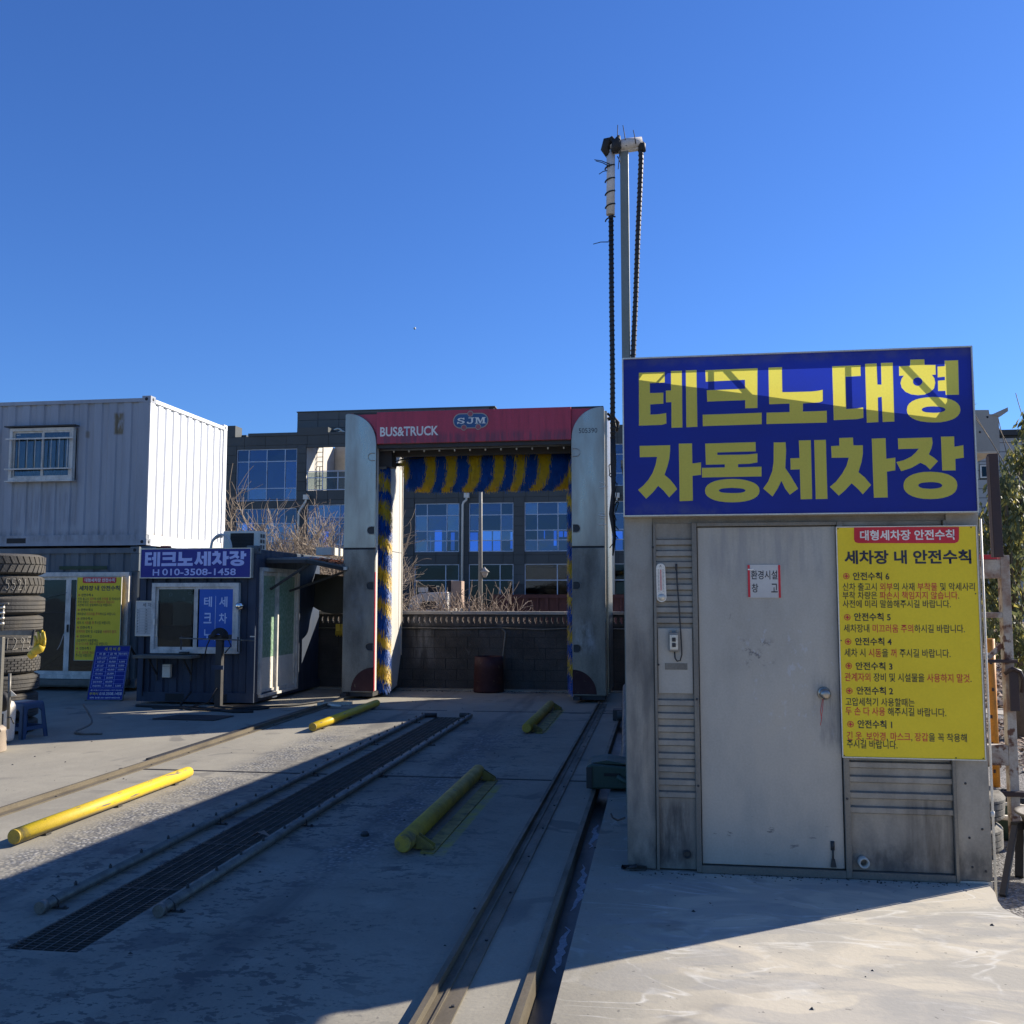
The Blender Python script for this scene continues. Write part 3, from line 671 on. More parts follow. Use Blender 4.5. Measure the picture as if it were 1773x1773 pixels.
# floor grate between the spray pipes
gr = thing('floor_grate', 'long dark steel floor grate let into the concrete between the two spray pipes', 'floor grate', (-2.80, 4.25, 0))
def grate_mesh(L):
    m = MB()
    m.box(-.176, -.170, 0, L, -.03, -.002); m.box(.170, .176, 0, L, -.03, -.002)
    m.box(-.170, .170, 0, .006, -.03, -.002); m.box(-.170, .170, L - .006, L, -.03, -.002)
    for i in range(1, 6):
        x = -.17 + .34 * i / 6
        m.box(x - .003, x + .003, .006, L - .006, -.0045, -.0012)
    y = .034
    while y < L - .02:
        m.box(-.170, .170, y - .0025, y + .0025, -.03, -.0046); y += .034
    return m.mesh('grate_panel', M_grate)
gm = grate_mesh(.972)
for i in range(9):
    put('grate_panel', gm, gr, loc=(random.uniform(-.001, .001), i * .978 + .004, random.uniform(-.001, 0)))
put('fallen_leaf', MB().add([(0, 0, .02), (.05, -.02, .05), (.13, .02, .015), (.06, .07, .045), (.0, .05, .01)], [(0, 1, 3, 4), (1, 2, 3)]).mesh('fallen_leaf', M_leafD),
    None, 'single curled pale brown dead leaf lying on the floor grate', 'leaf', loc=(-2.70, 6.35, .001))

def spray_pipe(x, y0, y1, label):
    t = thing('spray_pipe', label, 'pipe', (x, 0, 0), group='undercarriage spray pipes along the grate')
    MB().tube([(0, y0, .034), (.006, (y0 + y1) / 2, .038), (0, y1, .034)], .027, 14).build('pipe', M_galv, t)
    MB().tube([(0, y0 - .012, .034), (0, y0 + .03, .034)], .031, 14).build('end_cap', M_galv, t)
    nz = MB().tube([(0, 0, .058), (0, 0, .076)], .009, 8).tube([(0, 0, .076), (0, 0, .083)], .005, 8)
    first = None; y = y0 + .3; k = 0
    while y < y1 - .05:
        if first is None: first = nz.build('spray_nozzle', M_dark, t, loc=(0, y, 0))
        else: put('spray_nozzle', first.data, t, loc=(random.uniform(-.006, .006), y, 0))
        y += .34
    cl = MB().box(-.085, .085, -.012, .012, .001, .006)
    cl.tube([(-.034, 0, .006), (-.033, 0, .04), (0, 0, .066), (.033, 0, .04), (.034, 0, .006)], .004, 6)
    cl.tube([(.07, 0, .006), (.07, 0, .016)], .008, 6).tube([(-.07, 0, .006), (-.07, 0, .016)], .008, 6)
    f2 = None; y = y0 + .1
    while y < y1:
        if f2 is None: f2 = cl.build('pipe_clamp', M_dark, t, loc=(0, y, 0))
        else: put('pipe_clamp', f2.data, t, loc=(0, y, 0))
        y += 1.9
    MB().tube([(0, y1 - .02, .034), (.06 * (1 if x < -2.8 else -1), y1 + .05, .03), (.16 * (1 if x < -2.8 else -1), y1 + .06, .03)], .03, 10).build('elbow', M_dark, t)
spray_pipe(-3.12, 4.72, 12.95, 'grey spray pipe with small nozzles along the left side of the floor grate')
spray_pipe(-2.50, 4.76, 13.02, 'grey spray pipe with small nozzles along the right side of the floor grate')

M_ybr = mat('grimy yellow bracket', (.30, .22, .04), .7, dirt=(.07, .06, .035), amt=.8, scale=9)
def wheel_guide(x, y0, y1, m, label, brk=False, r=.052):
    t = thing('wheel_guide_pipe', label, 'wheel guide', (x, 0, 0), group='yellow wheel guide pipes bolted to the wash floor')
    MB().tube([(0, y0, r + .012), (0, y0 + .012, r + .012)], [r * .86, r * .98], 20).build('end_plate', M_yelo, t)
    MB().tube([(0, y0 + .012, r + .012), (0, (y0 + y1) / 2, r + .012), (0, y1 - .03, r + .012), (0, y1, r + .012)], [r, r, r, r * .9], 24).build('pipe', m, t)
    if brk:
        MB().extr([(.10, y0 + .05, .002), (.185, y0 + .05, .002), (.185, y0 + .05, .008), (.10, y0 + .05, .014)], (0, y1 - y0 - .12, 0)).build('base_strip', M_ybr, t)
        for y in (y0 + .12, y1 - .14):
            b = MB().box(.03, .17, y - .005, y + .07, .0165, .0195)
            b.extr([(.055, y, .011), (.165, y, .011), (.165, y, .035), (.06, y, .10)], (0, .007, 0))
            b.extr([(.055, y + .063, .011), (.165, y + .063, .011), (.165, y + .063, .035), (.06, y + .063, .10)], (0, .007, 0))
            b.tube([(.13, y + .034, .0), (.13, y + .034, .03)], .014, 6)
            b.build('bracket', M_ybr, t)
    else:
        for y in (y0 + .3, (y0 + y1) / 2, y1 - .3):
            MB().box(-.03, .03, y, y + .06, .001, .016).build('foot', M_dark, t)
wheel_guide(-4.13, 5.93, 8.32, M_yel, 'bright chipped yellow guide pipe lying in full sun at the left foreground', r=.050)
wheel_guide(-4.09, 11.35, 14.05, M_yel, 'far left yellow guide pipe half in sun pointing at the foot of the gantry')
wheel_guide(-1.60, 6.10, 8.72, M_yelo, 'dull yellow guide pipe with triangular brackets in shade in front of the gantry rail', True, .058)
wheel_guide(-1.56, 11.60, 14.20, M_yelo, 'far right dull yellow guide pipe with brackets nearest the block wall', True, .058)

# grit, crumbs and bits of leaf lying about
gt = MB(); rr_ = random.Random(12)
def crumb(x, y, s):
    vs = [(x + s * rr_.uniform(.6, 1) * math.cos(a), y + s * rr_.uniform(.6, 1) * math.sin(a), .001) for a in (0, 1.3, 2.6, 3.9, 5.2)] + [(x, y, s * .7)]
    gt.add(vs, [(0, 1, 5), (1, 2, 5), (2, 3, 5), (3, 4, 5), (4, 0, 5)])
for i in range(260): crumb(rr_.uniform(-6.5, 1.6), rr_.uniform(3.2, 15), rr_.choice([.004, .006, .009, .014]))
for i in range(150): crumb(rr_.uniform(-.2, 1.7), 5.97 - abs(rr_.gauss(0, .05)), rr_.uniform(.003, .009))
for i in range(220): crumb(rr_.uniform(-4.4, -1.4), 16.7 - abs(rr_.gauss(0, .08)), rr_.uniform(.006, .02))
gt.build('grit', M_dark, None, kind='stuff', label='dark grit and crumbs scattered over the yard slab', cat='grit')

# loose bits on the slab
t = thing('steel_cover_plate', 'thin dark steel cover plate lying on the slab left of the far rail', 'cover plate', (-6.15, 12.45, 0))
MB().extr([(-.45, -.22, .003), (.42, -.25, .003), (.47, .24, .003), (-.30, .26, .003)], (0, 0, .012)).build('plate', M_dark, t)
t = thing('loose_stone', 'small dark lump of debris on the concrete right of the spray pipe', 'debris', (-1.98, 6.55, 0))
MB().lathe((0, 0, 0), [(0, 0), (.028, .002), (.03, .016), (.015, .032), (0, .034)], 7, smooth=False).build('stone', M_dark, t)


# ---------------------------------------------------------------- control shed
shed = thing('control_shed', 'scuffed grey metal shed with a wide door, carrying the big blue and yellow sign', 'shed', (0, 0, 0))
XL, XR = -.205, 1.826
# body behind the front, roof falling away to the back
b = MB()
b.extr([(XL, 6.06, 0.01), (XL, 15.0, .01), (XL, 15.0, 1.97), (XL, 6.06, 2.40)], (.06, 0, 0))
b.build('left_wall', M_steel, shed)
b = MB().extr([(XR - .06, 6.06, 0.01), (XR - .06, 15.0, .01), (XR - .06, 15.0, 1.97), (XR - .06, 6.06, 2.40)], (.06, 0, 0))
b.build('right_wall', M_steel, shed)
rbox('rear_wall', M_steel, shed, XL + .06, XR - .06, 14.94, 15.0, .01, 1.97)
MB().extr([(XL - .02, 6.065, 2.405), (XR + .02, 6.065, 2.405), (XR + .02, 15.05, 1.975), (XL - .02, 15.05, 1.975)], (0, 0, .04)).build('roof', M_grey, shed)
# added tall cabinet, unseen behind the sign, to cast shade on the yard
blocker_ = thing('shade_blocker', 'tall narrow grey cabinet standing behind the shed and the big blue sign', 'blocker', (0, 0, 0))
rbox('body', M_grey, blocker_, .0, .5, 15.2, 15.85, .01, 5.25, bevel=.01)
rbox('cap', M_dark, blocker_, -.02, .52, 15.18, 15.87, 5.251, 5.27)
# front
rbox('corner_panel', M_steel, shed, XL, -.035, 6.0, 6.06, .005, 2.10, bevel=.004)
rbox('corner_panel', M_steel, shed, 1.648, XR, 5.985, 6.06, .015, 2.10, bevel=.004)
rbox('header', M_frame, shed, -.035, 1.648, 6.0, 6.06, 2.045, 2.40)
rbox('front_panel', M_steel, shed, XL, XR, 6.0, 6.06, 2.405, 2.43)
for x0, x1, z0 in ((-.033, -.016, .01), (.196, .226, .005), (1.035, 1.068, .005), (1.628, 1.647, .005)):
    rbox('post', M_frame, shed, x0, x1, 5.965, 6.0 - .001, z0, 2.044, bevel=.003)
rbox('door_lintel', M_frame, shed, .227, 1.034, 5.968, 5.999, 2.022, 2.044, bevel=.003)
rbox('threshold', M_frame, shed, .227, 1.034, 5.968, 6.05, .004, .045)
rbox('base_strip', M_frame, shed, 1.07, 1.627, 5.972, 6.05, .004, .042)
door = put('door', None, shed)
rbox('door_leaf', M_door, door, .230, 1.031, 5.990, 6.03, .050, 2.018, bevel=.004)
kx, kz = .940, 1.043
MB().lathe((kx, 5.990, kz), [(.0, -.004), (.036, -.004), (.038, -.001), (.030, -.012), (.018, -.016), (.016, -.035)], 24, axis='y').build('knob_rose', M_stain, door)
MB().lathe((kx, 5.955, kz), [(.016, 0), (.029, -.008), (.031, -.024), (.024, -.036), (.012, -.040), (.0, -.040)], 24, axis='y').build('door_knob', M_stain, door)
MB().tube([(kx - .012, 5.96, kz - .03), (kx - .028, 5.95, kz - .10), (kx - .022, 5.95, kz - .14), (kx - .030, 5.95, kz - .18)], .0016, 5).tube([(kx - .008, 5.96, kz - .03), (kx - .016, 5.95, kz - .09), (kx - .025, 5.95, kz - .14)], .0016, 5).build('red_cord', M_nred, door)
hk = MB().tube([(.965, 5.984, .155), (.965, 5.984, .205)], .011, 8).tube([(.965, 5.975, .160), (.964, 5.975, .100)], .006, 6)
hk.add([(.950, 5.984, .062), (.982, 5.984, .062), (.974, 5.984, .108), (.958, 5.984, .108), (.950, 5.97, .062), (.982, 5.97, .062), (.974, 5.97, .108), (.958, 5.97, .108)], [(0, 1, 2, 3), (4, 5, 6, 7), (0, 4, 5, 1), (1, 5, 6, 2), (2, 6, 7, 3), (3, 7, 4, 0)])
hk.build('door_stop', M_dark, door)
# ribbed cladding strips: every rib its own strip
def ribs(x0, x1, z0, z1, zs):
    """flat back sheet with raised pressed ribs at the heights zs"""
    rbox('cladding_sheet', M_steel, shed, x0, x1, 6.004, 6.05, z0, z1)
    for z in zs:
        m = MB().extr([(x0, 6.004, z - .022), (x0, 5.982, z - .014), (x0, 5.982, z + .014), (x0, 6.004, z + .022)], (x1 - x0, 0, 0))
        m.build('rib', M_steel, shed)
zt = 2.04
ribs(-.016, .196, .012, 2.044, [1.93, 1.862, 1.795, 1.728, 1.660, 1.592, 1.524, 1.462, .975, .897, .820, .742, .664, .588, .512, .440])
ribs(1.068, 1.628, .045, 2.044, [2.0, .640, .558, .468, .385, 1.9, 1.8])
rbox('scuffed_plate', M_door, shed, -.012, .192, 5.990, 6.003, 1.03, 1.415, bevel=.002)
for x, z in ((-.034, 1.9), (.212, 1.0), (-.01, 1.2), (1.05, .45), (.212, .5), (1.72, .09), (1.79, .07), (1.71, .25), (1.78, .3), (1.67, .72), (1.70, .55)):
    MB().lathe((x, 5.984 if x > 1.64 else 5.964, z), [(.0, -.004), (.006, -.003), (.007, .0)], 8, axis='y').build('screw', M_dark, shed)
# pale corner pole down the right hand corner
cp = MB().tube([(XR + .012, 5.985, 2.05), (XR + .014, 5.985, -.15)], .007, 8).tube([(XR + .013, 5.985, .40), (XR + .013, 5.985, .37)], .011, 8)
cp.build('corner_pipe', M_pvcw, shed)
MB().box(1.62, XR + .0, 5.99, 6.06, -.16, .012).build('foot_block', M_beige, shed)
# drain stubs low on the front
MB().lathe((1.130, 5.998, .098), [(.030, 0), (.030, -.055), (.021, -.055), (.021, -.002)], 20, axis='y').build('drain_stub', M_beige, shed)
MB().lathe((.142, 5.998, .10), [(.024, 0), (.024, -.02), (.016, -.02), (.016, -.002)], 18, axis='y').build('drain_stub', M_dark, shed)
MB().tube([(-.215, 5.98, .30), (-.26, 5.97, .285), (-.29, 5.97, .30), (-.30, 5.97, .325)], .006, 6).build('wire_hook', M_dark, shed)
MB().tube([(XL + .01, 5.99, .01), (-.1, 5.975, .014), (XL - .03, 5.96, .02), (-.15, 5.95, .03)], .015, 8).build('cable_stub', M_dark, shed)

# switch box with its cable
t = thing('switch_box', 'small grey push button switch box screwed to the ribbed strip left of the shed door', 'switch', (0, 0, 0))
rbox('casing', M_steel, t, .052, .112, 5.945, 5.985, 1.278, 1.392, bevel=.006)
rbox('cover', M_alu, t, .058, .106, 5.937, 5.944, 1.290, 1.378, bevel=.003)
rbox('button', M_dark, t, .071, .093, 5.928, 5.936, 1.338, 1.362, bevel=.003)
rbox('button', M_dark, t, .071, .093, 5.928, 5.936, 1.306, 1.330, bevel=.003)
rbox('lug', M_steel, t, .060, .070, 5.95, 5.982, 1.3925, 1.403); rbox('lug', M_steel, t, .094, .104, 5.95, 5.982, 1.3925, 1.403)
t = thing('hanging_cable', 'thin grey cable looping down beside the thermometer into the switch box', 'cable', (0, 0, 0))
MB().tube([(.104, 5.975, 1.79), (.106, 5.97, 1.70), (.114, 5.97, 1.58), (.120, 5.97, 1.46), (.126, 5.965, 1.34), (.128, 5.965, 1.26), (.118, 5.965, 1.225), (.100, 5.965, 1.222), (.088, 5.965, 1.24), (.086, 5.965, 1.277)], .0042, 8).build('cable', M_dark, t)
MB().tube([(.103, 5.975, 1.76), (.104, 5.975, 1.80)], .006, 8).build('cable_end', M_dark, t)
# thermometer
t = thing('wall_thermometer', 'white oval outdoor thermometer hanging on the ribbed strip left of the door', 'thermometer', (0, 0, 0))
lp = [(.010 + .027 * math.cos(a), 1.775 + .027 * math.sin(a)) for a in [math.pi * i / 12 for i in range(13)]] + [(.014 + .029 * math.cos(a), 1.600 + .029 * math.sin(a)) for a in [math.pi + math.pi * i / 12 for i in range(13)]]
MB().prism(lp, 5.965, 5.985).build('back_board', M_pvcw, t)
rbox('glass_tube', M_nred, t, .009, .013, 5.962, 5.9645, 1.64, 1.765)
sc_ = MB()
for i in range(17):
    z = 1.635 + .008 * i
    sc_.box(-.006, .001, 5.9635, 5.9645, z, z + .0018); sc_.box(.021, .028, 5.9635, 5.9645, z, z + .0018)
sc_.build('scale_marks', M_nblack, t)
MB().lathe((.014, 5.9645, 1.600), [(0, -.006), (.018, -.006), (.022, 0)], 20, axis='y').build('dial', M_alu, t)
text('A', .004, .016, 1.780, 1.793, 5.9635, M_nblack, t)
# paper notice on the door
t = thing('door_paper', 'laminated paper notice with red side bars fixed to the shed door', 'notice', (0, 0, 0))
rbox('sheet', M_slet if False else M_board, t, .521, .712, 5.984, 5.9885, 1.597, 1.792)
rbox('side_bar', M_nred, t, .521, .534, 5.982, 5.9835, 1.600, 1.791); rbox('side_bar', M_nred, t, .697, .710, 5.982, 5.9835, 1.597, 1.790)
text('환경시설', .540, .692, 1.705, 1.758, 5.983, M_nblack, t, bold=.012)
text('창', .543, .580, 1.628, 1.680, 5.983, M_nblack, t, bold=.012)
text('고', .655, .692, 1.628, 1.680, 5.983, M_nblack, t, bold=.012)
rbox('tape', M_nwhite, t, .522, .556, 5.980, 5.9815, 1.760, 1.768)
# label sticker traces
rbox('worn_label', M_frame, shed, .028, .160, 5.9868, 5.9895, 1.17, 1.208)

# ---------------------------------------------------------------- the big sign: open backed light box
sg = thing('main_sign', 'large blue box sign with heavy yellow Korean lettering on top of the metal shed', 'sign', (0, 0, 0))
SX0, SX1, SZ0, SZ1 = -.206, 1.804, 2.080, 3.046
def aff(loops, a, b_):
    """map loops from box a to box b_ (x0, x1, z0, z1)"""
    return [[(b_[0] + (x - a[0]) / (a[1] - a[0]) * (b_[1] - b_[0]), b_[2] + (z - a[2]) / (a[3] - a[2]) * (b_[3] - b_[2])) for x, z in lp] for lp in loops]
def bbox(loops):
    xs = [p[0] for l in loops for p in l]; zs = [p[1] for l in loops for p in l]
    return (min(xs), max(xs), min(zs), max(zs))
allg = [l for k in GLYPH for l in GLYPH[k]]
outline('face_sheet', [rect(SX0 + .008, SX1 - .008, SZ0 + .008, SZ1 - .008)] + allg, M_signblue, 5.900, sg)
for k in GLYPH:
    outline('letter', GLYPH[k], M_signyel, 5.899, sg)
for nm, a in (('frame_top', (SX0, SX1, SZ1 - .008, SZ1)), ('frame_bottom', (SX0, SX1, SZ0, SZ0 + .008)), ('frame_side', (SX0, SX0 + .008, SZ0 + .008, SZ1 - .008)), ('frame_side', (SX1 - .008, SX1, SZ0 + .008, SZ1 - .008))):
    rbox(nm, M_alu, sg, a[0], a[1], 5.888, 5.998, a[2], a[3])
dd = .085
op = [(x + dd * 1.405, z + dd * .948) for x, z in LIT]
zz = SZ1 - .009
op = [(min(x, SX1 - .02), min(z, zz - .004)) for x, z in op]
slit = [(a + dd * 1.405, b + dd * .948) for a, b in ((1.681,2.080), (1.697,2.080), (1.693,2.219), (1.686,2.219))]
outline('back_sheet', [rect(SX0 + .009, SX1 - .009, SZ0 + .009, zz), op, slit], M_steel, 5.900 + dd, sg, ext=.001)  # back sheet is added unseen; openings shaped to throw the lit patches
def brace(p, q, w=.028):
    o = dd - .012
    a = (p[0] + o * 1.405, 5.900 + o, p[1] + o * .948); b2 = (q[0] + o * 1.405, 5.900 + o, q[1] + o * .948)
    MB().bar(a, b2, w, .006, up=(0, 1, 0)).build('brace', M_alu, sg)

brace((.380, 2.99), (.560, 2.775))
brace((.325, 2.99), (.323, 2.80))
brace((1.115, 2.99), (1.113, 2.66))
brace((1.389, 2.99), (1.690, 2.630))
brace((.075, 2.965), (-.01, 2.875), .012)

def make_notice(parent, M=None):
    def o(name, loops, m, y, **k):
        r = outline(name, loops, m, y, parent, **k)
        if M is not None: r.data.transform(M)
        return r
    X0, X1, Z0, Z1 = 1.027, 1.805, .684, 2.011
    b = MB().box(X0 + .006, X1 - .006, 5.950, 5.958, Z0 + .006, Z1 - .006).build('board', M_notice, parent)
    if M is not None: b.data.transform(M)
    for nm, a in (('edge_trim', (X0, X1, Z1 - .005, Z1)), ('edge_trim', (X0, X1, Z0, Z0 + .005)), ('edge_trim', (X0, X0 + .005, Z0 + .006, Z1 - .006)), ('edge_trim', (X1 - .005, X1, Z0 + .006, Z1 - .006))):
        e = MB().box(a[0], a[1], 5.945, 5.96, a[2], a[3]).build(nm, M_pvcw, parent)
        if M is not None: e.data.transform(M)
    o('banner', [BANNER], M_nred, 5.9485)
    cols = {'white': M_nwhite, 'navy': M_navyprint, 'black': M_nblack}
    for body, marks, x0, x1, z0, z1, bold, c in NOTICE:
        m = [M_nblack, M_nred] if c == 'mix' else cols[c]
        y = 5.947 if c == 'white' else 5.9485
        text(body, x0, x1, z0, z1, y, m, parent, bold=bold, marks=marks, M=M)
    for x, z in ICONS:
        o('cross_icon', [ring(x, z, .0178), ring(x, z, .0142), [(x - .0036, z - .0105), (x + .0036, z - .0105), (x + .0036, z - .0036), (x + .0105, z - .0036), (x + .0105, z + .0036), (x + .0036, z + .0036), (x + .0036, z + .0105), (x - .0036, z + .0105), (x - .0036, z + .0036), (x - .0105, z + .0036), (x - .0105, z - .0036), (x - .0036, z - .0036)]], M_nred, 5.948)
    for x, z in ((X0 + .012, Z1 - .012), (X1 - .03, Z1 - .012), (X0 + .01, Z0 + .012), (X1 - .015, Z0 + .012), (X1 - .16, Z0 + .012), (X0 + .012, 1.35), (X1 - .02, 1.62)):
        s = MB().lathe((x, 5.950, z), [(0, -.003), (.0035, -.0025), (.004, 0)], 8, axis='y').build('screw', M_dark, parent)
        if M is not None: s.data.transform(M)

nb = thing('safety_notice', 'large yellow safety rules board with a red banner right of the shed door', 'notice board', (0, 0, 0), group='yellow car wash safety rule boards')
make_notice(nb)
nb2 = thing('safety_notice', 'yellow safety rules board at the far left, partly hidden by the blue price board', 'notice board', (0, 0, 0), group='yellow car wash safety rule boards')
s = 1.07
M2 = Matrix.Translation((-9.893,15.620,1.947)) @ Matrix.Diagonal((s, 1, s, 1)) @ Matrix.Translation((-1.027, -5.95, -2.011))
make_notice(nb2, M2)


# ---------------------------------------------------------------- cable mast
def ribbed(mb, pts, r, pitch, w, mi=1):
    """spiral wrapped cable: core tube with a ridge every pitch"""
    mb.tube(pts, r * .86, 10)
    P = [Vector(p) for p in pts]
    d = 0; seg = 0; tot = sum((P[i + 1] - P[i]).length for i in range(len(P) - 1)); s = 0
    while s < tot:
        a = s; i = 0
        while i < len(P) - 1 and a > (P[i + 1] - P[i]).length: a -= (P[i + 1] - P[i]).length; i += 1
        if i >= len(P) - 1: break
        t = (P[i + 1] - P[i]).normalized(); c = P[i] + t * a
        tilt = (t + Vector((.25, .0, .0))).normalized()
        mb.tube([c - tilt * w / 2, c + tilt * w / 2], r, 8, mi)
        s += pitch
pole = thing('cable_mast', 'tall square grey steel mast rising behind the left end of the big blue sign', 'mast', (0, 0, 0))
PX0, PX1, PYY = -.268, -.200, 7.5
b = MB().box(PX0 + .006, PX0 + .072, PYY, PYY + .07, .0, 5.115)
b.build('post', M_grey if False else mat('mast paint', (.20, .235, .235), .5, .2, dirt=(.15, .17, .17), amt=.5, scale=3), pole, bevel=.006)
MB().bar((-.31, 7.52, 5.115), (-.085, 7.52, 5.135), .05, .05).build('cross_bar', M_wrap, pole, bevel=.008)
w = MB()
w.tube([(-.352, 7.50, 5.15), (-.30, 7.50, 5.14), (-.20, 7.49, 5.15), (-.088, 7.50, 5.165)], [.03, .04, .044, .036], 12)
w.build('wrapping', M_wrap, pole)
hs = thing('wrapped_cable', 'spiral wrapped black cable with a white sleeve hanging left of the mast', 'cable', (0, 0, 0), group='spiral wrapped cables hanging from the mast')
c = MB(); pts = [(-0.3358,7.500,4.572), (-0.3372,7.500,3.901), (-0.3353,7.500,3.353), (-0.3379,7.500,2.812)]
ribbed(c, pts, .0215, .038, .012); c.build('cable', [M_cable, M_black], hs)
c = MB().tube([(-0.3379,7.500,2.812), (-0.335,7.500,2.633), (-0.337,7.500,2.410), (-0.3518,7.500,2.233), (-0.3314,7.500,2.056), (-0.3458,7.500,1.915)], [.02, .024, .016, .022, .014, .006], 10)
for i in range(9):
    a = Vector((-0.3395,7.500,2.633)) + Vector((0, 0, -.07 * i)); c.tube([a, a + Vector((random.uniform(-.05, .05), random.uniform(-.04, .02), -.03)), a + Vector((random.uniform(-.04, .04), 0, -.10))], .004, 5)
c.build('frayed_end', M_black, hs)
MB().tube([(-0.3402,7.500,4.587), (-0.3351,7.500,4.924), (-0.3335,7.500,5.103)], [.034, .033, .034], 14).build('white_sleeve', M_wrap, hs)
for i in range(5):
    z0 = 4.60 + i * .105
    r_ = .037; pp = [(-.342 + r_ * math.cos(a), 7.50 + r_ * math.sin(a), z0 + .035 * a / 3.14) for a in [math.pi + .3 * k for k in range(22)]]
    MB().tube([(x, y, z - .10) for x, y, z in pp[:13]], .006, 6).build('binding', M_black, hs)
k = MB()
k.tube([(-.345, 7.50, 5.07), (-.375, 7.49, 5.12), (-.36, 7.48, 5.17), (-.315, 7.48, 5.18)], [.03, .038, .04, .03], 10)
k.tube([(-.30, 7.45, 5.07), (-.285, 7.44, 5.14), (-.265, 7.45, 5.2)], [.03, .038, .012], 8)
k.tube([(-.33, 7.45, 5.19), (-.26, 7.44, 5.09)], .018, 8)
k.build('cable_knot', M_black, hs)
tails = [((-.34, 4.98), (-.46, 5.02)), ((-.34, 4.96), (-.45, 5.01)), ((-.36, 4.93), (-.425, 4.90)), ((-.28, 5.1), (-.275, 5.29)), ((-.21, 5.12), (-.235, 5.285)), ((-.135, 5.13), (-.155, 5.24)), ((-.28, 5.04), (-.255, 4.97)), ((-.355, 4.355), (-.475, 4.34)), ((-.255, 5.12), (-.275, 4.93))]
for (x0, z0), (x1, z1) in tails:
    MB().tube([(x0, 7.46, z0), ((x0 + x1) / 2, 7.45, (z0 + z1) / 2 + .006), (x1, 7.45, z1)], [.0042, .0036, .003], 5).build('cable_tie', M_black, hs)
c2 = thing('wrapped_cable', 'spiral wrapped black cable curving off the mast top and disappearing behind the blue sign', 'cable', (0, 0, 0), group='spiral wrapped cables hanging from the mast')
c = MB(); pts = [(-0.1227,7.500,5.163), (-0.1006,7.500,5.134), (-0.0973,7.500,5.025), (-0.1119,7.500,4.722), (-0.1316,7.500,4.352), (-0.1522,7.500,3.893), (-0.1773,7.500,3.415), (-.18, 7.55, 3.05), (-.13, 7.8, 2.42)]
ribbed(c, pts, .0225, .038, .012); c.build('cable', [M_cable, M_black], c2)
MB().tube([(-0.1138,7.500,5.158), (-0.0893,7.500,5.133), (-0.0876,7.500,5.086)], [.03, .032, .03], 10).build('boot', M_black, c2)
# lower cable tray beside the gantry
# cable festoon from gantry top
# ---------------------------------------------------------------- hose machine left of shed
t = thing('green_hose_machine', 'low green-grey pump housing jutting out from behind the left edge of the shed', 'machine', (0, 0, 0))
MB().extr([(-.60, 8.28, .02), (-.62, 8.28, .20), (-.58, 8.28, .225), (-.22, 8.28, .20), (-.22, 8.28, .03)], (0, .45, 0)).build('housing', M_greenp, t, bevel=.015)
MB().box(-.615, -.57, 8.265, 8.28, .03, .20).build('end_band', M_dark, t)
rbox('slot', M_black, t, -.47, -.34, 8.270, 8.279, .13, .155)
MB().tube([(-.36, 8.26, .13), (-.30, 8.24, .10), (-.215, 8.24, .08)], .022, 10).build('arm', M_greenp, t)
MB().extr([(-.58, 8.33, .226), (-.45, 8.33, .25), (-.24, 8.33, .215)], (0, .35, 0)).build('cover', M_greenp, t)
t = thing('leaning_pipe', 'thick dark grey pipe standing in the gap between the shed and the gantry', 'pipe', (0, 0, 0))
MB().tube([(-.315, 9.0, .05), (-.325, 9.7, .12), (-.36, 11.1, .60)], .055, 14).build('pipe', M_galv, t)
t = thing('floor_valve_block', 'small dark valve block on the slab behind the leaning pipe', 'valve', (0, 0, 0))
MB().box(-.62, -.36, 13.0, 13.2, .002, .14).build('block', M_dark, t, bevel=.01)
MB().tube([(-.56, 12.95, .07), (-.42, 12.95, .07)], .06, 12).build('drum', M_dark, t)


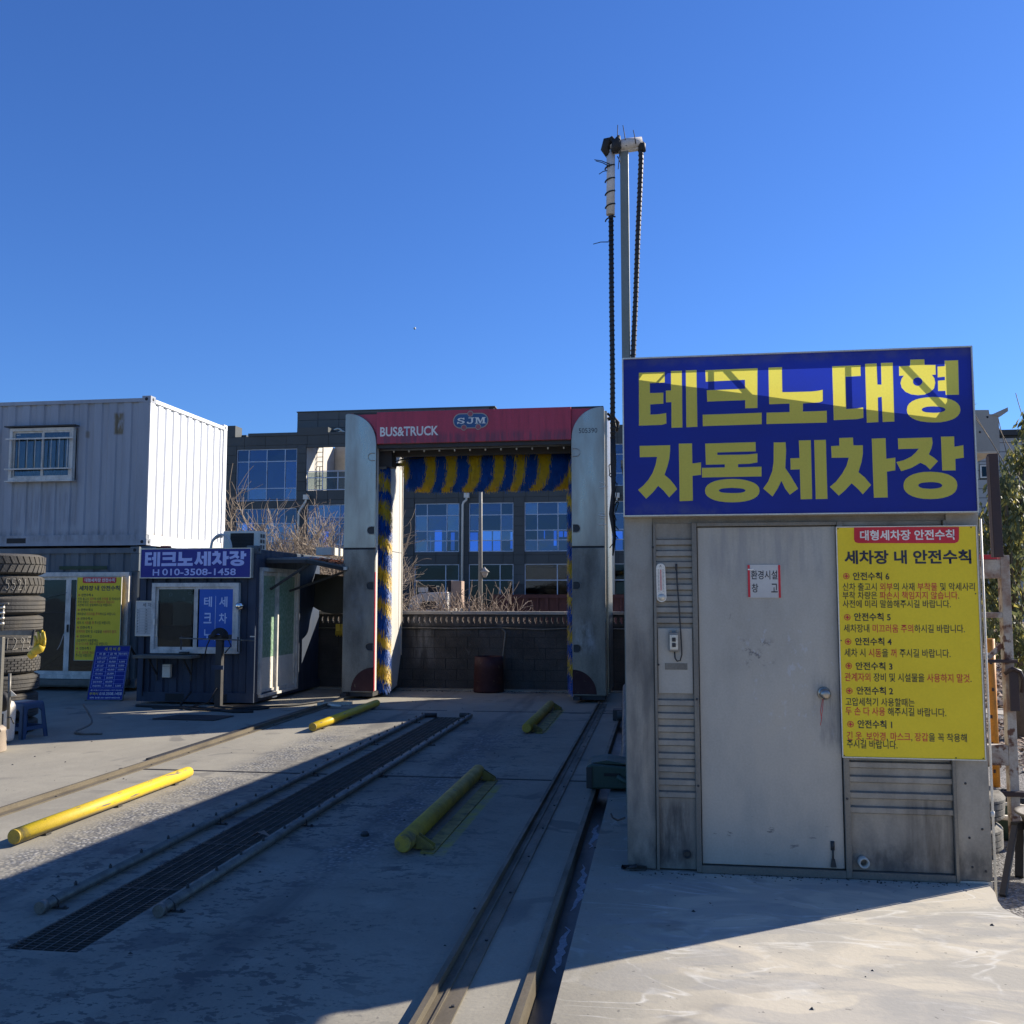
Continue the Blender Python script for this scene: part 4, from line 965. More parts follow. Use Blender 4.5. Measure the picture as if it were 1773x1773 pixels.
# ---------------------------------------------------------------- wash gantry
G = thing('wash_gantry', 'tall stainless steel and red bus and truck wash gantry with blue and yellow brushes', 'wash gantry', (0, 0, 0))
GY0, GY1 = 15.10, 16.72
LX0, LX1 = -4.975, -4.455
RX0, RX1 = -1.325, -.815
ZT, ZB, ZM = 4.56, 4.045, 2.37
def colfront(x0, x1, flip):
    # upper panel with quarter-round shoulder; red corner fill behind it
    s = -1 if flip else 1
    inner = x0 if flip else x1; outer = x1 if flip else x0
    w = abs(x1 - x0)
    pts = [(outer, ZM + .012), (outer, ZT - .02), (outer + s * .04, ZT - .005)]
    for i in range(1, 15):
        a = math.pi / 2 * i / 14
        pts.append((outer + s * (.05 + (w - .055) * math.sin(a)), ZB + .02 + (ZT - .01 - ZB - .02) * math.cos(a)))
    pts += [(inner - s * .002, ZB), (inner - s * .002, ZM + .012)]
    MB().prism(pts, GY0, GY0 + .05).build('upper_front_panel', M_stain, G, bevel=.006)
    MB().prism([(outer + s * .06, ZT), (inner, ZT), (inner, ZB), (outer + s * .05, ZB)], GY0 + .052, GY0 + .07).build('red_corner', M_red, G)
    lo = [(x0 + .002, .11), (x1 - .002, .11), (x1 - .002, ZM - .012), (x0 + .002, ZM - .012)]
    MB().prism(lo, GY0 - .004, GY0 + .05).build('lower_front_panel', M_steelLow, G, bevel=.006)
    rbox('panel_joint', M_black, G, x0 + .004, x1 - .004, GY0 + .004, GY0 + .05, ZM - .011, ZM + .011)
    # red sweep low on the panel
    sw = [(inner - s * .004, .13), (inner - s * .004, .52)]
    for i in range(12):
        a = math.pi / 2 * i / 11
        sw.append((inner - s * (.01 + .36 * math.sin(a)), .13 + .37 * math.cos(a)))
    outline('red_sweep', [sw], M_drum, GY0 - .0055, G)
    # recessed D shaped grips
    for z in (3.84, 2.66, 1.78, .82):
        gx = inner - s * .075
        arc = [(gx - s * .06 * math.sin(math.pi * i / 14), z + .06 * math.cos(math.pi * i / 14)) for i in range(15)]
        pl = [(gx + s * .055, z + .06)] + arc + [(gx + s * .055, z - .06)]
        if z > 3:
            MB().tube([(x, GY0 - .008, q) for x, q in pl], .006, 6, cap=True).build('grip_rim', M_stain, G)
        else:
            outline('grip_recess', [pl], M_dark, GY0 - .006, G)
            MB().tube([(x, GY0 - .010, q) for x, q in pl], .006, 6, cap=True).build('grip_rim', M_stain, G)
colfront(LX0, LX1, False)
colfront(RX0, RX1, True)
# column bodies
rbox('frame_post', M_stain, G, LX0 + .004, LX0 + .07, GY1 - .08, GY1, .11, ZT - .03)
rbox('frame_post', M_stain, G, LX0 + .004, LX0 + .03, GY0 + .051, GY0 + .12, .11, ZT - .03)
rbox('outer_wall', M_stain, G, RX1 - .03, RX1 + .035, GY0 + .25, GY1, .11, ZT - .03)
rbox('outer_trim', M_alu, G, RX1 - .026, RX1 - .003, GY0 + .051, GY0 + .249, .11, ZT - .03)
b = MB(); z = .3
while z < 4.4:
    b.lathe((RX1 + .035, GY0 + .32, z), [(0, .004), (.006, .003), (.007, 0)], 6, axis='x'); z += .16
b.build('rivet', M_dark, G, kind='stuff')
# inner walls, front leaf edge and rear leaf
rbox('inner_leaf_edge', M_red, G, LX1 - .002, LX1 + .004, GY0 + .0, GY0 + .045, .13, 2.0)
rbox('front_return', M_gin, G, LX1 - .03, LX1 - .003, GY0 + .051, GY0 + .16, .13, ZB)
rbox('front_return', M_gin, G, RX0 + .003, RX0 + .03, GY0 + .051, GY0 + .16, .13, ZB)
for xx, s in ((LX1, -1), (RX0, 1)):
    a0, a1 = sorted((xx, xx + s * .03))
    MB().extr([(a0, 15.98, .02), (a0, 16.50, .10), (a0, 16.72, .58), (a0, 16.72, ZB), (a0, 15.98, ZB)], (.03, 0, 0)).build('inner_panel', M_gin, G)
    MB().box(a0 - (.004 if s > 0 else 0), a1 + (.004 if s < 0 else 0), 16.55, 16.575, .30, ZB).build('seam_strip', M_alu, G)
    rbox('rear_edge', M_alu, G, a0 - .015, a1 + .015, 16.722, 16.75, .60, ZB)
    rbox('panel_seam', M_dark, G, a0 - .0015, a1 + .0015, 15.985, 16.715, 2.365, 2.375)
rbox('rear_wall', M_grey, G, RX0 + .031, RX1 - .031, 16.66, 16.72, .11, ZT - .05)
# wheel bogies
for x0, x1 in ((LX0, LX1), (RX0, RX1)):
    f = MB().box(x0 + .02, x1 - .02, GY0 + .02, GY1 - .05, .045, .109); f.build('wheel_carriage', M_dark, G)
    for y in (15.35, 16.45):
        MB().lathe(((x0 + x1) / 2, y, .055), [(0, -.05), (.052, -.05), (.052, .05), (0, .05)], 16, axis='x').build('wheel', M_dark, G)
    MB().box(x0 + .02, x0 + .12, GY0 - .15, GY0 + .02, .05, .10).build('buffer', M_dark, G)
# top
rbox('red_beam', M_red, G, LX1 + .001, RX0 - .001, GY0 - .006, GY0 + .05, ZB, ZT, bevel=.008)
rbox('roof_cap', M_dark, G, LX0 + .12, RX1 - .01, GY0 + .051, GY1, ZT - .02, ZT + .012)
rbox('beam_lip', M_dark, G, LX1 + .01, RX0 - .01, GY0 + .052, GY0 + .10, ZB - .06, ZB + .02)
rbox('top_box', M_dark, G, LX1 + .01, RX0 - .01, GY0 + .5, GY0 + .62, ZB - .13, ZT - .03)
rbox('rear_box', M_dark, G, LX1 + .01, RX0 - .01, GY1 - .10, GY1, ZB + .15, ZT - .03)
MB().tube([(LX1 + .02, GY0 + .15, ZB - .075), (RX0 - .02, GY0 + .15, ZB - .06)], .018, 8).build('spray_bar', M_galv, G)
n = MB()
for i in range(12):
    x = LX1 + .25 + i * .25
    n.lathe((x, GY0 + .15, ZB - .10), [(0, -.02), (.012, -.02), (.014, .01)], 7)
n.build('nozzle_row', M_alu, G, kind='stuff')
MB().tube([(LX1 + .03, 15.6, ZB - .26), (LX1 + .25, 15.7, ZB - .17), (LX1 + .6, 15.8, ZB - .13)], .012, 6).build('cable', M_black, G)
rbox('brush_motor', M_dark, G, LX1 - .24, LX1 + .16, 15.45, 15.72, ZB - .32, ZB + .2)
rbox('brush_bracket', M_galv, G, LX1 - .05, LX1 + .08, 15.40, 15.45, ZB - .36, ZB - .325)
# brushes
def bristles(n, place, droop, blue_yel, L, w=.006):
    mb = MB()
    for i in range(n):
        c, d, s = place(i)
        l = L * (random.uniform(.90, 1.0) if random.random() < .97 else random.uniform(1.0, 1.08))
        side = d.cross(Vector((0, 0, 1)))
        if side.length < .05: side = Vector((1, 0, 0))
        side.normalize(); side = side * w * random.uniform(.6, 1.3)
        pts = []
        p = Vector(c); v = Vector(d)
        K = 4
        for k in range(K + 1):
            pts.append(p.copy()); p = p + v * (l / K); v = (v + Vector((0, 0, -droop / K * random.uniform(.8, 1.2)))).normalized()
        vs = []
        for k, q in enumerate(pts):
            t = 1 - .55 * k / K
            vs += [q - side * t, q + side * t]
        mb.add(vs, [(2 * k, 2 * k + 1, 2 * k + 3, 2 * k + 2) for k in range(K)], 0 if blue_yel(s) else 1)
    return mb
def vbrush(cx, cy, name_label, z0=.06, z1=3.86, rad=.20):
    t = put('side_brush', None, G)
    MB().tube([(cx, cy, .12), (cx, cy, z1 + .12)], .035, 10).build('shaft', M_dark, t)
    def place(i):
        z = random.uniform(z0 + .12, z1); a = random.uniform(0, 2 * math.pi)
        s = (z / .52 + a / (2 * math.pi) + .06 * math.sin(z * 7.3) + random.gauss(0, .085)) % 1
        if z > z1 - .5: up = -.9
        else: up = -.35
        d = Vector((math.cos(a), math.sin(a), up)).normalized()
        return (cx + .03 * math.cos(a), cy + .03 * math.sin(a), z), d, s
    mb = bristles(11000, place, 2.2, lambda s: s < .55, rad * 2.0, .0055)
    mb.build('bristles', [M_blueB, M_yelB], t, fix=False, kind='stuff')
vbrush(-4.47, 15.60, 'left', rad=.105)
vbrush(-1.30, 15.60, 'right', rad=.10)
t = put('top_brush', None, G)
TY, TZ = 16.2, 3.86
tx0, tx1 = (-4.162,3.901)[0], (-1.481,3.846)[0]
MB().tube([(LX1 + .03, TY, TZ), (RX0 - .03, TY, TZ)], .03, 10).build('shaft', M_dark, t)
def place(i):
    x = random.uniform(tx0 + .05, tx1 - .03); a = random.uniform(0, 2 * math.pi)
    s = ((x - tx0) / .385 + .05 * math.sin(x * 5.3) + .30 * math.cos(a + .6) + random.gauss(0, .03)) % 1
    lean = random.gauss(0, .05)
    if x < tx0 + .25: lean -= .5 * (tx0 + .25 - x) / .25
    if x > tx1 - .2: lean += .4 * (x - tx1 + .2) / .2
    d = Vector((lean, math.cos(a), max(-.6, math.sin(a) * 1.1))).normalized()
    return (x, TY + .03 * math.cos(a), TZ + .03 * math.sin(a)), d, s
bristles(26000, place, 3.6, lambda s: s < .52, .47, .0062).build('bristles', [M_blueB, M_yelB], t, fix=False, kind='stuff')
# lettering and emblem on the beam
yb = GY0 - .0085
text('BUS&TRUCK', (-4.394,4.202)[0], (-3.438,4.243)[0], (-3.994,4.164)[1], (-3.996,4.318)[1], yb, M_nwhite, G, bold=.025)
text('505390', (-1.206,4.186)[0], (-0.9194,4.179)[0], (-1.063,4.142)[1], (-1.062,4.219)[1], GY0 - .0025, M_nblack, G)
em = put('emblem', None, G)
ex, ez = (-2.916,4.382)
def stadium(cx, cz, hw, hh, n=14):
    o = []
    for i in range(n + 1):
        a = -math.pi / 2 + math.pi * i / n; o.append((cx + hw - hh + hh * math.cos(a), cz + hh * math.sin(a)))
    for i in range(n + 1):
        a = math.pi / 2 + math.pi * i / n; o.append((cx - hw + hh + hh * math.cos(a), cz + hh * math.sin(a)))
    return o
M_eblue = mat('emblem blue', (.03, .10, .22), .4, fine=.03)
M_egold = mat('emblem rim', (.42, .36, .34), .5, fine=.03)
M_ered = mat('emblem red', (.48, .10, .10), .4, fine=.03)
outline('plate', [stadium(ex, ez, .285, .122)], M_egold, yb - .004, em, ext=.003)
outline('field', [stadium(ex, ez, .268, .106)], M_eblue, yb - .009, em)
for dx, dz in ((-.005, .112), (-.108, -.108), (.122, -.102)):
    outline('dot_rim', [ring(ex + dx, ez + dz, .048)], M_egold, yb - .011, em)
    outline('dot', [ring(ex + dx, ez + dz, .037)], M_ered, yb - .0125, em)
y2 = yb - .0145
sx = ex - .215; h = .05
S = [(sx, ez - h), (sx + .015, ez - h), (sx + .02, ez - h * .7), (sx + .07, ez - h * .98), (sx + .11, ez - h * .75), (sx + .125, ez - h * .35), (sx + .10, ez), (sx + .05, ez + h * .25), (sx + .035, ez + h * .5), (sx + .055, ez + h * .72), (sx + .085, ez + h * .6), (sx + .10, ez + h * .35), (sx + .118, ez + h * .35), (sx + .115, ez + h), (sx + .10, ez + h), (sx + .095, ez + h * .85), (sx + .06, ez + h), (sx + .02, ez + h * .85), (sx, ez + h * .45), (sx + .02, ez + h * .05), (sx + .07, ez - h * .2), (sx + .09, ez - h * .45), (sx + .07, ez - h * .68), (sx + .04, ez - h * .62), (sx + .02, ez - h * .3), (sx, ez - h * .3)]
outline('letter', [S], M_nwhite, y2, em)
jx = ex - .065
outline('letter', [[(jx + .03, ez + h), (jx + .125, ez + h), (jx + .125, ez + h * .75), (jx + .105, ez + h * .75), (jx + .105, ez - h * .5), (jx + .08, ez - h * .95), (jx + .04, ez - h * 1.02), (jx + .005, ez - h * .8), (jx + .005, ez - h * .35), (jx + .03, ez - h * .35), (jx + .035, ez - h * .65), (jx + .06, ez - h * .7), (jx + .075, ez - h * .4), (jx + .075, ez + h * .75), (jx + .03, ez + h * .75)]], M_nwhite, y2, em)
mx_ = ex + .07
outline('letter', [[(mx_, ez - h), (mx_ + .055, ez - h), (mx_ + .055, ez - h * .75), (mx_ + .04, ez - h * .75), (mx_ + .04, ez + h * .45), (mx_ + .078, ez - h), (mx_ + .09, ez - h), (mx_ + .125, ez + h * .45), (mx_ + .125, ez - h * .75), (mx_ + .108, ez - h * .75), (mx_ + .108, ez - h), (mx_ + .172, ez - h), (mx_ + .172, ez - h * .75), (mx_ + .156, ez - h * .75), (mx_ + .156, ez + h * .75), (mx_ + .172, ez + h * .75), (mx_ + .172, ez + h), (mx_ + .118, ez + h), (mx_ + .09, ez - h * .25), (mx_ + .06, ez + h), (mx_, ez + h), (mx_, ez + h * .75), (mx_ + .016, ez + h * .75), (mx_ + .016, ez - h * .75), (mx_, ez - h * .75)]], M_nwhite, y2, em)
# cable bundle at the right shoulder
k = MB()
k.tube([(RX1 + .04, 15.5, 4.42), (RX1 + .12, 15.5, 4.45), (RX1 + .20, 15.5, 4.36), (RX1 + .18, 15.5, 4.22)], [.03, .04, .035, .02], 8)
k.tube([(RX1 + .04, 15.4, 4.50), (RX1 + .14, 15.4, 4.40), (RX1 + .16, 15.4, 4.28), (RX1 + .22, 15.4, 4.24)], [.02, .02, .02, .01], 8)
k.build('cable_bundle', M_black, G)
for i in range(8):
    z = random.choice([2.7, 2.85, 3.1, 3.3, 3.35, 3.7]) + random.uniform(-.05, .05)
    MB().tube([(RX1 - .02, GY0 - .005, z), (RX1 + .02, GY0 - .02, z + .005), (RX1 + .09 * random.choice([-1, -.8]), GY0 - .06, z + random.uniform(-.02, .04))], .0035, 4).build('cable_tie', M_nwhite, G)
# end stop at the foot of the left column
t = thing('rail_end_stop', 'pale bent metal rail stop lying at the foot of the left gantry column', 'rail stop', (-4.72, 14.15, 0))
MB().extr([(-.28, -.10, .004), (.18, .10, .004), (.18, .16, .004), (-.28, -.02, .004)], (0, 0, .05)).build('plate', M_alu, t)
MB().tube([(-.1, -.12, .03), (.0, -.22, .03), (.12, -.2, .02)], .02, 8).build('rag', M_pvcw, t)

# ---------------------------------------------------------------- block wall
WY = 16.95
W = thing('block_wall', 'dark painted cinder block wall with a pierced top course and pale coping behind the gantry', 'wall', (0, 0, 0))
rbox('mortar_core', M_pit if False else mat('dark mortar', (.04, .042, .045), .9), W, -7.6, 2.4, WY + .012, WY + .14, -.15, 1.095)
blk = MB().box(0, .382, 0, .15, 0, .178).mesh('block', M_block)
half = MB().box(0, .187, 0, .15, 0, .178).mesh('block', M_block)
for r_ in range(6):
    z = -.02 + r_ * .186
    x = -7.6 - (.195 if r_ % 2 else 0)
    while x < 2.3:
        if x > -6.7:
            o = put('block', blk, W, loc=(x + random.uniform(-.002, .002), WY + random.uniform(-.003, .003), z))
        x += .39
vb = MB(); vb.box(0, .014, 0, .10, 0, .20); vb.box(.062, .0975, 0, .10, 0, .20); vb.box(.014, .062, 0, .10, 0, .045); vb.box(.014, .062, 0, .10, .155, .20)
vb.box(.014, .030, .0, .10, .045, .075)
vbm = vb.mesh('pierced_block', M_block)
x = -6.4
while x < 1.6:
    put('pierced_block', vbm, W, loc=(x, WY + .01 + random.uniform(-.003, .003), 1.10)); x += .0985
rbox('lower_band', M_block, W, -6.4, 1.6, WY - .015, WY + .14, 1.096, 1.0995)
x = -6.6
cp_ = MB().box(0, .99, -.03, .16, 0, .05).mesh('coping_slab', M_cope)
for i in range(9): put('coping_slab', cp_, W, loc=(-6.6 + i, WY, 1.304 + random.uniform(-.002, .002)))
rbox('ground_ledge', M_conc, W, -6.6, 1.5, WY - .22, WY - .004, -.02, .02)
t = thing('wall_conduit', 'thin grey conduit running along the block wall and down into the dark red drum', 'conduit', (0, 0, 0))
cpts = [(-6.2, WY - .03, 1.05), (-4.2, WY - .03, 1.065), (-3.6, WY - .03, 1.055), (-2.9, WY - .03, 1.07), (-2.72, WY - .035, 1.075), (-2.64, WY - .04, 1.0), (-2.66, WY - .04, .8), (-2.69, WY - .04, .55), (-2.71, WY - .06, .30)]
MB().tube(cpts, .017, 8).build('drop', M_galv, t)
MB().tube([(-2.75, WY - .03, 1.072), (-2.0, WY - .03, 1.045), (-1.6, WY - .03, 1.065), (.4, WY - .03, 1.06)], .013, 8).build('run', M_galv, t)
t = thing('red_drum', 'dark red open steel drum standing against the block wall under the conduit', 'drum', (-2.88, 16.60, 0))
MB().lathe((0, 0, 0), [(0, .003), (.255, .003), (.262, .03), (.25, .20), (.256, .21), (.246, .40), (.25, .41), (.236, .60), (.226, .60), (.24, .40), (.24, .05), (0, .05)], 28).build('shell', M_drum, t)
t = thing('wall_leaning_hose', 'loop of grey hose hanging on the block wall right of the gantry', 'hose', (0, 0, 0))
MB().tube([(-.36 + .1 * math.cos(a), WY - .05, .62 + .28 * math.sin(a)) for a in [math.pi * .5 + .25 * k for k in range(16)]], .012, 6).build('hose', M_galv, t)


# ---------------------------------------------------------------- containers
def corr_wall(name, m, parent, p0, p1, z0, z1, nrm, depth=.026, pitch=.28, phase=0.0):
    """pressed trapezoid sheet from p0 to p1 (xy), nrm = outward direction"""
    p0, p1 = Vector((*p0, 0)), Vector((*p1, 0)); L = (p1 - p0).length; d = (p1 - p0) / L; n = Vector((*nrm, 0))
    # profile stations
    st = []
    k = math.floor(-phase / pitch) - 1
    while True:
        b = k * pitch + phase
        for s, h in ((0, 0), (.25, 0), (.34, 1), (.66, 1), (.75, 0)):
            st.append((b + s * pitch, h * depth))
        if b > L: break
        k += 1
    pts = []
    def hv(x):
        for i in range(len(st) - 1):
            if st[i][0] <= x <= st[i + 1][0]:
                t = (x - st[i][0]) / max(1e-9, st[i + 1][0] - st[i][0]); return st[i][1] * (1 - t) + st[i + 1][1] * t
        return 0
    pts = [(0, hv(0))] + [(s, h) for s, h in st if 0 < s < L] + [(L, hv(L))]
    vs = []
    for s, h in pts:
        q = p0 + d * s - n * h
        vs += [(q.x, q.y, z0), (q.x, q.y, z1)]
    fs = [(2 * i, 2 * i + 2, 2 * i + 3, 2 * i + 1) for i in range(len(pts) - 1)]
    return MB().add(vs, fs).build(name, m, parent, fix=False)

def sheet_with_hole(name, m, parent, x0, x1, y, z0, z1, hole, pitch=.28):
    hx0, hx1, hz0, hz1 = hole
    for a, b, c, d in ((x0, hx0, z0, z1), (hx1, x1, z0, z1), (hx0, hx1, z0, hz0), (hx0, hx1, hz1, z1)):
        if b - a > .01 and d - c > .01:
            corr_wall(name, m, parent, (a, y), (b, y), c, d, (0, -1), phase=-(a % pitch), pitch=pitch)

def casting(parent, m, x, y, z, sx, sy):
    MB().box(x, x + sx, y, y + sy, z, z + .118).build('corner_casting', m, parent, bevel=.006)
    cx = x + sx / 2
    MB().lathe((cx, min(y, y + sy) - .001, z + .06), [(0, -.002), (.026, -.002), (.030, 0)], 12, axis='y').build('casting_hole', M_black, parent)
    xx = max(x, x + sx) + .001
    MB().lathe((xx, y + sy / 2, z + .06), [(0, .002), (.026, .002), (.030, 0)], 12, axis='x').build('casting_hole', M_black, parent)

# upper white container
UC = thing('stacked_container', 'white corrugated container stacked on top, with a barred window in its weathered, shade-toned front', 'container', (0, 0, 0))
X0, X1, Y0, Y1, Z0, Z1 = -14.9, -8.80, 15.90, 19.0, 2.50, 5.10
hole = (-11.43, -10.20, 3.66, 4.60)
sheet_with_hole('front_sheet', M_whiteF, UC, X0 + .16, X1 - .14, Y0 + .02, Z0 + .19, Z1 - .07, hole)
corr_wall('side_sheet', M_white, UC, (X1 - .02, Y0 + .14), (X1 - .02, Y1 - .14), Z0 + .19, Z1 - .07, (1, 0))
rbox('bottom_rail', M_whiteF, UC, X0 + .16, X1 - .001, Y0 - .004, Y0 + .10, Z0 + .001, Z0 + .19)
rbox('bottom_rail', M_white, UC, X1 - .10, X1 + .004, Y0 + .101, Y1 - .16, Z0 + .001, Z0 + .19)
rbox('top_rail', M_whiteF, UC, X0 + .16, X1 - .14, Y0 - .002, Y0 + .06, Z1 - .07, Z1 - .005)
rbox('top_rail', M_white, UC, X1 - .06, X1 + .002, Y0 + .18, Y1 - .16, Z1 - .07, Z1 - .005)
rbox('corner_post', M_whiteF, UC, X1 - .14, X1 - .006, Y0 - .006, Y0 + .002, Z0 + .19, Z1 - .08)
rbox('corner_post', M_white, UC, X1 - .14, X1 + .004, Y0 + .003, Y0 + .14, Z0 + .19, Z1 - .08)
rbox('corner_post', M_white, UC, X1 - .13, X1 + .004, Y1 - .14, Y1, Z0 + .001, Z1 - .08)
rbox('roof_sheet', M_white, UC, X0, X1 - .061, Y0 + .061, Y1, Z1 - .05, Z1 - .03)
rbox('rear_wall', M_white, UC, X0, X1 - .14, Y1 - .05, Y1, Z0 + .19, Z1 - .06)
rbox('floor', M_dark, UC, X0, X1 - .11, Y0 + .11, Y1 - .06, Z0 + .05, Z0 + .15)
rbox('left_wall', M_white, UC, X0, X0 + .05, Y0 + .1, Y1 - .06, Z0 + .19, Z1 - .06)
casting(UC, M_whiteF, X1 - .155, Y0 - .010, Z1 - .085, .165, .17)
casting(UC, M_white, X1 - .155, Y1 - .17, Z1 - .085, .165, .17)
casting(UC, M_whiteF, X1 - .155, Y0 - .010, Z0 + .001, .165, .16)
rbox('fork_pocket', M_black, UC, -11.45, -11.08, Y0 - .006, Y0 - .0045, Z0 + .05, Z0 + .14)
rbox('fork_pocket', M_black, UC, -12.9, -12.5, Y0 - .006, Y0 - .0045, Z0 + .05, Z0 + .14)
def window(parent, x0, x1, z0, z1, y, splits, mframe, mg, fw=.05, dep=.06, rows=(), sash=.03):
    w = put('window', None, parent)
    for a in ((x0, x1, z1 - fw, z1), (x0, x1, z0, z0 + fw), (x0, x0 + fw, z0 + fw, z1 - fw), (x1 - fw, x1, z0 + fw, z1 - fw)):
        rbox('frame', mframe, w, a[0], a[1], y - dep, y + .02, a[2], a[3], bevel=.003)
    xs = [x0 + fw] + list(splits) + [x1 - fw]
    for k in range(len(xs) - 1):
        a, b = xs[k], xs[k + 1]; yy = y - .018 - (.02 if k % 2 else 0)
        for c in ((a, b, z1 - fw - sash, z1 - fw), (a, b, z0 + fw, z0 + fw + sash), (a, a + sash, z0 + fw + sash, z1 - fw - sash), (b - sash, b, z0 + fw + sash, z1 - fw - sash)):
            rbox('sash', mframe, w, c[0], c[1], yy - .012, yy + .012, c[2], c[3])
        rbox('pane', mg, w, a + sash, b - sash, yy - .003, yy + .003, z0 + fw + sash, z1 - fw - sash)
    return w
w = window(UC, hole[0], hole[1], hole[2], hole[3], Y0 - .005, [-10.80], M_pvc, M_glw, fw=.055, dep=.07)
rbox('drip_cap', M_dark, UC, -11.50, -10.13, Y0 - .14, Y0 + .0, 4.615, 4.635)
rbox('outer_sill', M_pvc, UC, -11.47, -10.17, Y0 - .12, Y0 - .0, 3.635, 3.655)
for z in (3.86, 4.40): MB().box(-11.47, -10.17, Y0 - .135, Y0 - .105, z - .012, z + .012).build('guard_rail', M_pvc, UC)
for i in range(8):
    x = -11.36 + i * .155
    MB().tube([(x, Y0 - .12, 3.87), (x, Y0 - .12, 4.39)], .008, 6).build('guard_bar', M_pvc, UC)
cu = MB(); vs = []
for i in range(61):
    x = -11.38 + i * .0185; y = Y0 + .16 + .03 * math.sin(i * 1.15)
    vs += [(x, y, 3.72), (x + .01 * math.sin(i * .4), y, 4.28), (x, y, 4.56)]
cu.add(vs, [(3 * i, 3 * i + 3, 3 * i + 4, 3 * i + 1) for i in range(60)] + [(3 * i + 1, 3 * i + 4, 3 * i + 5, 3 * i + 2) for i in range(60)])
cu.build('curtain', mat('striped curtain', (.26, .255, .24), .8, dirt=(.09, .09, .095), amt=.9, scale=7, stretch=(3.5, 1, .5), fine=0), UC, fix=False)

# lower left grey container with sliding door
LC = thing('lower_container', 'grey green ground level container with a wide white framed sliding door', 'container', (0, 0, 0))
X0, X1, Y0, Y1, Z0, Z1 = -14.9, -8.86, 15.80, 18.3, .06, 2.47
dhole = (-11.75, -8.99, .05, 2.03)
sheet_with_hole('front_sheet', M_grey, LC, X0 + .16, X1 - .005, Y0 + .02, Z0 + .15, Z1 - .06, (dhole[0], dhole[1], .21, dhole[3]))
rbox('top_rail', M_grey, LC, X0 + .16, X1 - .17, Y0 - .004, Y0 + .08, Z1 - .11, Z1 - .02)
rbox('bottom_rail', M_grey, LC, X0 + .1, X1 - .001, Y0 - .004, Y0 + .10, Z0, Z0 + .14)
rbox('corner_post', M_grey, LC, X1 - .15, X1, Y0 - .008, Y0 + .1, 2.05, Z1 - .12)
casting(LC, M_grey, X1 - .165, Y0 - .014, Z1 - .118, .165, .17)
rbox('roof_sheet', M_dark, LC, X0, X1 - .18, Y0 + .09, Y1, Z1 - .05, Z1 - .03)
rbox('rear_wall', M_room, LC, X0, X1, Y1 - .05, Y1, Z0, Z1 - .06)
rbox('right_wall', M_grey, LC, X1 - .05, X1 - .002, Y0 + .18, Y1 - .06, Z0, Z1 - .06)
rbox('floor', M_wood, LC, X0, X1 - .06, Y0 + .11, Y1 - .06, Z0 + .14, Z0 + .18)
rbox('rust_patch', mat('green stain', (.04, .07, .04), .8), LC, -10.35, -9.45, Y0 - .008, Y0 - .001, 2.08, 2.14)
w = window(LC, dhole[0], dhole[1], .205, 2.03, Y0 - .005, [-10.13], M_pvc, M_gls, fw=.075, dep=.08, sash=.055)
rbox('door_step', M_wood, LC, -11.5, -8.95, Y0 - .16, Y0 - .006, .10, .20)
rbox('door_latch', M_black, LC, -10.125, -10.095, Y0 - .075, Y0 - .055, 1.00, 1.13, bevel=.004)
MB().tube([(-10.11, Y0 - .08, 1.02), (-10.16, Y0 - .09, .96), (-10.22, Y0 - .09, .78), (-10.27, Y0 - .09, .70)], .006, 6).build('tie_cord', M_wrap, LC)
rbox('inside_blind', M_dfilm, LC, -11.6, -10.17, Y0 + .05, Y0 + .06, .75, 1.95)
MB().bar((-10.95, Y0 + .25, .25), (-10.30, Y0 + .25, .70), .06, .06).build('leaning_board', M_wood, LC)
for x in (-9.92, -9.78): rbox('red_pole', M_nred, LC, x, x + .03, Y0 + .35, Y0 + .38, .30, .80)
MB().tube([(-11.3, Y0 - .1, 1.42), (-10.13, Y0 - .085, 1.68)], .004, 5).build('wire', M_galv, LC)
MB().tube([(-11.3, Y0 - .1, 1.33), (-10.13, Y0 - .085, 1.34)], .003, 5).build('wire', M_galv, LC)

# navy office container
NC = thing('office_container', 'small navy container office with a sliding window, blue lettered sign and side doors', 'office container', (0, 0, 0))
X0, X1, Y0, Y1, Z0, Z1 = -7.82, -5.965, 14.0, 16.88, .02, 2.335
wh = (-7.59, -6.205, .762, 1.815)
sheet_with_hole('front_sheet', M_navy, NC, X0 + .10, X1 - .12, Y0 + .02, Z0 + .16, Z1 - .08, wh, pitch=.22)
rbox('bottom_rail', M_navy, NC, X0, X1 - .001, Y0 - .006, Y0 + .08, Z0 + .02, Z0 + .16)
rbox('bottom_rail', M_navy, NC, X1 - .08, X1 + .003, Y0 + .081, Y1, Z0 + .02, Z0 + .14)
rbox('fork_pocket', M_black, NC, -7.36, -7.06, Y0 - .008, Y0 - .0065, .05, .16)
rbox('fork_pocket', M_black, NC, -6.60, -6.38, Y0 - .008, Y0 - .0065, .05, .16)
rbox('corner_post', M_navy, NC, X0, X0 + .10, Y0 - .004, Y0 + .09, Z0 + .16, Z1)
rbox('corner_post', M_navy, NC, X1 - .12, X1 + .001, Y0 - .004, Y0 + .12, Z0 + .16, Z1)
rbox('top_rail', M_navy, NC, X0 + .1, X1 - .12, Y0 - .002, Y0 + .08, Z1 - .08, Z1 - .01)
casting(NC, M_grey, X0, Y0 - .012, Z1 - .08, .16, .17); casting(NC, M_grey, X1 - .155, Y0 - .012, Z1 - .08, .165, .17)
corr_wall('roof_sheet', M_grey, NC, (X0 + .1, Y0 + .1), (X1 - .1, Y0 + .1), Z1 - .06, Z1 + .012, (0, -1), pitch=.22)
rbox('roof_panel', M_grey, NC, X0 + .02, X1 - .02, Y0 + .2, Y1, Z1 - .04, Z1 - .01)
rbox('rear_wall', M_navy, NC, X0, X1 - .05, Y1 - .05, Y1, Z0 + .1, Z1 - .05)
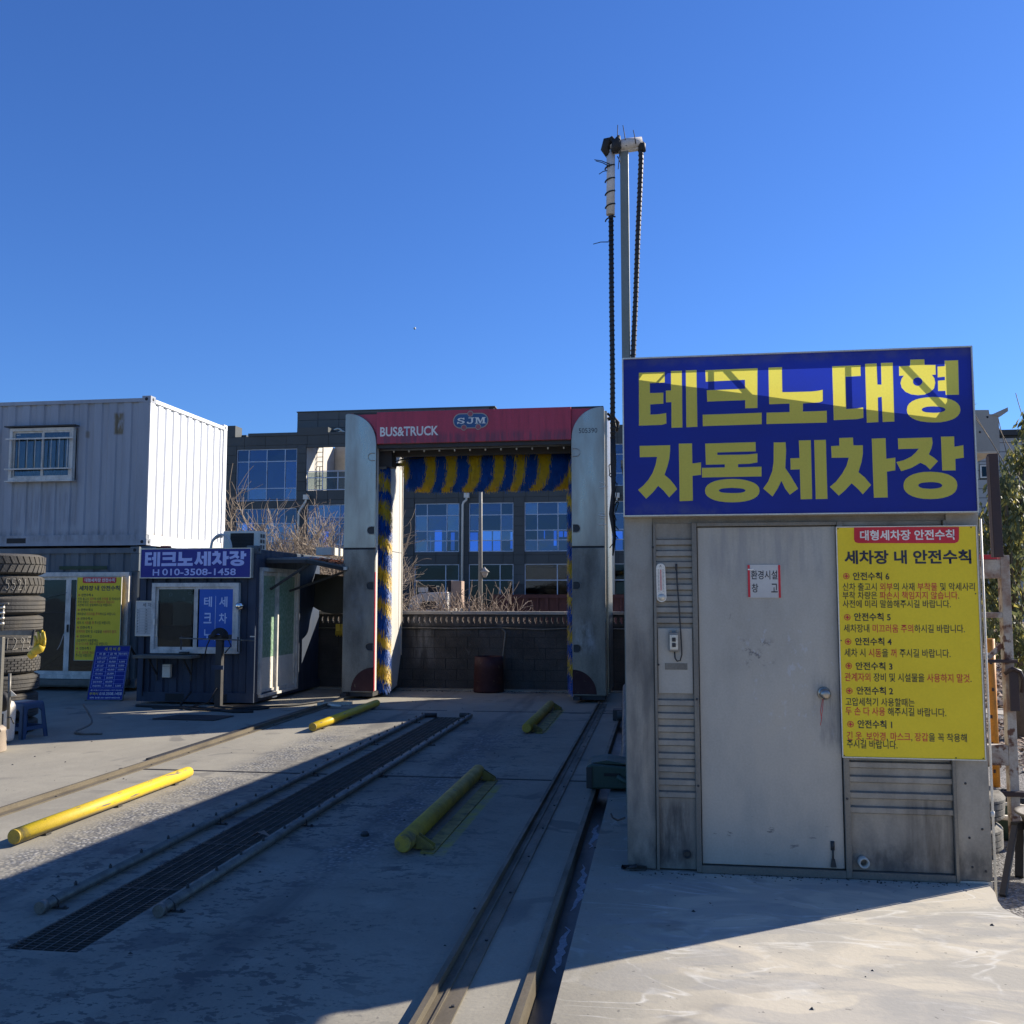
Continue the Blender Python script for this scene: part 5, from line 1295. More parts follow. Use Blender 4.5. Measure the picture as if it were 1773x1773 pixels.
rbox('left_wall', M_navy, NC, X0, X0 + .05, Y0 + .1, Y1 - .06, Z0 + .1, Z1 - .05)
rbox('floor', M_wood, NC, X0 + .06, X1 - .09, Y0 + .1, Y1 - .06, Z0 + .10, Z0 + .15)
w = window(NC, wh[0], wh[1], wh[2], wh[3], Y0 - .005, [-6.89], M_pvc, M_gls, fw=.06, dep=.07, sash=.035)
rbox('window_poster', M_bposter, w, -6.83, -6.275, Y0 - .052, Y0 - .048, .86, 1.755)
rbox('poster_divider', M_lpost, w, -6.575, -6.568, Y0 - .0545, Y0 - .053, .95, 1.62)
for i, c in enumerate('테크노'): text(c, -6.755, -6.63, 1.455 - i * .245, 1.61 - i * .245, Y0 - .0545, M_lpost, w, bold=.018)
for i, c in enumerate('세차장'): text(c, -6.515, -6.385, 1.455 - i * .245, 1.61 - i * .245, Y0 - .0545, M_lpost, w, bold=.018)
rbox('dark_film', M_dfilm, w, -7.49, -6.93, Y0 + .022, Y0 + .026, .83, 1.17)
rbox('inner_blind', mat('star film', (.10, .13, .14), .5), w, -7.49, -6.93, Y0 + .04, Y0 + .044, 1.172, 1.74)
rbox('paper_in_window', mat('window paper', (.50, .48, .42), .6), w, -7.29, -6.99, Y0 + .028, Y0 + .032, 1.175, 1.535)
rbox('curtain_panel', mat('tan curtain', (.14, .13, .10), .8), w, -7.485, -7.30, Y0 + .031, Y0 + .035, 1.17, 1.60)
text('요', -7.44, -7.36, 1.48, 1.58, Y0 + .029, M_nblack, w, bold=.02)
def star(cx, cz, r): return [(cx + (r if i % 2 == 0 else r * .5) * math.sin(math.pi * i / 5), cz + (r if i % 2 == 0 else r * .5) * math.cos(math.pi * i / 5)) for i in range(10)]
for cx, cz, r in ((-7.33, 1.64, .035), (-7.10, 1.72, .03), (-7.02, 1.66, .035), (-7.12, 1.575, .03), (-6.98, 1.37, .032), (-7.2, 1.66, .012), (-6.96, 1.56, .02)):
    outline('star_decal', [star(cx, cz, r), star(cx, cz, r * .72)], M_lpost, Y0 + .020, w)
for x, z in ((-7.0, 1.86), (-6.82, 1.86), (-6.98, .80)):
    rbox('clip', M_dark, NC, x, x + .03, Y0 - .03, Y0 - .002, z, z + .02)
rbox('window_lock', M_pvcw, w, -7.545, -7.515, Y0 - .095, Y0 - .077, 1.19, 1.28)
rbox('ledge_items', M_dark, w, -7.08, -6.95, Y0 - .16, Y0 - .08, .772, .79)
# sliding doors on the lit right side, film printed with green leaves
sd = put('side_door', None, NC)
yA, yB, yC = 14.20, 14.86, 15.62
for (a, b, dx) in ((yA, yB, -.03), (yB - .03, yC, 0)):
    for c in ((a, b, 1.93, 1.985), (a, b, .14, .20), (a, a + .045, .20, 1.93), (b - .045, b, .20, 1.93)):
        rbox('door_frame', M_pvc, sd, X1 + dx - .02, X1 + dx + .02, c[0], c[1], c[2], c[3])
    rbox('door_film', M_greenf, sd, X1 + dx - .006, X1 + dx, a + .045, b - .045, .68, 1.93)
    rbox('lower_panel', M_ac, sd, X1 + dx - .006, X1 + dx, a + .045, b - .045, .20, .679)
    rbox('door_glass', M_gls, sd, X1 + dx - .012, X1 + dx - .007, a + .045, b - .045, .685, 1.93)
rbox('door_track', M_pvc, sd, X1 - .07, X1 + .04, yA - .04, yC + .04, 1.99, 2.05)
rbox('door_jamb', M_pvc, sd, X1 - .06, X1 + .05, yC + .001, yC + .07, .14, 1.989)
rbox('door_jamb', M_pvc, sd, X1 - .06, X1 + .04, yA - .06, yA - .001, .14, 1.989)
rbox('door_sill', M_pvc, sd, X1 - .07, X1 + .06, yA - .04, yC + .04, .10, .139)
rbox('side_sheet', M_navy, NC, X1 - .05, X1 - .012, yC + .071, Y1 - .06, Z0 + .14, Z1 - .02)
rbox('side_sheet', M_navy, NC, X1 - .05, X1 - .012, Y0 + .121, yA - .061, Z0 + .14, Z1 - .02)
rbox('side_header', M_navy, NC, X1 - .05, X1 - .008, yA - .06, yC + .07, 2.051, Z1 - .02)
# office sign
os_ = thing('office_sign', 'navy sign with pale blue Korean lettering and a phone number above the office window', 'sign', (0, 0, 0))
OX0, OX1, OZ0, OZ1 = -7.775, -6.005, 1.885, 2.335
OY = Y0 - .10
rbox('board', M_sblue, os_, OX0 + .012, OX1 - .012, OY, OY + .06, OZ0 + .012, OZ1 - .012)
for a in ((OX0, OX1, OZ1 - .012, OZ1), (OX0, OX1, OZ0, OZ0 + .012), (OX0, OX0 + .012, OZ0 + .012, OZ1 - .012), (OX1 - .012, OX1, OZ0 + .012, OZ1 - .012)):
    rbox('frame', M_alu, os_, a[0], a[1], OY - .006, OY + .09, a[2], a[3])
def sz(u, v): # position inside the sign face
    return OX0 + (u - 45) / 1620 * (OX1 - OX0), OZ1 - (v - 70) / 450 * (OZ1 - OZ0)
g1 = GLYPH['te'] + GLYPH['keu'] + GLYPH['no']; g2 = GLYPH['se'] + GLYPH['cha'] + GLYPH['jang']
b1, b2 = bbox(g1), bbox(g2)
a0, a1 = sz(113, 340), sz(820, 125); c0, c1 = sz(838, 340), sz(1592, 115)
for k in ('te', 'keu', 'no'): outline('letter', aff(GLYPH[k], b1, (a0[0], a1[0], a0[1], a1[1])), M_slet, OY - .002, os_)
for k in ('se', 'cha', 'jang'): outline('letter', aff(GLYPH[k], b2, (c0[0], c1[0], c0[1], c1[1])), M_slet, OY - .002, os_)
h0, h1 = sz(235, 480), sz(330, 385); text('H', h0[0], h1[0], h0[1], h1[1], OY - .002, M_slet, os_, bold=.018)
h0, h1 = sz(375, 478), sz(1448, 376); text('010-3508-1458', h0[0], h1[0], h0[1], h1[1], OY - .002, M_slet, os_, bold=.018)
# shelf, box, white board, mirror ball
t = thing('counter_shelf', 'weathered grey shelf board on brackets below the office window', 'shelf', (0, 0, 0))
rbox('board', M_wood, t, -7.72, -6.80, Y0 - .34, Y0 - .01, .70, .745, bevel=.004)
for x in (-7.5, -6.95): MB().bar((x, Y0 - .02, .45), (x, Y0 - .28, .70), .02, .02).bar((x, Y0 - .012, .35), (x, Y0 - .012, .70), .02, .02).build('bracket', M_dark, t)
t = thing('meter_box', 'small off-white meter box on the navy container below the shelf', 'meter box', (0, 0, 0))
MB().box(-7.385, -7.255, Y0 - .075, Y0 - .01, .40, .60).build('box', M_ac, t, bevel=.01)
rbox('lid_line', M_dark, t, -7.375, -7.265, Y0 - .0765, Y0 - .0755, .565, .568)
t = thing('schedule_board', 'white ruled schedule board hanging left of the office window', 'white board', (0, 0, 0))
BX0, BX1, BZ0, BZ1 = -7.85, -7.495, 1.015, 1.545
rbox('sheet', M_board, t, BX0 + .01, BX1 - .01, Y0 - .05, Y0 - .04, BZ0 + .01, BZ1 - .01)
for a in ((BX0, BX1, BZ1 - .01, BZ1), (BX0, BX1, BZ0, BZ0 + .01), (BX0, BX0 + .01, BZ0 + .01, BZ1 - .01), (BX1 - .01, BX1, BZ0 + .01, BZ1 - .01)): rbox('frame', M_alu, t, a[0], a[1], Y0 - .055, Y0 - .035, a[2], a[3])
text('세 차', -7.74, -7.60, 1.455, 1.515, Y0 - .052, M_nblack, t)
ln = MB()
for i in range(17):
    z = 1.43 - i * .0235
    ln.box(BX0 + .06, -7.695, Y0 - .0515, Y0 - .0508, z, z + .002); ln.box(-7.655, BX1 - .02, Y0 - .0515, Y0 - .0508, z, z + .002)
for x in (BX0 + .06, -7.695, -7.655): ln.box(x, x + .002, Y0 - .0515, Y0 - .0508, 1.05, 1.432)
ln.build('ruled_lines', M_dark, t, kind='stuff')
for x in (BX0 + .025, -7.685):
    c = MB()
    for i in range(16):
        z = 1.412 - i * .0235; c.box(x, x + random.uniform(.012, .024), Y0 - .0515, Y0 - .0508, z, z + .010)
    c.build('row_numbers', M_dark, t, kind='stuff')
MB().tube([(BX0 + .14, Y0 - .03, 1.02), (BX0 + .135, Y0 - .03, .12)], .006, 6).build('cord', M_black, t)
t = thing('mirror_ball', 'small round chrome mirror beside the office window poster', 'mirror', (0, 0, 0))
MB().lathe((-6.17, Y0 - .11, 1.47), [(.0, .062), (.03, .055), (.052, .034), (.062, 0), (.052, -.034), (.03, -.055), (0, -.062)], 20).build('ball', M_mirror, t)
MB().tube([(-6.17, Y0 - .06, 1.46), (-6.15, Y0 - .005, 1.44)], .01, 6).build('arm', M_dark, t)

# air conditioner on the office roof
t = thing('air_conditioner', 'white air conditioner outdoor unit with a dark grille standing on the office roof', 'air conditioner', (0, 0, 0))
ax0, ax1, ay, az0, az1 = -6.97, -6.36, 15.0, 2.33, 2.665
rbox('case', M_ac, t, ax0, ax1, ay, ay + .30, az0, az1, bevel=.01)
rbox('grille_back', M_black, t, ax0 + .13, ax1 - .085, ay - .006, ay - .0015, az0 + .02, az1 - .035)
for i in range(12):
    z = az0 + .03 + i * .023; rbox('grille_slat', M_dark, t, ax0 + .13, ax1 - .085, ay - .014, ay - .0062, z, z + .006)
for i in range(3):
    for j in range(2): rbox('side_vent', M_dark, t, ax1 + .001, ax1 + .004, ay + .06 + j * .1, ay + .13 + j * .1, az0 + .05 + i * .09, az0 + .11 + i * .09)
t = thing('refrigerant_hose', 'pale insulated hose arching over the office roof in front of the air conditioner', 'hose', (0, 0, 0))
pts = [(-6.92 + .17 * math.cos(a) + .06, 14.7, 2.34 + .25 * max(0, math.sin(a)) ** .8) for a in [math.pi - math.pi * i / 16 for i in range(17)]]
MB().tube([(x - .0, y, z) for x, y, z in pts], .020, 8).build('hose', M_wrap, t)
MB().tube([(x - .035, y + .05, z - .03) for x, y, z in pts[:10]], .016, 8).build('second_hose', M_pvcw, t)
t = thing('brick_scrap', 'small red and white scrap lying on the office roof above the sign', 'scrap', (-7.5, 14.1, 2.355))
MB().box(-.06, .06, 0, .1, 0, .03).build('piece', M_brick, t)

# awning right of the office with dead orange leaves on it
AW = thing('awning', 'low dark sheet metal awning on slanted struts beside the office doors, littered with orange leaves', 'awning', (0, 0, 0))
a_ = [(-5.95, 14.35, 2.17), (-5.32, 14.35, 2.17), (-4.93, 15.1, 2.06), (-4.93, 16.8, 2.10), (-5.95, 16.8, 2.30)]
MB().extr(a_, (0, 0, .03)).build('sheet', M_grey, AW)
for p, q in zip(a_[:3], a_[1:4]):
    MB().bar(Vector(p) - Vector((0, 0, .025)), Vector(q) - Vector((0, 0, .025)), .03, .05).build('edge_bar', M_dark, AW)
MB().bar((-5.94, 14.5, 1.72), (-5.3, 14.5, 2.13), .035, .035).build('strut', M_dark, AW)
MB().bar((-5.94, 15.3, 1.70), (-4.98, 15.3, 2.02), .035, .035).build('strut', M_dark, AW)
rbox('white_tip', M_pvcw, AW, -4.955, -4.90, 15.03, 15.08, 2.03, 2.08)
rbox('upper_box', M_ac, AW, -5.72, -5.45, 15.9, 16.5, 2.31, 2.44)
lf = MB()
for i in range(900):
    x = random.uniform(-5.6, -4.96); y = random.uniform(14.9, 16.2); zb = 2.115 + (y - 15.1) * .03 - (x + 5.6) * .09 + .07
    z = zb + abs(random.gauss(0, .012)) * (2 if x < -5.2 else 1); a = random.uniform(0, 6.28); s = random.uniform(.015, .035)
    u = Vector((math.cos(a), math.sin(a), random.uniform(-.4, .4))) * s; v = Vector((-math.sin(a), math.cos(a), random.uniform(-.4, .4))) * s * .7
    c = Vector((x, y, z)); lf.add([c - u, c - v, c + u, c + v], [(0, 1, 2, 3)])
tag = lf.build('leaf_litter', M_leafO, None, fix=False, label='orange dead leaves heaped on the awning sheet', cat='leaves', kind='stuff')
t = thing('tarpaulin', 'dark tarpaulin hanging slack under the awning between the office and the gantry', 'tarpaulin', (0, 0, 0))
vs = []
for i in range(13):
    for j in range(9):
        u, v = i / 12, j / 8
        vs.append((-6.05 + u * 1.05, 16.55 + .05 * math.sin(u * 9 + v * 3), 2.02 - v * (.55 + .12 * math.sin(u * 4)) - .1 * u))
MB().add(vs, [(i * 9 + j, (i + 1) * 9 + j, (i + 1) * 9 + j + 1, i * 9 + j + 1) for i in range(12) for j in range(8)], smooth=True).build('sheet', M_canvas, t, fix=False)
t = thing('rubber_gloves', 'yellow rubber gloves hung to dry on the wall behind the awning', 'gloves', (-5.62, 16.80, 1.13))
for dx in (0, .1):
    MB().extr([(dx - .04, 0, 0), (dx + .04, 0, 0), (dx + .05, 0, -.13), (dx - .04, 0, -.12)], (0, .03, 0)).build('cuff', M_glove, t)
    for k in range(4): MB().tube([(dx - .035 + k * .024, .015, -.115), (dx - .04 + k * .026, .01, -.20 - .02 * (k % 2))], [.013, .010], 6).build('finger', M_glove, t)

# price board
t = thing('price_board', 'blue A-frame price board with a white table standing in front of the sliding door', 'price board', (0, 0, 0))
# board leans: bottom nearer, built flat then sheared into place
P00, P10, P01, P11 = Vector((-8.827,14.300,0.0004)), Vector((-8.220,14.300,0.0097)), Vector((-8.970,14.750,0.8232)), Vector((-8.352,14.750,0.8276))
ux = (P10 - P00); uz = (P01 - P00); nn = ux.cross(uz).normalized()
# unit square (x, z) to the board plane
def bm_(x, y, z): return P00 + ux * x + uz * z - nn * y * -1
TM = Matrix(((ux.x, nn.x, uz.x, P00.x), (ux.y, nn.y, uz.y, P00.y), (ux.z, nn.z, uz.z, P00.z), (0, 0, 0, 1)))
def pb(name, m, x0, x1, y0, y1, z0, z1):
    o = MB().box(x0, x1, y0, y1, z0, z1); me = o.mesh(name, m); me.transform(TM); return put(name, me, t)
sgn = 1 if (TM @ Vector((0, 1, 0)) - TM @ Vector((0, 0, 0))).y < 0 else -1
def dy(a): return a * sgn
pb('board', M_bposter if False else M_sblue, .02, .98, dy(-.012), dy(0), .015, .985)
for a in ((0, 1, .985, 1), (0, 1, 0, .015), (0, .02, .015, .985), (.98, 1, .015, .985)): pb('frame', M_galv, a[0], a[1], dy(-.014), dy(.004), a[2], a[3])
gl = MB()
rows = [.865 - i * .0725 for i in range(11)]
rows = [.875, .805] + [.805 - .0728 * (i + 1) for i in range(8)]
for z in rows: gl.box(.06, .95, dy(.001), dy(.0016), z, z + .0028)
for x in (.06, .40, .68, .95): gl.box(x, x + .006, dy(.0017), dy(.0022), rows[-1], rows[0])
me = gl.mesh('table_lines', M_slet); me.transform(TM); put('table_lines', me, t)
def pt(s, x0, x1, z0, z1, m=None): text(s, x0, x1, z0, z1, dy(.003), m or M_nwhite, t, M=TM, bold=.01)
# text() stands lettering in the xz plane facing -y; the board matrix takes it from there
pt('세 차 비 용', .27, .72, .905, .965, M_notice)
pt('차 종', .14, .32, .822, .862); pt('금 액', .45, .63, .822, .862); pt('특수세차', .70, .93, .822, .862)
data = [('2.5T~3.5T', '25,000', ''), ('4.5T~6T', '30,000', '5,000'), ('8T~14T', '35,000', '5,000'), ('14T~25T', '40,000', '10,000'), ('미니버스', '20,000', ''), ('버스', '25,000', ''), ('덤프추레라', '60,000', ''), ('추레라헤드', '35,000', '5,000')]
for i, (a, b, c) in enumerate(data):
    z = .805 - .0728 * (i + 1) + .018
    w_ = min(.28, .03 * len(a) + (.10 if ord(a[0]) > 200 else 0))
    pt(a, .23 - w_ / 2, .23 + w_ / 2, z, z + .036); pt(b, .45, .64, z, z + .036)
    if c: pt(c, .74, .90, z, z + .036)
pt('물 사용시 5T:10,000 / 25T:20,000', .08, .94, .168, .195)
pt('부재시', .06, .30, .095, .145, M_notice); pt('010.3508.1458', .34, .95, .095, .145)
pt('계좌 농협 351-0870-4502-03', .08, .92, .035, .065)
for (x, z) in ((0.02, 0), (.98, 0)):
    a = TM @ Vector((x, dy(-.01), 0)); b = Vector((a.x - .02, a.y - .03, 0.002)); MB().bar(a, b, .02, .02).build('leg', M_dark, t)
for x in (.02, .98):
    a = TM @ Vector((x, dy(-.02), .97)); b = Vector((a.x + .16, 15.35, .002)); MB().bar(a, b, .025, .025).build('rear_leg', M_dark, t)


# ---------------------------------------------------------------- tyre stack at the left
def tyre_mesh(name, R0, H, style, m):
    mb = MB(); g = .016
    prof = [(R0 * .56, .02), (R0 * .60, .002), (R0 * .86, 0), (R0 * .96, .02)]
    if style == 'rib':
        zs = [.035, .26 * H, .27 * H, .29 * H, .30 * H, .48 * H, .49 * H, .51 * H, .52 * H, .70 * H, .71 * H, .73 * H, .74 * H, H - .035]
        for i, z in enumerate(zs):
            prof.append((R0 - (g if i % 4 in (2, 3) and i < 13 and i > 0 else 0), z))
    else:
        prof += [(R0 - .014, .035), (R0 - .014, H - .035)]
    prof += [(R0 * .96, H - .02), (R0 * .86, H), (R0 * .60, H - .002), (R0 * .56, H - .02), (R0 * .56, .02)]
    mb.lathe((0, 0, 0), prof, 64, smooth=False)
    def lug(a0, z0, a1, z1, w, h0=.0):
        vs = []
        for rr in (R0 - .016, R0 + .001):
            for (a, z, s) in ((a0, z0, -1), (a0, z0, 1), (a1, z1, 1), (a1, z1, -1)):
                aa = a + s * w / 2
                vs.append((rr * math.cos(aa), rr * math.sin(aa), z))
        mb.add(vs, [(4, 5, 6, 7), (0, 1, 5, 4), (1, 2, 6, 5), (2, 3, 7, 6), (3, 0, 4, 7)])
    if style == 'chevron':
        n = 42
        for i in range(n):
            a = 2 * math.pi * i / n; w = 2 * math.pi / n * .78
            lug(a, .03, a + .07, H * .47, w); lug(a + .10, H * .53, a + .03, H - .03, w)
    if style == 'block':
        n = 40
        for k in range(5):
            for i in range(n):
                a = 2 * math.pi * (i + .5 * (k % 2)) / n; w = 2 * math.pi / n * .84
                z = .035 + k * (H - .07) / 5
                lug(a, z, a + .01, z + (H - .07) / 5 * .82, w)
    return mb.mesh(name, m)
zt = [(-7.206,2.115)[1], (-7.194,1.863)[1], (-7.182,1.620)[1], (-7.172,1.390)[1], (-7.162,1.181)[1], (-7.149,0.9211)[1], (-7.139,0.6943)[1], (-7.128,0.4748)[1]]
zt += [zt[-1] - (zt[-1]) / 3, zt[-1] - 2 * (zt[-1]) / 3, 0.0]
styles = ['chevron', 'chevron', 'rib', 'rib', 'rib', 'block', 'rib', 'rib', 'rib', 'rib']
labs = ['topmost truck tyre of the tall stack at the left edge, with chevron tread', 'second truck tyre from the top of the tall stack, chevron tread with faint chalk writing', 'third tyre from the top of the tall stack at the left, ribbed tread',
        'fourth tyre from the top of the tall stack, just above the steel bar', 'fifth tyre from the top of the tall stack, chalked 1295 behind the yellow glove', 'sixth tyre from the top of the tall stack, with small block tread',
        'seventh tyre from the top of the tall stack, partly in shadow', 'eighth tyre from the top of the tall stack, just above the blue stool seat', 'ninth tyre from the top of the tall stack, behind the blue stool', 'bottom tyre of the tall stack, on the ground behind the blue stool']
tcx, tcy = -7.91, 10.85
tyr = []
for i in range(10):
    H = zt[i] - zt[i + 1] - .004
    dx = [0, -.012, .012, -.005, -.008, -.02, -.02, -.03, -.02, -.02][i]
    t = thing('truck_tyre', labs[i], 'tyre', (tcx + dx, tcy, zt[i + 1] + .002), group='truck tyres stacked at the left')
    o = put('tread', tyre_mesh('tread', .52, H, styles[i], M_tyre), t); o.rotation_euler[2] = random.uniform(0, 6)
    tyr.append((t, H))
def chalk(i, s, x0, x1, f0, f1):
    t, H = tyr[i]
    ST = {'1': [[(.5, 1), (.42, 0)]], '2': [[(0, .8), (.3, 1), (.7, .8), (.5, .4), (0, 0), (.9, .08)]], '9': [[(.8, .8), (.4, 1), (.1, .75), (.4, .5), (.8, .7), (.8, .9), (.7, .4), (.4, -.1)]], '5': [[(.9, 1), (.2, 1), (.15, .6), (.6, .6), (.8, .3), (.4, 0), (.05, .15)]]}
    n = len(s); mb = MB()
    for k, c in enumerate(s):
        for ln_ in ST[c]:
            P = []
            for (u, v), (u2, v2) in zip(ln_, ln_[1:]):
                for q in range(4):
                    w_ = q / 4; P.append((u + (u2 - u) * w_, v + (v2 - v) * w_))
            P.append(ln_[-1]); Q = []
            for u, v in P:
                a_ = R(x0 + (k + u * .75) / n * (x1 - x0)); z = H * (f0 + (f1 - f0) * v); Q.append((.522 * math.cos(a_), .522 * math.sin(a_), z))
            mb.tube(Q, .0032, 5)
    mb.build('chalk_writing', M_chalk, t)
chalk(4, '1295', -42, -4, .25, .8)
chalk(1, '5521', -44, -14, .25, .8)

# steel rack with glove
t = thing('steel_rack', 'grey square tube rack at the left edge with its arm before the tyres', 'rack', (0, 0, 0))
MB().bar((-7.681,9.500,1.220), (-6.487,9.500,1.227), .05, .05).build('arm', M_galv, t, bevel=.004)
MB().bar((-6.864,9.520,1.182), (-6.863,9.520,0.085), .05, .05).build('upright', M_galv, t, bevel=.004)
MB().bar((-7.626,9.520,1.177), (-7.564,9.520,0.07), .05, .05).build('upright', M_galv, t, bevel=.004)
MB().tube([(-6.838,9.480,1.250), (-6.832,9.480,1.527)], .012, 8).build('screw_rod', M_galv, t)
MB().tube([(-6.952,9.480,1.521), (-6.772,9.480,1.534)], .010, 8).build('tommy_bar', M_galv, t)
for y in (1052, 1062, 1072, 1082): MB().tube([(-6.841,9.480,1.503), (-6.839,9.480,1.479)], .024, 8).build('collar', M_alu, t, fix=True).location = (0, 0, -(y - 1052) * 9.48 / 1700)
MB().bar((-6.462,9.470,1.264), (-6.467,9.450,1.097), .03, .015).build('hook_strap', M_black, t)
MB().lathe((-6.980,9.700,0.4876), [(0, -.03), (.10, -.03), (.11, .03), (0, .03)], 16, axis='y').build('black_wheel', M_black, t)
gv = thing('work_glove', 'yellow rubber glove hanging fingers up from the end of the steel rack arm', 'glove', (-6.373,9.420,1.075))
MB().tube([(-.055, 0, -.055), (-.03, 0, -.03), (.02, 0, .0), (.045, .0, .03)], [.035, .044, .05, .036], 10).build('palm', M_glove, gv)
for a, b, r_ in (((.0, 0, .01), (.0, -.01, .17), .017), ((.03, .0, .02), (.035, .0, .185), .016), ((.055, .01, .02), (.055, .0, .17), .014), ((.03, .01, .0), (.075, 0, .08), .014), ((-.03, -.01, .0), (-.028, -.02, .13), .016)):
    m_ = [(p + q) / 2 for p, q in zip(a, b)]; m_[0] += .012
    MB().tube([a, m_, b], [r_ * 1.1, r_, r_ * .75], 8).build('finger', M_glove, gv)
MB().tube([(-.09, .0, -.085), (-.055, 0, -.06), (-.035, 0, -.035)], [.038, .042, .036], 10).build('cuff', M_glove, gv)

# jack post in a bucket, white can
t = thing('pole_in_bucket', 'thin grey pipe standing in an upturned dirty plastic bucket at the left edge', 'pipe', (0, 0, 0))
MB().tube([(-6.695,9.450,0.2401), (-6.699,9.450,0.6068), (-6.703,9.450,0.8089)], .016, 10).build('pipe', M_galv, t)
MB().extr([(-6.688,9.450,0.6366), (-6.620,9.450,0.5842), (-6.685,9.450,0.5714)], (0, .01, 0)).build('flag_plate', M_alu, t)
MB().tube([(-6.700,9.440,0.3533), (-6.647,9.420,0.3626), (-6.597,9.400,0.3013)], .008, 6).build('wire', M_dark, t)
bk = thing('plastic_bucket', 'dirty grey plastic bucket upside down on the slab at the left edge', 'bucket', (-6.95, 9.45, 0))
MB().lathe((0, 0, 0), [(.20, .004), (.205, .02), (.195, .10), (.20, .11), (.188, .205), (.196, .215), (.19, .24), (.16, .262), (0, .266)], 28).build('shell', mat('dirty bucket', (.34, .30, .27), .7, dirt=(.22, .19, .17), amt=.6, scale=7), bk)
for a in (-1.2, -.5): MB().lathe((.172 * math.cos(a), .172 * math.sin(a), .245), [(0, .016), (.022, .012), (.024, 0)], 10).build('lid_hole', M_black, bk)
cn = thing('plastic_can', 'white plastic jerry can behind the bucket at the left edge', 'jerry can', (-7.20, 9.95, 0))
MB().extr([(-.16, 0, .02), (.13, 0, .02), (.14, 0, .40), (.11, 0, .46), (-.16, 0, .46)], (0, .16, 0)).build('body', M_pvcw, cn, bevel=.03)
rbox('handle_gap', M_dark, cn, .035, .09, -.003, -.001, .13, .33)
MB().tube([(-.1, .08, .46), (-.1, .08, .52)], .03, 10).build('spout', M_pvcw, cn)

# stool
t = thing('plastic_stool', 'blue plastic stool with open sides in front of the tyre stack', 'stool', (-7.25, 10.50, 0))
t.rotation_euler[2] = R(-12)
def ssl(hw, z): return [(-hw, -hw, z), (hw, -hw, z), (hw, hw, z), (-hw, hw, z)]
s = MB().add(ssl(.135, .375) + ssl(.150, .37) + ssl(.125, .408) + ssl(.143, .40), [(8, 9, 10, 11), (12, 13, 9, 8), (13, 14, 10, 9), (14, 15, 11, 10), (15, 12, 8, 11), (4, 5, 13, 12), (5, 6, 14, 13), (6, 7, 15, 14), (7, 4, 12, 15)])
s.build('seat', M_stool, t, bevel=.006)
for ax in range(4):
    c, sn = math.cos(ax * math.pi / 2), math.sin(ax * math.pi / 2)
    def tr(p): return (p[0] * c - p[1] * sn, p[0] * sn + p[1] * c, p[2])
    hw0, hw1 = .185, .146
    def wx(z): return hw0 + (hw1 - hw0) * z / .39
    # one side: legs, arch and cross rail
    outer = [(-wx(0), 0), (-wx(.39), .39), (wx(.39), .39), (wx(0), 0), (wx(0) - .055, 0), (wx(.085) - .060, .085)]
    m = MB()
    def pan(pts):
        a = [tr((x, -wx(z), z)) for x, z in pts]; b = [tr((x, -wx(z) + .012, z)) for x, z in pts]; n = len(pts)
        m.add(a + b, [list(range(n)), list(range(n, 2 * n))[::-1]] + [(i, i + n, (i + 1) % n + n, (i + 1) % n) for i in range(n)])
    pan([(-wx(0), 0), (-wx(.372), .372), (-wx(.372) + .045, .372), (-wx(.13) + .058, .13), (-wx(0) + .052, 0)])
    pan([(wx(0) - .052, 0), (wx(.13) - .058, .13), (wx(.372) - .045, .372), (wx(.372), .372), (wx(0), 0)])
    pan([(-wx(.372) + .045, .372), (-wx(.372) + .045, .30), (-.07, .335), (.07, .335), (wx(.372) - .045, .30), (wx(.372) - .045, .372)])
    pan([(-wx(.10) + .055, .095), (wx(.10) - .055, .095), (wx(.14) - .056, .135), (-wx(.14) + .056, .135)])
    m.build('side_frame', M_stool, t)
# hose on ground
def hose(label, pts, r, m, name='hose'):
    t = thing(name, label, 'hose', (0, 0, 0))
    # smooth the path
    P = [Vector(p) for p in pts]
    out = []
    for i in range(len(P) - 1):
        p0, p1, p2, p3 = P[max(i - 1, 0)], P[i], P[i + 1], P[min(i + 2, len(P) - 1)]
        for k in range(8):
            u = k / 8
            out.append(.5 * ((2 * p1) + (p2 - p0) * u + (2 * p0 - 5 * p1 + 4 * p2 - p3) * u * u + (3 * p1 - p0 - 3 * p2 + p3) * u ** 3))
    out.append(P[-1])
    MB().tube(out, r, 8).build('tube', m, t)
hose('grey hose curling out on the ground beside the blue stool', [(-6.95, 11.2, .30), (-6.82, 11.1, .22), (-6.74, 11.05, .10), (-6.84, 10.9, .02), (-6.7, 10.75, .015), (-6.45, 10.8, .015)], .012, M_galv)
hose('black hose coiled on the ground in front of the navy office', [(-6.9, 13.9, .2), (-6.95, 13.7, .03), (-6.7, 13.35, .02), (-6.2, 13.2, .02), (-5.7, 13.4, .02), (-5.6, 13.7, .02), (-6.0, 13.8, .02), (-6.3, 13.6, .03), (-6.0, 13.45, .03), (-5.4, 13.9, .02), (-5.1, 14.6, .02)], .016, M_black)
hose('second black hose lying flat across the slab toward the gantry foot', [(-7.6, 13.6, .02), (-7.0, 13.5, .02), (-6.5, 13.45, .02), (-5.9, 13.1, .02), (-5.6, 13.15, .02)], .018, M_black)

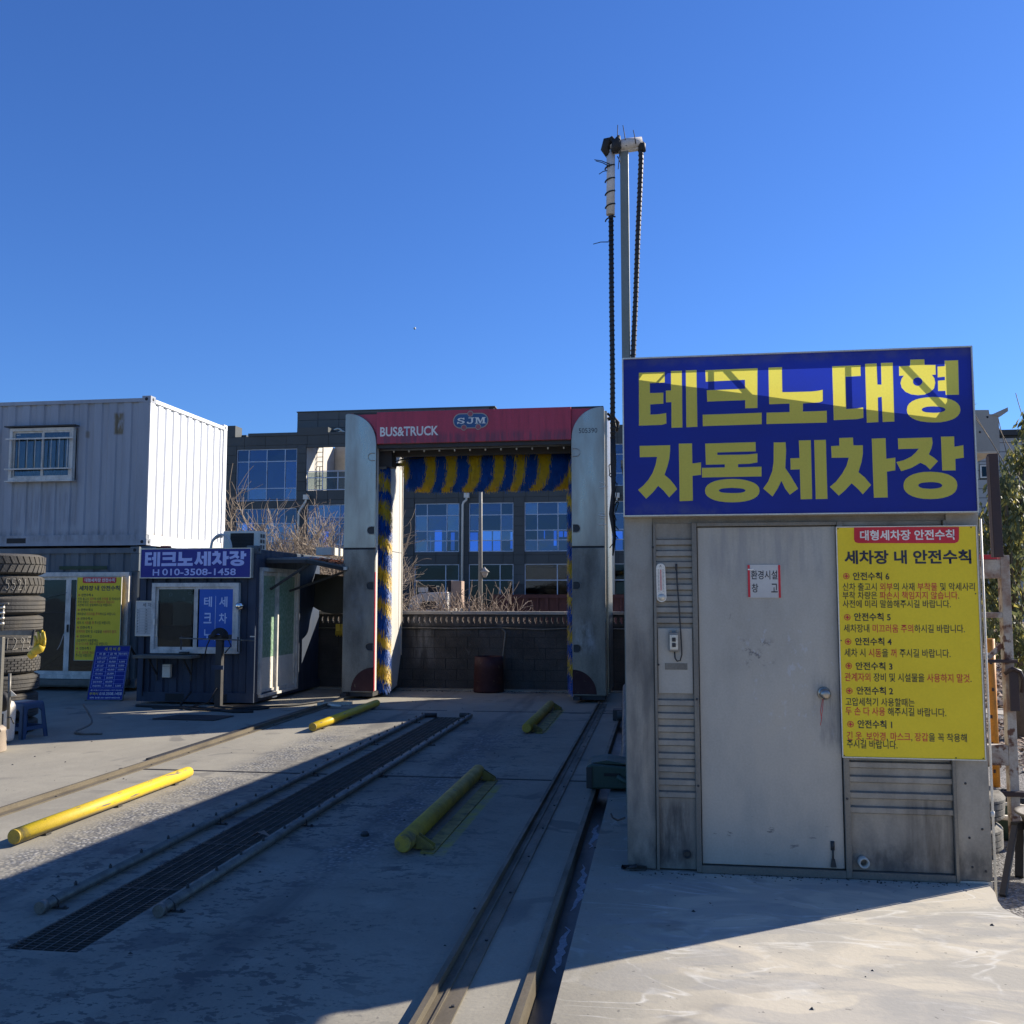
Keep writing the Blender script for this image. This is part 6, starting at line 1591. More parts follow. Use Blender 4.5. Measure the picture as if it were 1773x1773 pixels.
# wash lance stand
t = thing('lance_stand', 'dark post with a long lance arm and coiled hose standing before the office window', 'hose stand', (0, 0, 0))
px_ = (-6.308,0.5525)[0]
rbox('post', M_dark, t, px_ - .045, px_ + .045, 13.52, 13.61, .02, 1.02)
rbox('base_plate', M_dark, t, px_ - .16, px_ + .16, 13.42, 13.70, .002, .022)
rbox('clamp', M_navy, t, px_ - .09, px_ + .09, 13.49, 13.519, .56, .62)
MB().tube([(-6.901,13.500,1.007), (-6.598,13.500,1.000), (-5.761,13.500,0.9807)], .010, 8).build('lance', M_galv, t)
rbox('lance_tip', M_alu, t, (-5.822,0.9803)[0], (-5.752,0.9808)[0], 13.49, 13.515, 1.03, 1.045)
rbox('swivel', M_dark, t, px_ - .15, px_ + .18, 13.5, 13.56, 1.00, 1.06)
for j in range(5):
    r0 = .13 - j * .018
    MB().tube([(px_ + r0 * math.cos(a) + .02, 13.5 - j * .012, 1.03 + r0 * .95 * math.sin(a)) for a in [-.2 + .35 * k for k in range(11)]], .011, 6).build('hose_coil', M_black, t)
MB().tube([(px_ - .1, 13.5, 1.05), (px_ - .17, 13.5, .9), (px_ - .22, 13.52, .70)], .009, 6).tube([(px_ + .1, 13.5, 1.1), (px_ + .2, 13.5, .9), (px_ + .10, 13.52, .80)], .009, 6).tube([(px_ + .3, 13.5, 1.03), (px_ + .3, 13.5, .82), (px_ + .35, 13.5, .82), (px_ + .35, 13.5, 1.03)], .009, 6).build('hose_tails', M_black, t)
rbox('hanger', M_dark, t, px_ - .58, px_ - .56, 13.5, 13.51, .84, 1.04)
MB().tube([(px_, 13.5, .3), (px_ - .1, 13.45, .1), (px_ - .4, 13.4, .02), (px_ - .9, 13.35, .02)], .012, 6).build('feed_hose', M_black, t)


# ---------------------------------------------------------------- dark grey office building beyond the road
OB = thing('office_building', 'dark grey panel clad three storey building with blue glazing beyond the block wall', 'building', (0, 0, 0))
BY = 60.0
wins = []   # x0, x1, z0, z1, column fractions, row fractions, glass, see-through
F3 = (.28, .72)
wins.append((-27.09, -22.98, 7.79, 11.17, (.20, .50, .80), (.62 - .38 + .0, .76), M_gl))
wins.append((-27.05, -22.95, 3.4, 7.30, (.20, .50, .80), (.25, .55, .78), M_gl))
wins.append((-22.25, -17.9, 4.2, 7.50, (.16, .50, .84), (.25, .57, .77), M_gl))
wins.append((-15.16, -12.30, 4.41, 7.47, F3, (.25, .57, .77), M_gl))
wins.append((-11.69, -8.88, 4.41, 7.47, F3, (.25, .57, .77), M_gl))
wins.append((-8.19, -5.30, 4.41, 7.47, F3, (.25, .57, .77), M_gl))
wins.append((-4.70, -1.85, 4.41, 7.47, F3, (.25, .57, .77), M_gl))
wins.append((-1.2, 1.65, 4.41, 7.47, F3, (.25, .57, .77), M_gl))
wins.append((-4.70, -1.85, 8.4, 11.0, F3, (.25, .70), M_gl))
wins.append((-8.19, -5.30, 8.4, 11.0, F3, (.25, .70), M_gl))
wins.append((-11.69, -8.88, 8.4, 11.0, F3, (.25, .70), M_gl))
wins.append((-15.16, -12.30, 8.4, 11.0, F3, (.25, .70), M_gl))
for x0, x1 in ((-15.16, -12.30), (-11.69, -8.88), (-8.19, -5.30), (-4.70, -1.85), (-1.2, 1.65)):
    wins.append((x0, x1, .3, 3.65, (.70,), (.30,), M_gls))
balc = (-22.36, -16.6, 8.41, 11.2)
TX = -22.98
xL, xR, zTop = -36.0, 4.0, 12.0
holes = [(a[0], a[1], a[2], a[3]) for a in wins] + [balc]
outline('wall', [rect(xL, xR, 0, zTop)] + [rect(*h) for h in holes], M_cladj, BY + .05, OB, ext=.04)
# cladding panels laid between the openings, every panel its own piece
PW, PH = 1.42, .60
def cut(cells, h):
    out = []
    for x0, x1, z0, z1 in cells:
        if h[0] >= x1 or h[1] <= x0 or h[2] >= z1 or h[3] <= z0: out.append((x0, x1, z0, z1)); continue
        if h[0] > x0 + .05: out.append((x0, h[0], z0, z1))
        if h[1] < x1 - .05: out.append((h[1], x1, z0, z1))
        a, b = max(x0, h[0]), min(x1, h[1])
        if h[2] > z0 + .05: out.append((a, b, z0, h[2]))
        if h[3] < z1 - .05: out.append((a, b, h[3], z1))
    return out
cells = []
z = 2.4
while z < zTop - .02:
    x = -29.4
    while x < -1.4:
        cells.append((x, min(x + PW, -1.4), z, min(z + PH, zTop))); x += PW
    z += PH
for h in holes: cells = cut(cells, h)
cells = [c for c in cells if c[1] - c[0] > .04 and c[3] - c[2] > .04]
rest = MB()
cells.sort(key=lambda c: -(c[1] - c[0]) * (c[3] - c[2]))
for i, c in enumerate(cells):
    if i < 280: rbox('cladding_panel', M_clad, OB, c[0] + .012, c[1] - .012, BY - .02 + random.uniform(-.003, .003), BY + .009, c[2] + .012, c[3] - .012)
    else: rest.box(c[0] + .012, c[1] - .012, BY - .02, BY + .009, c[2] + .012, c[3] - .012)
rest.box(xL, -29.42, BY - .02, BY + .009, 0, zTop); rest.box(-1.39, xR, BY - .02, BY + .009, 3.7, 4.38); rest.box(-29.4, xR, BY - .02, BY + .009, 0, .28)
rest.build('small_cladding', M_clad, OB, kind='stuff')
rbox('roof_edge', M_clad, OB, -26.3, TX - 1.0 + 1.0, BY - .08, BY + .3, zTop + .001, zTop + .20)
rbox('parapet_block', M_clad, OB, -36, -27.2, BY - .04, BY + 1.0, zTop + .001, 12.75)
rbox('parapet_block', M_clad, OB, TX, -20.9, BY - .06, BY + 1.4, zTop + .001, 12.50)
rbox('parapet_block', M_clad, OB, -36, -26.9, BY + 1.01, BY + 2.0, zTop + .001, 12.30)
rbox('roof_edge', M_clad, OB, -20.89, xR, BY - .05, BY + .3, zTop + .001, zTop + .16)
rbox('right_end_wall', M_clad, OB, xR - .2, xR, BY + .1, BY + 13.8, 0, zTop)
rbox('left_end_wall', M_clad, OB, xL, xL + .2, BY + .1, BY + 13.8, 0, zTop)
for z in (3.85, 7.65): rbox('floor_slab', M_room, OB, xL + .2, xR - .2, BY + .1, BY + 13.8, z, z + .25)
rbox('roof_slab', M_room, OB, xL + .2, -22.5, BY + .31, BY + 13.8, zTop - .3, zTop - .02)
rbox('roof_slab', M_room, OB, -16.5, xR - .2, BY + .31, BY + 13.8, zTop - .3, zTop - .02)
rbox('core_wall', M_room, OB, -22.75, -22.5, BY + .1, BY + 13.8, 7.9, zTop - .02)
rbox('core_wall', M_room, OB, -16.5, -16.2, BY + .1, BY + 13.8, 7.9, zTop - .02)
rbox('partition', M_room, OB, -17.5, -17.3, BY + 1, BY + 13.6, 4.1, 7.6)
rh = []
def bh(u0, u1, v0, v1):
    return None
BACKH = [((-18.174,5.785), (-17.860,6.588)), ((-17.072,5.108), (-16.491,6.754)), ((-15.800,5.188), (-15.490,6.565)), ((-14.307,5.089), (-13.681,6.548)), ((-13.317,5.082), (-12.603,6.714)), ((-12.510,5.076), (-11.931,6.708)), ((-11.171,5.287), (-10.992,6.566)), ((-8.598,6.015), (-8.508,6.673)), ((-7.851,5.482), (-7.627,6.620)), ((-7.453,6.136), (-7.143,6.572)), ((-7.058,6.133), (-6.705,6.567)), ((-3.755,5.016), (-3.353,6.534)), ((-3.193,5.013), (-2.662,6.527)), ((-32.742,6.364), (-31.802,7.506)), ((-26.023,5.169), (-25.342,6.752)),
         ((-3.664,10.650), (-2.694,12.127)), ((-32.848,10.622), (-32.600,12.386))]
outline('rear_wall', [rect(xL, xR, 0, zTop)] + [rect(a[0], b[0], a[1], b[1]) for a, b in BACKH], M_room, BY + 13.9, OB, ext=.05)
# windows: panes differ a little in tint and tilt, some have a blind behind
GLV = [glass('facade glass %s' % w_, c, r_) for w_, c, r_ in (('deep', (.18, .34, .72), .10), ('pale', (.30, .48, .80), .17), ('mid', (.22, .42, .85), .12), ('dull', (.16, .28, .55), .08))]
M_blind = mat('office blind', (.16, .19, .26), .8, fine=0)
rw_ = random.Random(9)
def far_window(x0, x1, z0, z1, cols, rows, mg, parent):
    w = put('window', None, parent)
    y = BY + .12; t = .055
    for a in ((x0, x1, z1 - t, z1), (x0, x1, z0, z0 + t), (x0, x0 + t, z0 + t, z1 - t), (x1 - t, x1, z0 + t, z1 - t)):
        rbox('frame', M_mull, w, a[0], a[1], y - .05, y + .05, a[2], a[3])
    xs = [x0] + [x0 + c * (x1 - x0) for c in cols] + [x1]
    zs = [z1] + [z1 - r_ * (z1 - z0) for r_ in rows] + [z0]
    for x in xs[1:-1]: rbox('mullion', M_mull, w, x - t / 2, x + t / 2, y - .045, y + .045, z0 + t, z1 - t)
    for z in zs[1:-1]: rbox('transom', M_mull, w, x0 + t, x1 - t, y - .04, y + .04, z - t / 2, z + t / 2)
    for i in range(len(xs) - 1):
        for j in range(len(zs) - 1):
            g_ = rw_.choice(GLV) if mg is M_gl else mg
            tl = rw_.uniform(-.012, .012)
            a_, b_, c_, d_ = xs[i] + t / 2, xs[i + 1] - t / 2, zs[j + 1] + t / 2, zs[j] - t / 2
            MB().extr([(a_, y - tl, c_), (b_, y + tl, c_), (b_, y + tl * .5, d_), (a_, y - tl * .5, d_)], (0, .008, 0)).build('pane', g_, w)
            if mg is M_gl and j == 0 and rw_.random() < .5:
                rbox('blind', M_blind, w, a_, b_, y + .25, y + .27, d_ - (d_ - c_) * rw_.uniform(.3, 1), d_)
for x0, x1, z0, z1, cols, rows, mg in wins: far_window(x0, x1, z0, z1, cols, rows, mg, OB)
# red shutter seen inside the second window
rbox('red_shutter', M_nred, OB, (-21.023,6.590)[0], (-20.015,6.579)[0], 60.8, 60.9, 4.6, 6.8)
# balcony: pale stucco recess with ladder and glass balustrade, open to the sky behind
b0, b1, bz0, bz1 = balc
rbox('balcony_floor', M_cream, OB, b0, b1 + .2, BY + .1, BY + 8, bz0 - .3, bz0 - .02)
rbox('balcony_side', M_cream, OB, b0 - .12, b0 - .02, BY + .1, BY + 8, bz0, zTop)
rbox('balcony_back', M_cream, OB, b0, b1 + .1, BY + 5.6, BY + 5.8, bz0, 10.2)
rbox('balcony_back_upper', M_cream, OB, b0, -20.2, BY + 5.6, BY + 5.8, 10.21, zTop + .3)
rbox('balcony_stub', M_clad, OB, -19.9, -16.7, BY + .6, BY + 2.2, 9.6, 10.9)
rbox('balcony_pier', M_cream, OB, -19.7, -19.3, BY + .3, BY + .55, bz0, 9.9)
MB().extr([(b0 + .9, BY + 5.5, 10.3), (-18.6, BY + 5.5, 9.2), (-18.6, BY + 5.5, 8.7), (b0 + .9, BY + 5.5, 9.9)], (0, .08, 0)).build('stair_stringer', M_clad, OB)
for lx, z0, z1 in (((-22.404,10.605)[0], bz0, 11.6), ((-22.604,10.541)[0], bz0, 10.2)):
    for dx in (0, .42): rbox('ladder_rail', M_galv, OB, lx + dx, lx + dx + .05, BY + 2.0, BY + 2.05, z0, z1)
    z = z0 + .2
    while z < z1: rbox('ladder_rung', M_galv, OB, lx + .05, lx + .42, BY + 2.01, BY + 2.04, z, z + .04); z += .32
for z in (bz0 + .02, bz0 + .80, bz0 + 1.22): rbox('balustrade_rail', M_mull, OB, b0 + .05, b1, BY + .02, BY + .07, z, z + .05)
for i in range(5):
    x = b0 + .05 + i * 1.02
    rbox('balustrade_post', M_mull, OB, x, x + .05, BY + .075, BY + .12, bz0, bz0 + 1.26)
    rbox('balustrade_glass', M_gls, OB, x + .06, x + 1.0, BY + .085, BY + .095, bz0 + .08, bz0 + 1.2)
# tower: raised screen wall set back from the facade
TW = -23.85
rbox('tower_body', M_cladj, OB, TW + .02, -10.5, BY + 2.24, BY + 2.9, zTop - .02, 13.93)
for i in range(9):
    for j in range(4):
        x = TW + i * 1.45; z = 11.75 + j * .545
        rbox('tower_panel', M_cladt, OB, x + .012, x + 1.436, BY + 2.19, BY + 2.23, z + .012, z + .533)
rbox('tower_cap', M_cladt, OB, TW - .04, -10.4, BY + 2.15, BY + 2.95, 13.935, 14.0)
MB().tube([(-21.3 + .42 * math.cos(a) + .5, BY + 1.5, 12.15 + .5 * math.sin(a)) for a in [math.pi - math.pi * i / 14 for i in range(13)]], .05, 8).tube([(-21.1 + .32 * math.cos(a) + .5, BY + 1.7, 12.15 + .38 * math.sin(a)) for a in [math.pi - math.pi * i / 14 for i in range(13)]], .05, 8).build('vent_pipe', M_ac, OB)
# downpipes
for k, (px1, px2) in enumerate((((-22.205,7.952), (-22.688,7.071)), ((-11.775,7.903), (-12.029,7.474)), ((-2.475,7.761), (-2.689,7.340)))):
    d = thing('downpipe', ['white rain downpipe with a square hopper on the dark facade, left of the gantry', 'white rain downpipe with a square hopper seen through the gantry', 'white rain downpipe in the narrow gap between gantry and shed'][k], 'downpipe', (0, 0, 0), group='rain downpipes on the dark grey facade')
    rbox('hopper', M_ac, d, px1[0] - .16, px1[0] + .16, BY - .42, BY - .13, px1[1] - .14, px1[1] + .16)
    MB().tube([(px1[0], BY - .3, px1[1] - .1), (px1[0] - .03, BY - .3, px1[1] - .28), (px2[0] + .06, BY - .3, px2[1] + .02), (px2[0], BY - .3, px2[1] - .15), (px2[0] - .03, BY - .3, .1)], .075, 8).build('pipe', M_ac, d)
# street lamp in the gap
M_lampost = mat('grey lamp post', (.22, .22, .21), .6)
sl_ = thing('street_lamp', 'slim pale street lamp post with a small lantern seen through the gantry', 'street lamp', (0, 0, 0))
x0 = (-5.291,3.399)[0]
MB().tube([(x0, 29, -.1), (x0, 29, 6.6)], [.075, .045], 10).build('post', M_lampost, sl_)
MB().tube([(x0, 29, (-5.182,2.445)[1]), (x0 + .12, 29, (-5.182,2.445)[1] + .02)], .02, 6).build('bracket', M_alu, sl_)
MB().lathe((x0 + .13, 29, (-5.182,2.186)[1]), [(0, 0), (.05, .01), (.09, .10), (.11, .16), (.15, .17), (.04, .27), (0, .33)], 14).build('lantern', M_cope, sl_)
MB().tube([(x0, 29, 6.6), (x0 + .3, 29, 7.0), (x0 + .9, 29, 7.1)], .035, 8).build('arm', M_alu, sl_)

# truck parked on the road: white cab, dark red dropside bed
TK = thing('parked_truck', 'white cab truck with a dark red ribbed cargo bed parked beyond the block wall', 'truck', (0, 0, 0))
ty = 26.0
cx0, cx1 = (-6.806,1.507)[0], (-5.639,1.508)[0]
bx0, bx1 = (-4.378,1.508)[0], (-0.4721,1.510)[0]
zt_, zb_ = (-2.748,1.662)[1], .55
cab = [(cx0, .45), (cx0 + .02, 1.10), (cx0 + .18, 1.62), (cx0 + .42, (-6.198,1.709)[1]), (cx1, (-6.198,1.725)[1] + .02), (cx1, .45)]
M_cab = mat('truck white', (.60, .61, .64), .35, coat=.3, fine=.03)
MB().prism(cab, ty, ty + 1.8).build('cab', M_cab, TK, bevel=.03)
outline('side_window', [[(cx0 + .38, 1.28), (cx0 + .47, 1.50), (cx0 + .85, 1.50), (cx0 + .85, 1.28)]], M_black, ty - .006, TK)
MB().tube([(cx0 + .3, ty - .03, (-6.519,1.694)[1]), (cx0 + .28, ty - .06, (-6.520,1.819)[1])], .012, 6).build('roof_rod', M_dark, TK)
rbox('roof_rack', M_pvcw, TK, cx0 + .30, cx0 + .62, ty + .2, ty + .5, (-6.519,1.725)[1] + .01, (-6.520,1.866)[1])
rbox('black_roll', M_black, TK, cx0 + .58, cx0 + .80, ty + .2, ty + .6, (-6.310,1.709)[1] + .0, (-6.312,1.912)[1])
rbox('bed_panel', M_rbrown, TK, bx0, bx1, ty, ty + .04, zb_, zt_)
rbox('bed_far_panel', M_rbrown, TK, bx0, bx1, ty + 2.1, ty + 2.14, zb_, zt_)
rbox('bed_floor', M_rbrown, TK, cx1 + .1, bx1, ty + .05, ty + 2.09, zb_, zb_ + .1)
rbox('bed_end', M_rbrown, TK, bx0 - .04, bx0 - .001, ty, ty + 2.14, zb_, zt_)
rbox('top_rail', M_rbrown, TK, bx0, bx1, ty - .07, ty - .001, zt_ - .09, zt_ + .01)
x = bx0
i = 0
while x < bx1:
    rbox('rib', M_rbrown, TK, x, x + (.09 if i % 2 else .045), ty - .06, ty - .001, zb_, zt_ - .091); x += [.32, .22, .30][i % 3]; i += 1
rbox('bottom_rail', M_rbrown, TK, bx0, bx1, ty - .07, ty - .061, zb_, zb_ + .1)
for xw in (cx0 + .5, bx1 - 1.2, bx1 - .2): MB().lathe((xw, ty + .05, .35), [(0, 0), (.4, 0), (.45, .1), (.45, .25), (0, .25)], 20, axis='y').build('wheel', M_tyre, TK)
tb = thing('cardboard_bale', 'tan cardboard box on top of the parked truck behind the dead shrub', 'box', (0, 0, 0))
MB().box((-5.631,1.821)[0], (-5.341,1.821)[0], 26.4, 26.8, 1.3, (-5.487,2.041)[1]).build('box', mat('cardboard', (.42, .29, .20), .8), tb, bevel=.01)
rbox('black_bag', M_black, tb, (-5.744,1.821)[0], (-5.639,1.821)[0], 26.42, 26.8, 1.3, (-5.713,2.058)[1])

# ---------------------------------------------------------------- bare shrubs and trees
def twig_tree(name, label, base, height, spread, stems, depth, m, r0, seed, cat='tree', group=None, up=.5, kink=.35, part='branches', nb=(3, 5)):
    rnd = random.Random(seed)
    mb = MB(); tr = MB()
    def grow(p, d, l, r, lev):
        K = 4; pts = [p.copy()]; q = p.copy(); dd = d.copy()
        for k in range(K):
            dd = (dd + Vector((rnd.gauss(0, kink), rnd.gauss(0, kink), rnd.gauss(0, kink) + up * .25)) * .5).normalized()
            q = q + dd * (l / K); pts.append(q.copy())
        tgt = tr if lev == 0 else mb
        tgt.tube(pts, [max(r * (1 - .14 * k), .0055) for k in range(K + 1)], 5 if lev < 2 else 3, cap=False)
        if lev < depth:
            n = rnd.randint(*nb)
            for i in range(n):
                t = rnd.uniform(.25, 1) * K; k = min(K - 1, int(t)); s = pts[k].lerp(pts[k + 1], t - k)
                nd = (dd + Vector((rnd.gauss(0, .6), rnd.gauss(0, .6), rnd.gauss(.15, .45)))).normalized()
                grow(s, nd, l * rnd.uniform(.45, .75), r * .55, lev + 1)
    for i in range(stems):
        a = rnd.uniform(0, 6.28)
        d = Vector((math.cos(a) * spread, math.sin(a) * spread, 1)).normalized()
        grow(Vector((rnd.uniform(-.15, .15) * spread, rnd.uniform(-.1, .1), 0)), d, height * rnd.uniform(.42, .62), r0 * rnd.uniform(.7, 1), 0)
    t = thing(name, label, cat, base, group)
    tr.build('trunk', m, t, fix=False); mb.build(part, m, t, fix=False)
    return t
for k, (px, h, seed) in enumerate(((410, 3.3, 3), (455, 4.1, 11), (505, 4.3, 5), (562, 3.9, 8), (590, 3.0, 14))):
    X = ((-10.034,3.431)[0]) + (px - 400) * 22 / 1700 * 1.03
    twig_tree('bare_shrub', ['low bare twiggy shrub against the white container end', 'bare many stemmed shrub just right of the white container', 'tallest bare shrub behind the office roof and awning', 'bare shrub in front of the white downpipe left of the gantry', 'low bare shrub touching the left gantry column'][k],
              (X, 22 + (k % 2) * .8, -.15), h * .98, .62, 9, 3, M_twig, .042, seed, 'shrub', 'bare shrubs behind the awning', nb=(5, 7))
for k, (px, h, seed) in enumerate(((735, 1.95, 21), (775, 2.5, 22), (815, 2.35, 25), (850, 2.3, 31), (870, 1.9, 33))):
    X = (-3.833,1.985)[0] + (px - 800) * 19 / 1700 * 1.02
    twig_tree('dead_bush', ['dead tan bush in front of the truck cab', 'dead tan bush with long curved stalks left of the street lamp', 'dead tan bush at the foot of the street lamp', 'dense dead tan bush right of the street lamp', 'low dead tan bush spilling over the wall before the truck bed'][k],
              (X, 18.6 + (k % 2) * .5, -.15), h * .90, .95, 26, 2, M_twig2, .016, seed, 'bush', 'dead bushes just behind the block wall', up=.1, kink=.5, nb=(6, 9))

# ---------------------------------------------------------------- right hand side
RB = thing('panel_building', 'pale grey panel building with blue sliding windows behind the tree at the right edge', 'building', (0, 0, 0))
rx0, ry = 13.2, 45.0
rbox('wall', M_cladj, RB, rx0, 30, ry + .03, ry + 14, -.15, 8.60)
rw = ((13.879,6.761), (14.517,7.331))
wx0, wx1, wz0, wz1 = rw[0][0], rw[1][0], rw[0][1], rw[1][1]
cells = []
z = -.1
while z < 8.5:
    x = rx0
    while x < 19.0: cells.append((x, x + 1.5, z, min(z + .40, 8.5))); x += 1.5
    z += .40
cells = cut(cells, (wx0 - .02, wx1 + .02, wz0 - .02, wz1 + .02))
for c in cells:
    if c[1] - c[0] > .05 and c[3] - c[2] > .05: rbox('wall_panel', M_pgrey, RB, c[0] + .012, c[1] - .012, ry - .01, ry + .028, c[2] + .012, c[3] - .012)
rbox('parapet_cap', M_dark, RB, rx0 - .1, 30, ry - .12, ry + .5, 8.61, 8.85)
w = put('window', None, RB)
for a in ((wx0, wx1, wz1 - .06, wz1), (wx0, wx1, wz0, wz0 + .06), (wx0, wx0 + .06, wz0 + .06, wz1 - .06), (wx1 - .06, wx1, wz0 + .06, wz1 - .06)): rbox('frame', M_pvcw, w, a[0], a[1], ry - .06, ry + .0, a[2], a[3])
xm = (wx0 + wx1) / 2
rbox('mullion', M_pvcw, w, xm - .03, xm + .03, ry - .055, ry, wz0 + .06, wz1 - .06)
for a, b in ((wx0 + .06, xm - .03), (xm + .03, wx1 - .06)): rbox('pane', M_gls, w, a, b, ry - .04, ry - .03, wz0 + .06, wz1 - .06)
rbox('dark_blind', M_dfilm, w, wx0 + .06, wx1 - .06, ry - .028, ry - .02, wz0 + .06, wz1 - .06)

OH = thing('overhanging_cabin', 'weathered light grey cabin jutting out high behind the right end of the blue sign', 'cabin', (0, 0, 0))
cy = 18.0
c0, c1 = (4.249,4.078)[0], (5.898,4.042)[0]
cz0, cz1, cz2 = (5.693,4.138)[1], (5.627,4.864)[1], (5.814,4.787)[1]
xs_ = (5.751,4.861)[0]
MB().prism([(c0, cz0), (c1, cz0), (c1, cz2), (xs_, cz2), (xs_ - .01, cz1), (c0, cz1 + .03)], cy, cy + 2.6).build('body', M_cgrey, OH)
rbox('underside', M_beige, OH, c0, c1 - .02, cy + .01, cy + 2.59, cz0 - .03, cz0 - .002)
MB().extr([(c1 - .12, cy - .03, cz2 - .01), (c1 + .15, cy - .03, cz2 + .11), (c1 + .15, cy - .03, cz2 + .04), (c1 + .02, cy - .03, cz2 - .05)], (0, .06, 0)).build('gutter_lip', M_cgrey, OH)
MB().extr([(xs_ - .45, cy - .03, cz1 + .02), (xs_ - .20, cy - .03, cz1 + .12), (xs_ - .35, cy - .03, cz1 + .02)], (0, .06, 0)).build('gutter_lip', M_cgrey, OH)
for px, py in (((5.714,4.737)), ((5.580,4.475))):
    MB().lathe((px, cy - .002, py), [(0, -.004), (.018, -.004), (.02, 0)], 10, axis='y').build('bolt_hole', M_black, OH)
for x in (c0 + .1, c0 + .9): rbox('support_post', M_cgrey, OH, x, x + .12, cy + 1, cy + 1.12, -.15, cz0 - .031)

# rusty rack beside the shed
RK = thing('rusty_rack', 'tall rusty white painted steel rack standing right of the shed', 'rack', (0, 0, 0))
ry_ = 7.5
def rk(name, x0, x1, z0, z1, m=M_rust, y0=ry_, y1=ry_ + .08, bev=.004): return rbox(name, m, RK, x0, x1, y0, y1, z0, z1, bevel=bev)
xp = (2.456,1.534)[0]
rk('post', xp - .028, xp + .034, -.15, 1.90)
rk('top_beam', 1.9, xp - .029, 1.735, 1.870)
rk('red_strip', 1.9, xp - .05, 1.872, 1.905, M_red)
rk('middle_bar', 1.9, xp - .029, 1.452, 1.492)
rk('shelf_bar', 1.9, xp + .05, 1.135, 1.158, M_brown, ry_ - .03, ry_ - .001)
rk('wide_beam', 1.9, xp - .029, .415, .555)
rk('lower_bar', 1.9, xp + .12, .205, .240, M_brown, ry_ - .03, ry_ - .001)
MB().bar((xp - .03, ry_ + .04, 1.26), (xp - .13, ry_ + .04, 1.165), .03, .03).build('knee_brace', M_rust, RK)
MB().bar((xp - .14, ry_ - .01, 1.20), (1.9, ry_ - .01, 1.22), .04, .012).build('loose_strip', M_wrap, RK)
rk('dark_sleeve', xp - .020, xp + .045, .80, 1.10, M_brown, ry_ - .05, ry_ - .031)
MB().tube([(xp - .05, ry_ - .05, 1.06), (xp, ry_ - .07, 1.10), (xp + .05, ry_ - .06, 1.08), (xp + .075, ry_ - .05, 1.02), (xp + .06, ry_ - .05, .93)], .014, 8).build('strap', M_brown, RK)
bc = thing('brown_channel', 'dark brown steel channel leaning upright above the rusty rack, cutting across the sky', 'steel channel', (0, 0, 0))
A_, B_ = Vector((2.364,7.350,1.880)), Vector((2.355,7.350,2.615))
MB().bar(A_, B_, .062, .05, up=(0, 1, 0)).build('channel', M_brown, bc, bevel=.003)
MB().bar(A_ + Vector((-.042, -.02, 0)), B_ + Vector((-.040, -.02, -.02)), .018, .012, up=(0, 1, 0)).build('flange', mat('light brown flange', (.13, .10, .09), .6), bc)
op_ = thing('orange_post', 'orange painted round post standing on the gravel behind the rusty rack', 'post', (0, 0, 0))
MB().tube([(3.078,9.900,-0.1585), (3.081,9.900,1.209)], .042, 12).build('post', M_orange, op_)
for i in range(5):
    MB().box(-.01, .01, 0, .01, 0, .03).build('rust_mark', M_brown, op_, loc=tuple(Vector((3.064,9.840,0.9754)) + Vector((random.uniform(-.02, .02), 0, -i * .25))))
# tyres beside the shed
car_t = tyre_mesh('tread', .30, .195, 'rib', M_tyreL)
zc = [(2.209,0.2898)[1] - .195, (2.200,0.056)[1] - .195, (2.200,0.056)[1] - .39]
tx_ = (2.325,0.0693)[0] - .29
for i, (z, l) in enumerate(zip(zc, ('top pale dusty car tyre of the stack beside the shed corner', 'middle pale dusty car tyre of the stack beside the shed corner', 'bottom pale dusty car tyre of the stack, against the shed corner'))):
    t = thing('car_tyre', l, 'tyre', (tx_ - (.0, .012, .06)[i], 7.4, z), group='pale tyres stacked beside the shed')
    o = put('tread', car_t, t)
    if i == 0: o.rotation_euler = (R(3), R(4), 0)
    MB().lathe((0, 0, .03), [(.15, .0), (.17, .13), (.19, .155)], 24).build('inner_rim', M_dark, t)
if zc[2] > -.10:
    t = thing('concrete_block', 'rough block under the pale tyre stack', 'block', (tx_ - .05, 7.4, -.16))
    rbox('block', M_cope, t, -.2, .2, -.15, .15, 0, zc[2] + .155)
gbx = thing('green_bin', 'round dull green plastic bin with a pale rim and small print, right of the tyres', 'bin', ((2.503,-0.0997)[0], 7.95, -.16))
zr = (2.474,0.0276)[1] + .16
MB().lathe((0, 0, 0), [(0, .005), (.21, .005), (.225, .05), (.26, zr - .05), (.265, zr - .01)], 32).lathe((0, 0, 0), [(.245, zr - .02), (.23, .06), (0, .05)], 32).build('shell', M_greenp, gbx)
MB().lathe((0, 0, 0), [(.265, zr - .03), (.285, zr - .025), (.285, zr), (.245, zr + .004), (.243, zr - .02)], 32).build('rim', M_pvcw, gbx)
for k, (s, z0) in enumerate((('J1', .42), ('====', .36), ('---', .29), ('202', .06), ('A', .10))):
    o = text(s, -.16 + .05 * (k % 2), -.06, z0 * zr / .55, z0 * zr / .55 + .025, 0, M_nwhite, gbx)
    for v in o.data.vertices: v.co.y = -math.sqrt(max(.01, (.228 + .06 * v.co.z) ** 2 - v.co.x ** 2)) - .004
bb = thing('black_bucket', 'black plastic bucket standing behind the green bin at the right edge', 'bucket', ((2.813,-0.0743)[0], 8.7, -.16))
zz_ = (2.799,0.0035)[1] + .16
MB().lathe((0, 0, 0), [(0, .004), (.15, .004), (.16, .05), (.185, zz_ - .06), (.20, zz_ - .05), (.20, zz_), (.18, zz_), (.15, .06), (0, .05)], 28).build('shell', M_black, bb)
bowl = thing('basin', 'pale grey plastic basin on black legs half cut off by the right edge', 'basin', ((2.216,0.2433)[0] + .24, 6.75, (2.216,0.2433)[1]))
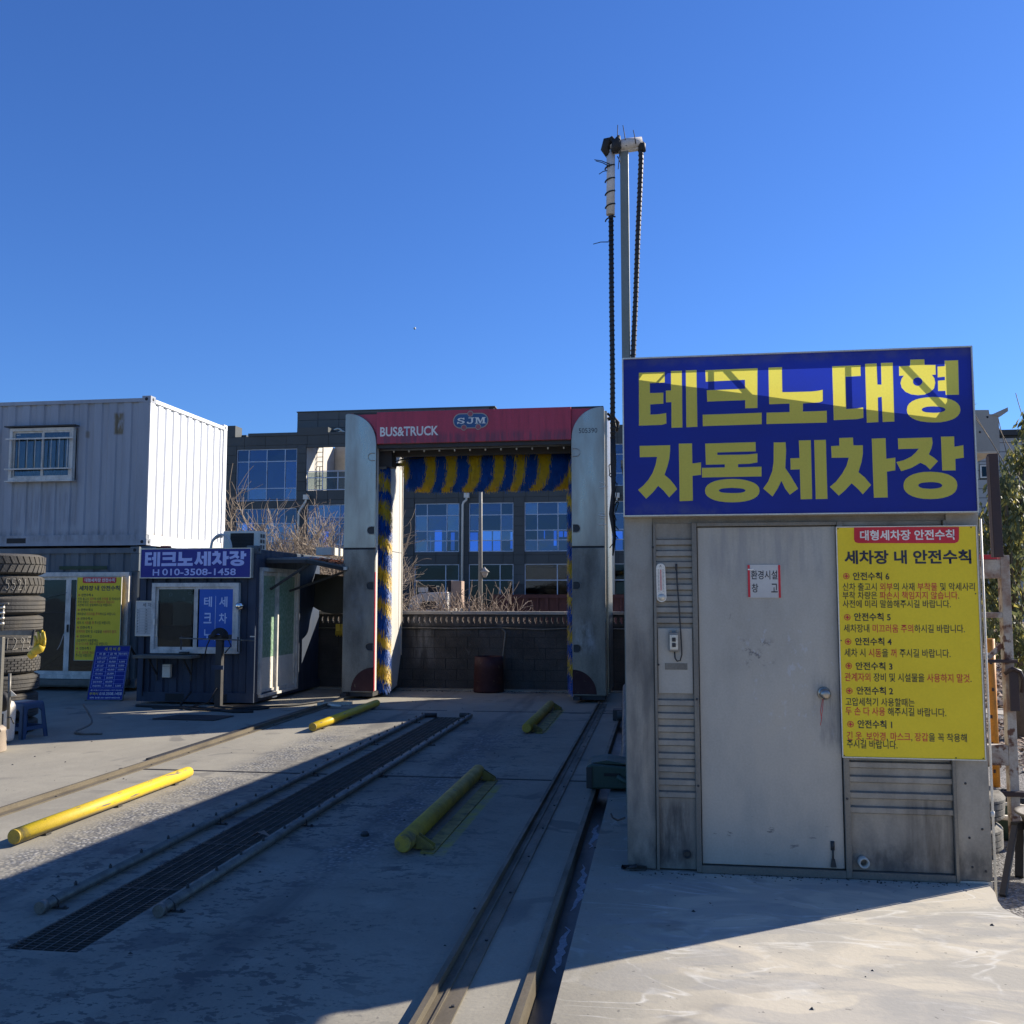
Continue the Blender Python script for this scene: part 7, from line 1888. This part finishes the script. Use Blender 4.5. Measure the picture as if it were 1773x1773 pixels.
MB().lathe((0, 0, 0), [(0, -.17), (.16, -.17), (.21, -.02), (.24, -.008), (.245, .004), (.215, .002), (.15, -.15), (0, -.155)], 32).build('bowl', mat('grey plastic', (.16, .155, .15), .8), bowl)
MB().tube([(-.03, 0, -.1), (-.03, 0, .2)], .06, 12).build('white_bottle', M_pvcw, bowl)
lg = thing('black_trestle', 'pair of black square legs of a trestle on the gravel at the right edge', 'trestle', (0, 0, 0))
MB().bar((2.186,6.700,0.1644), (*(1.979,6.323), -.158), .036, .036).build('leg', M_black if False else M_dark, lg, bevel=.004)
MB().bar((2.299,6.950,0.1119), (*(2.219,6.758), -.158), .05, .05).build('leg', M_black, lg, bevel=.004)
MB().bar((2.189,6.720,0.1671), (2.420,6.950,0.1342), .045, .045).build('top_bar', M_black, lg)
hose('thin black wire arching over the gravel beyond the rack', [(*(3.148,9.807), -.15), (2.929,9.000,0.0625), (3.014,9.000,0.1222), (3.151,9.000,0.1162)], .006, M_black, 'wire')
# ground beyond: pale path and leaf litter
pth = [(5.196,19.191), (6.698,18.184), (5.620,15.292), (4.442,16.442)]
MB().add([(x, y, -.150) for x, y in pth], [(0, 1, 2, 3)]).build('footpath', M_asph, None, kind='structure')
for a, b in ((1128, 1199), (1231, 1292)):
    q = [(3.368,12.525), (4.595,12.051)]
bank = [((4.806,19.244)), ((6.855,18.113)), ((15.306,37.696)), ((9.243,36.790))]
MB().add([(bank[0][0], bank[0][1], -.145), (bank[1][0], bank[1][1], -.145), (26, 30, .9), (3, 30, .9)], [(0, 1, 2, 3)]).build('leafy_bank', M_soil, None, kind='structure')
ll = MB()
def leafq(mb, c, s, mi=0, rnd=random):
    a = rnd.uniform(0, 6.28); b = rnd.uniform(-1, 1)
    u = Vector((math.cos(a), math.sin(a), b * .7)) * s; v = Vector((-math.sin(a), math.cos(a), rnd.uniform(-.6, .6))) * s * .45
    c = Vector(c); mb.add([c - u, c - v, c + u, c + v], [(0, 1, 2, 3)], mi)
for i in range(9000):
    y = random.uniform(16.5, 29); x = y * random.uniform(.30, .46)
    z = -.14 + max(0, (y - 17)) / 12.5 * 1.02 + abs(random.gauss(0, .03))
    leafq(ll, (x, y, z), random.uniform(.03, .07))
for i in range(5200):
    y = random.uniform(10.8, 15.2); x = y * random.uniform(.29, .46)
    if (y - 10.8) / 4.4 < random.random() ** 2: continue
    leafq(ll, (x, y, -.15 + abs(random.gauss(0, .015))), random.uniform(.02, .05))
ll.build('leaf_litter', M_leafD, None, fix=False, kind='stuff', label='dry brown fallen leaves either side of the pale footpath', cat='leaves')

# leafy tree at the right edge
def leaf_tree(label, base, seed, clumps, nleaf, ls, hgt):
    rnd = random.Random(seed)
    t = thing('leafy_tree', label, 'tree', base, group='olive leaved trees right of the shed')
    tr = MB(); br = MB(); lv = MB(); b = Vector((0, 0, 0))
    tr.tube([(0, 0, 0), (.1, .05, hgt * .3), (.0, .1, hgt * .6), (.12, .1, hgt)], [.11, .09, .055, .015], 8)
    for (x, z, r_) in clumps:
        c = Vector((x, rnd.uniform(-.5, .5), z))
        s = Vector((.05, .08, max(.2, z * .6)))
        mid = (s + c) / 2 + Vector((0, 0, -.1)); br.tube([s, mid, c], [.035, .02, .008], 5)
        for i in range(nleaf):
            d = Vector((rnd.gauss(0, 1), rnd.gauss(0, 1), rnd.gauss(0, 1))).normalized() * r_ * rnd.random() ** .45
            p = c + d
            # drooping narrow leaves
            a = rnd.uniform(0, 6.28); u = Vector((math.cos(a) * .45, math.sin(a) * .45, -1 + rnd.uniform(-.2, .7))).normalized() * ls * rnd.uniform(.7, 1.3)
            v = u.cross(Vector((rnd.uniform(-1, 1), rnd.uniform(-1, 1), .2))).normalized() * ls * .20
            lv.add([p, p + u * .5 + v, p + u, p + u * .5 - v], [(0, 1, 2, 3)], 1 if rnd.random() < .17 else 0)
    tr.build('trunk', M_bark, t, fix=False); br.build('branches', M_bark, t, fix=False); lv.build('crown', [M_leafA, M_leafB], t, fix=False)
    return t
ty_ = 13.0
cl = []
rnd = random.Random(4)
for (px, py, r_) in ((1712, 900, .30), (1720, 850, .22), (1735, 880, .25), (1760, 900, .32), (1745, 950, .35), (1715, 960, .30), (1700, 930, .22), (1770, 960, .35), (1720, 1010, .35), (1755, 1020, .38), (1700, 1030, .3), (1775, 1060, .4), (1735, 1070, .36), (1705, 1090, .33), (1765, 1105, .36), (1750, 1125, .25), (1757, 800, .22), (1768, 770, .24), (1763, 740, .16), (1772, 840, .30), (1790, 900, .4), (1800, 1000, .45), (1795, 820, .35), (1690, 990, .3), (1690, 1080, .3), (1730, 920, .24)):
    X = ((px - 886.5) / 1700); 
    cl.append((px, py, r_))
def pw(px, py, Y):   # photograph direction to a place at depth Y
    f = cam.matrix_basis.to_3x3() if False else Matrix.Rotation(R(8.5), 3, 'Z') @ Matrix.Rotation(R(94.96), 3, 'X')
    d = f @ Vector(((px - 886.5) / 1700, (886.5 - py) / 1700, -1)); return Vector((0, 0, 1.6)) + d * (Y / d.y)
tb_ = pw(1758, 1160, 13.2)
leaf_tree('olive green tree with drooping narrow leaves at the right edge beside the brown channel', (tb_.x, 13.2, -.15), 5,
          [((pw(a, b, 13.2) - Vector((tb_.x, 0, -.15))).x, pw(a, b, 13.2).z + .15, r_) for a, b, r_ in cl], 200, .10, 3.0)
twig_tree('bare_sapling', 'thin bare sapling tip rising into the sky at the right edge', (tb_.x + .15, 13.0, 1.2), 3.4, .12, 2, 2, M_bark, .016, 71, 'sapling', up=1.2, kink=.18, nb=(2, 4))

# moon
mn = bpy.data.meshes.new('moon'); 
mb = MB(); mb.lathe((0, 0, 0), [(4.0 * math.sin(math.pi * i / 12) + 1e-4, -4.0 * math.cos(math.pi * i / 12)) for i in range(13)], 20)
mo = mb.build('moon', M_moon, None, kind='structure', loc=(-763.285,3000.000,858.921))
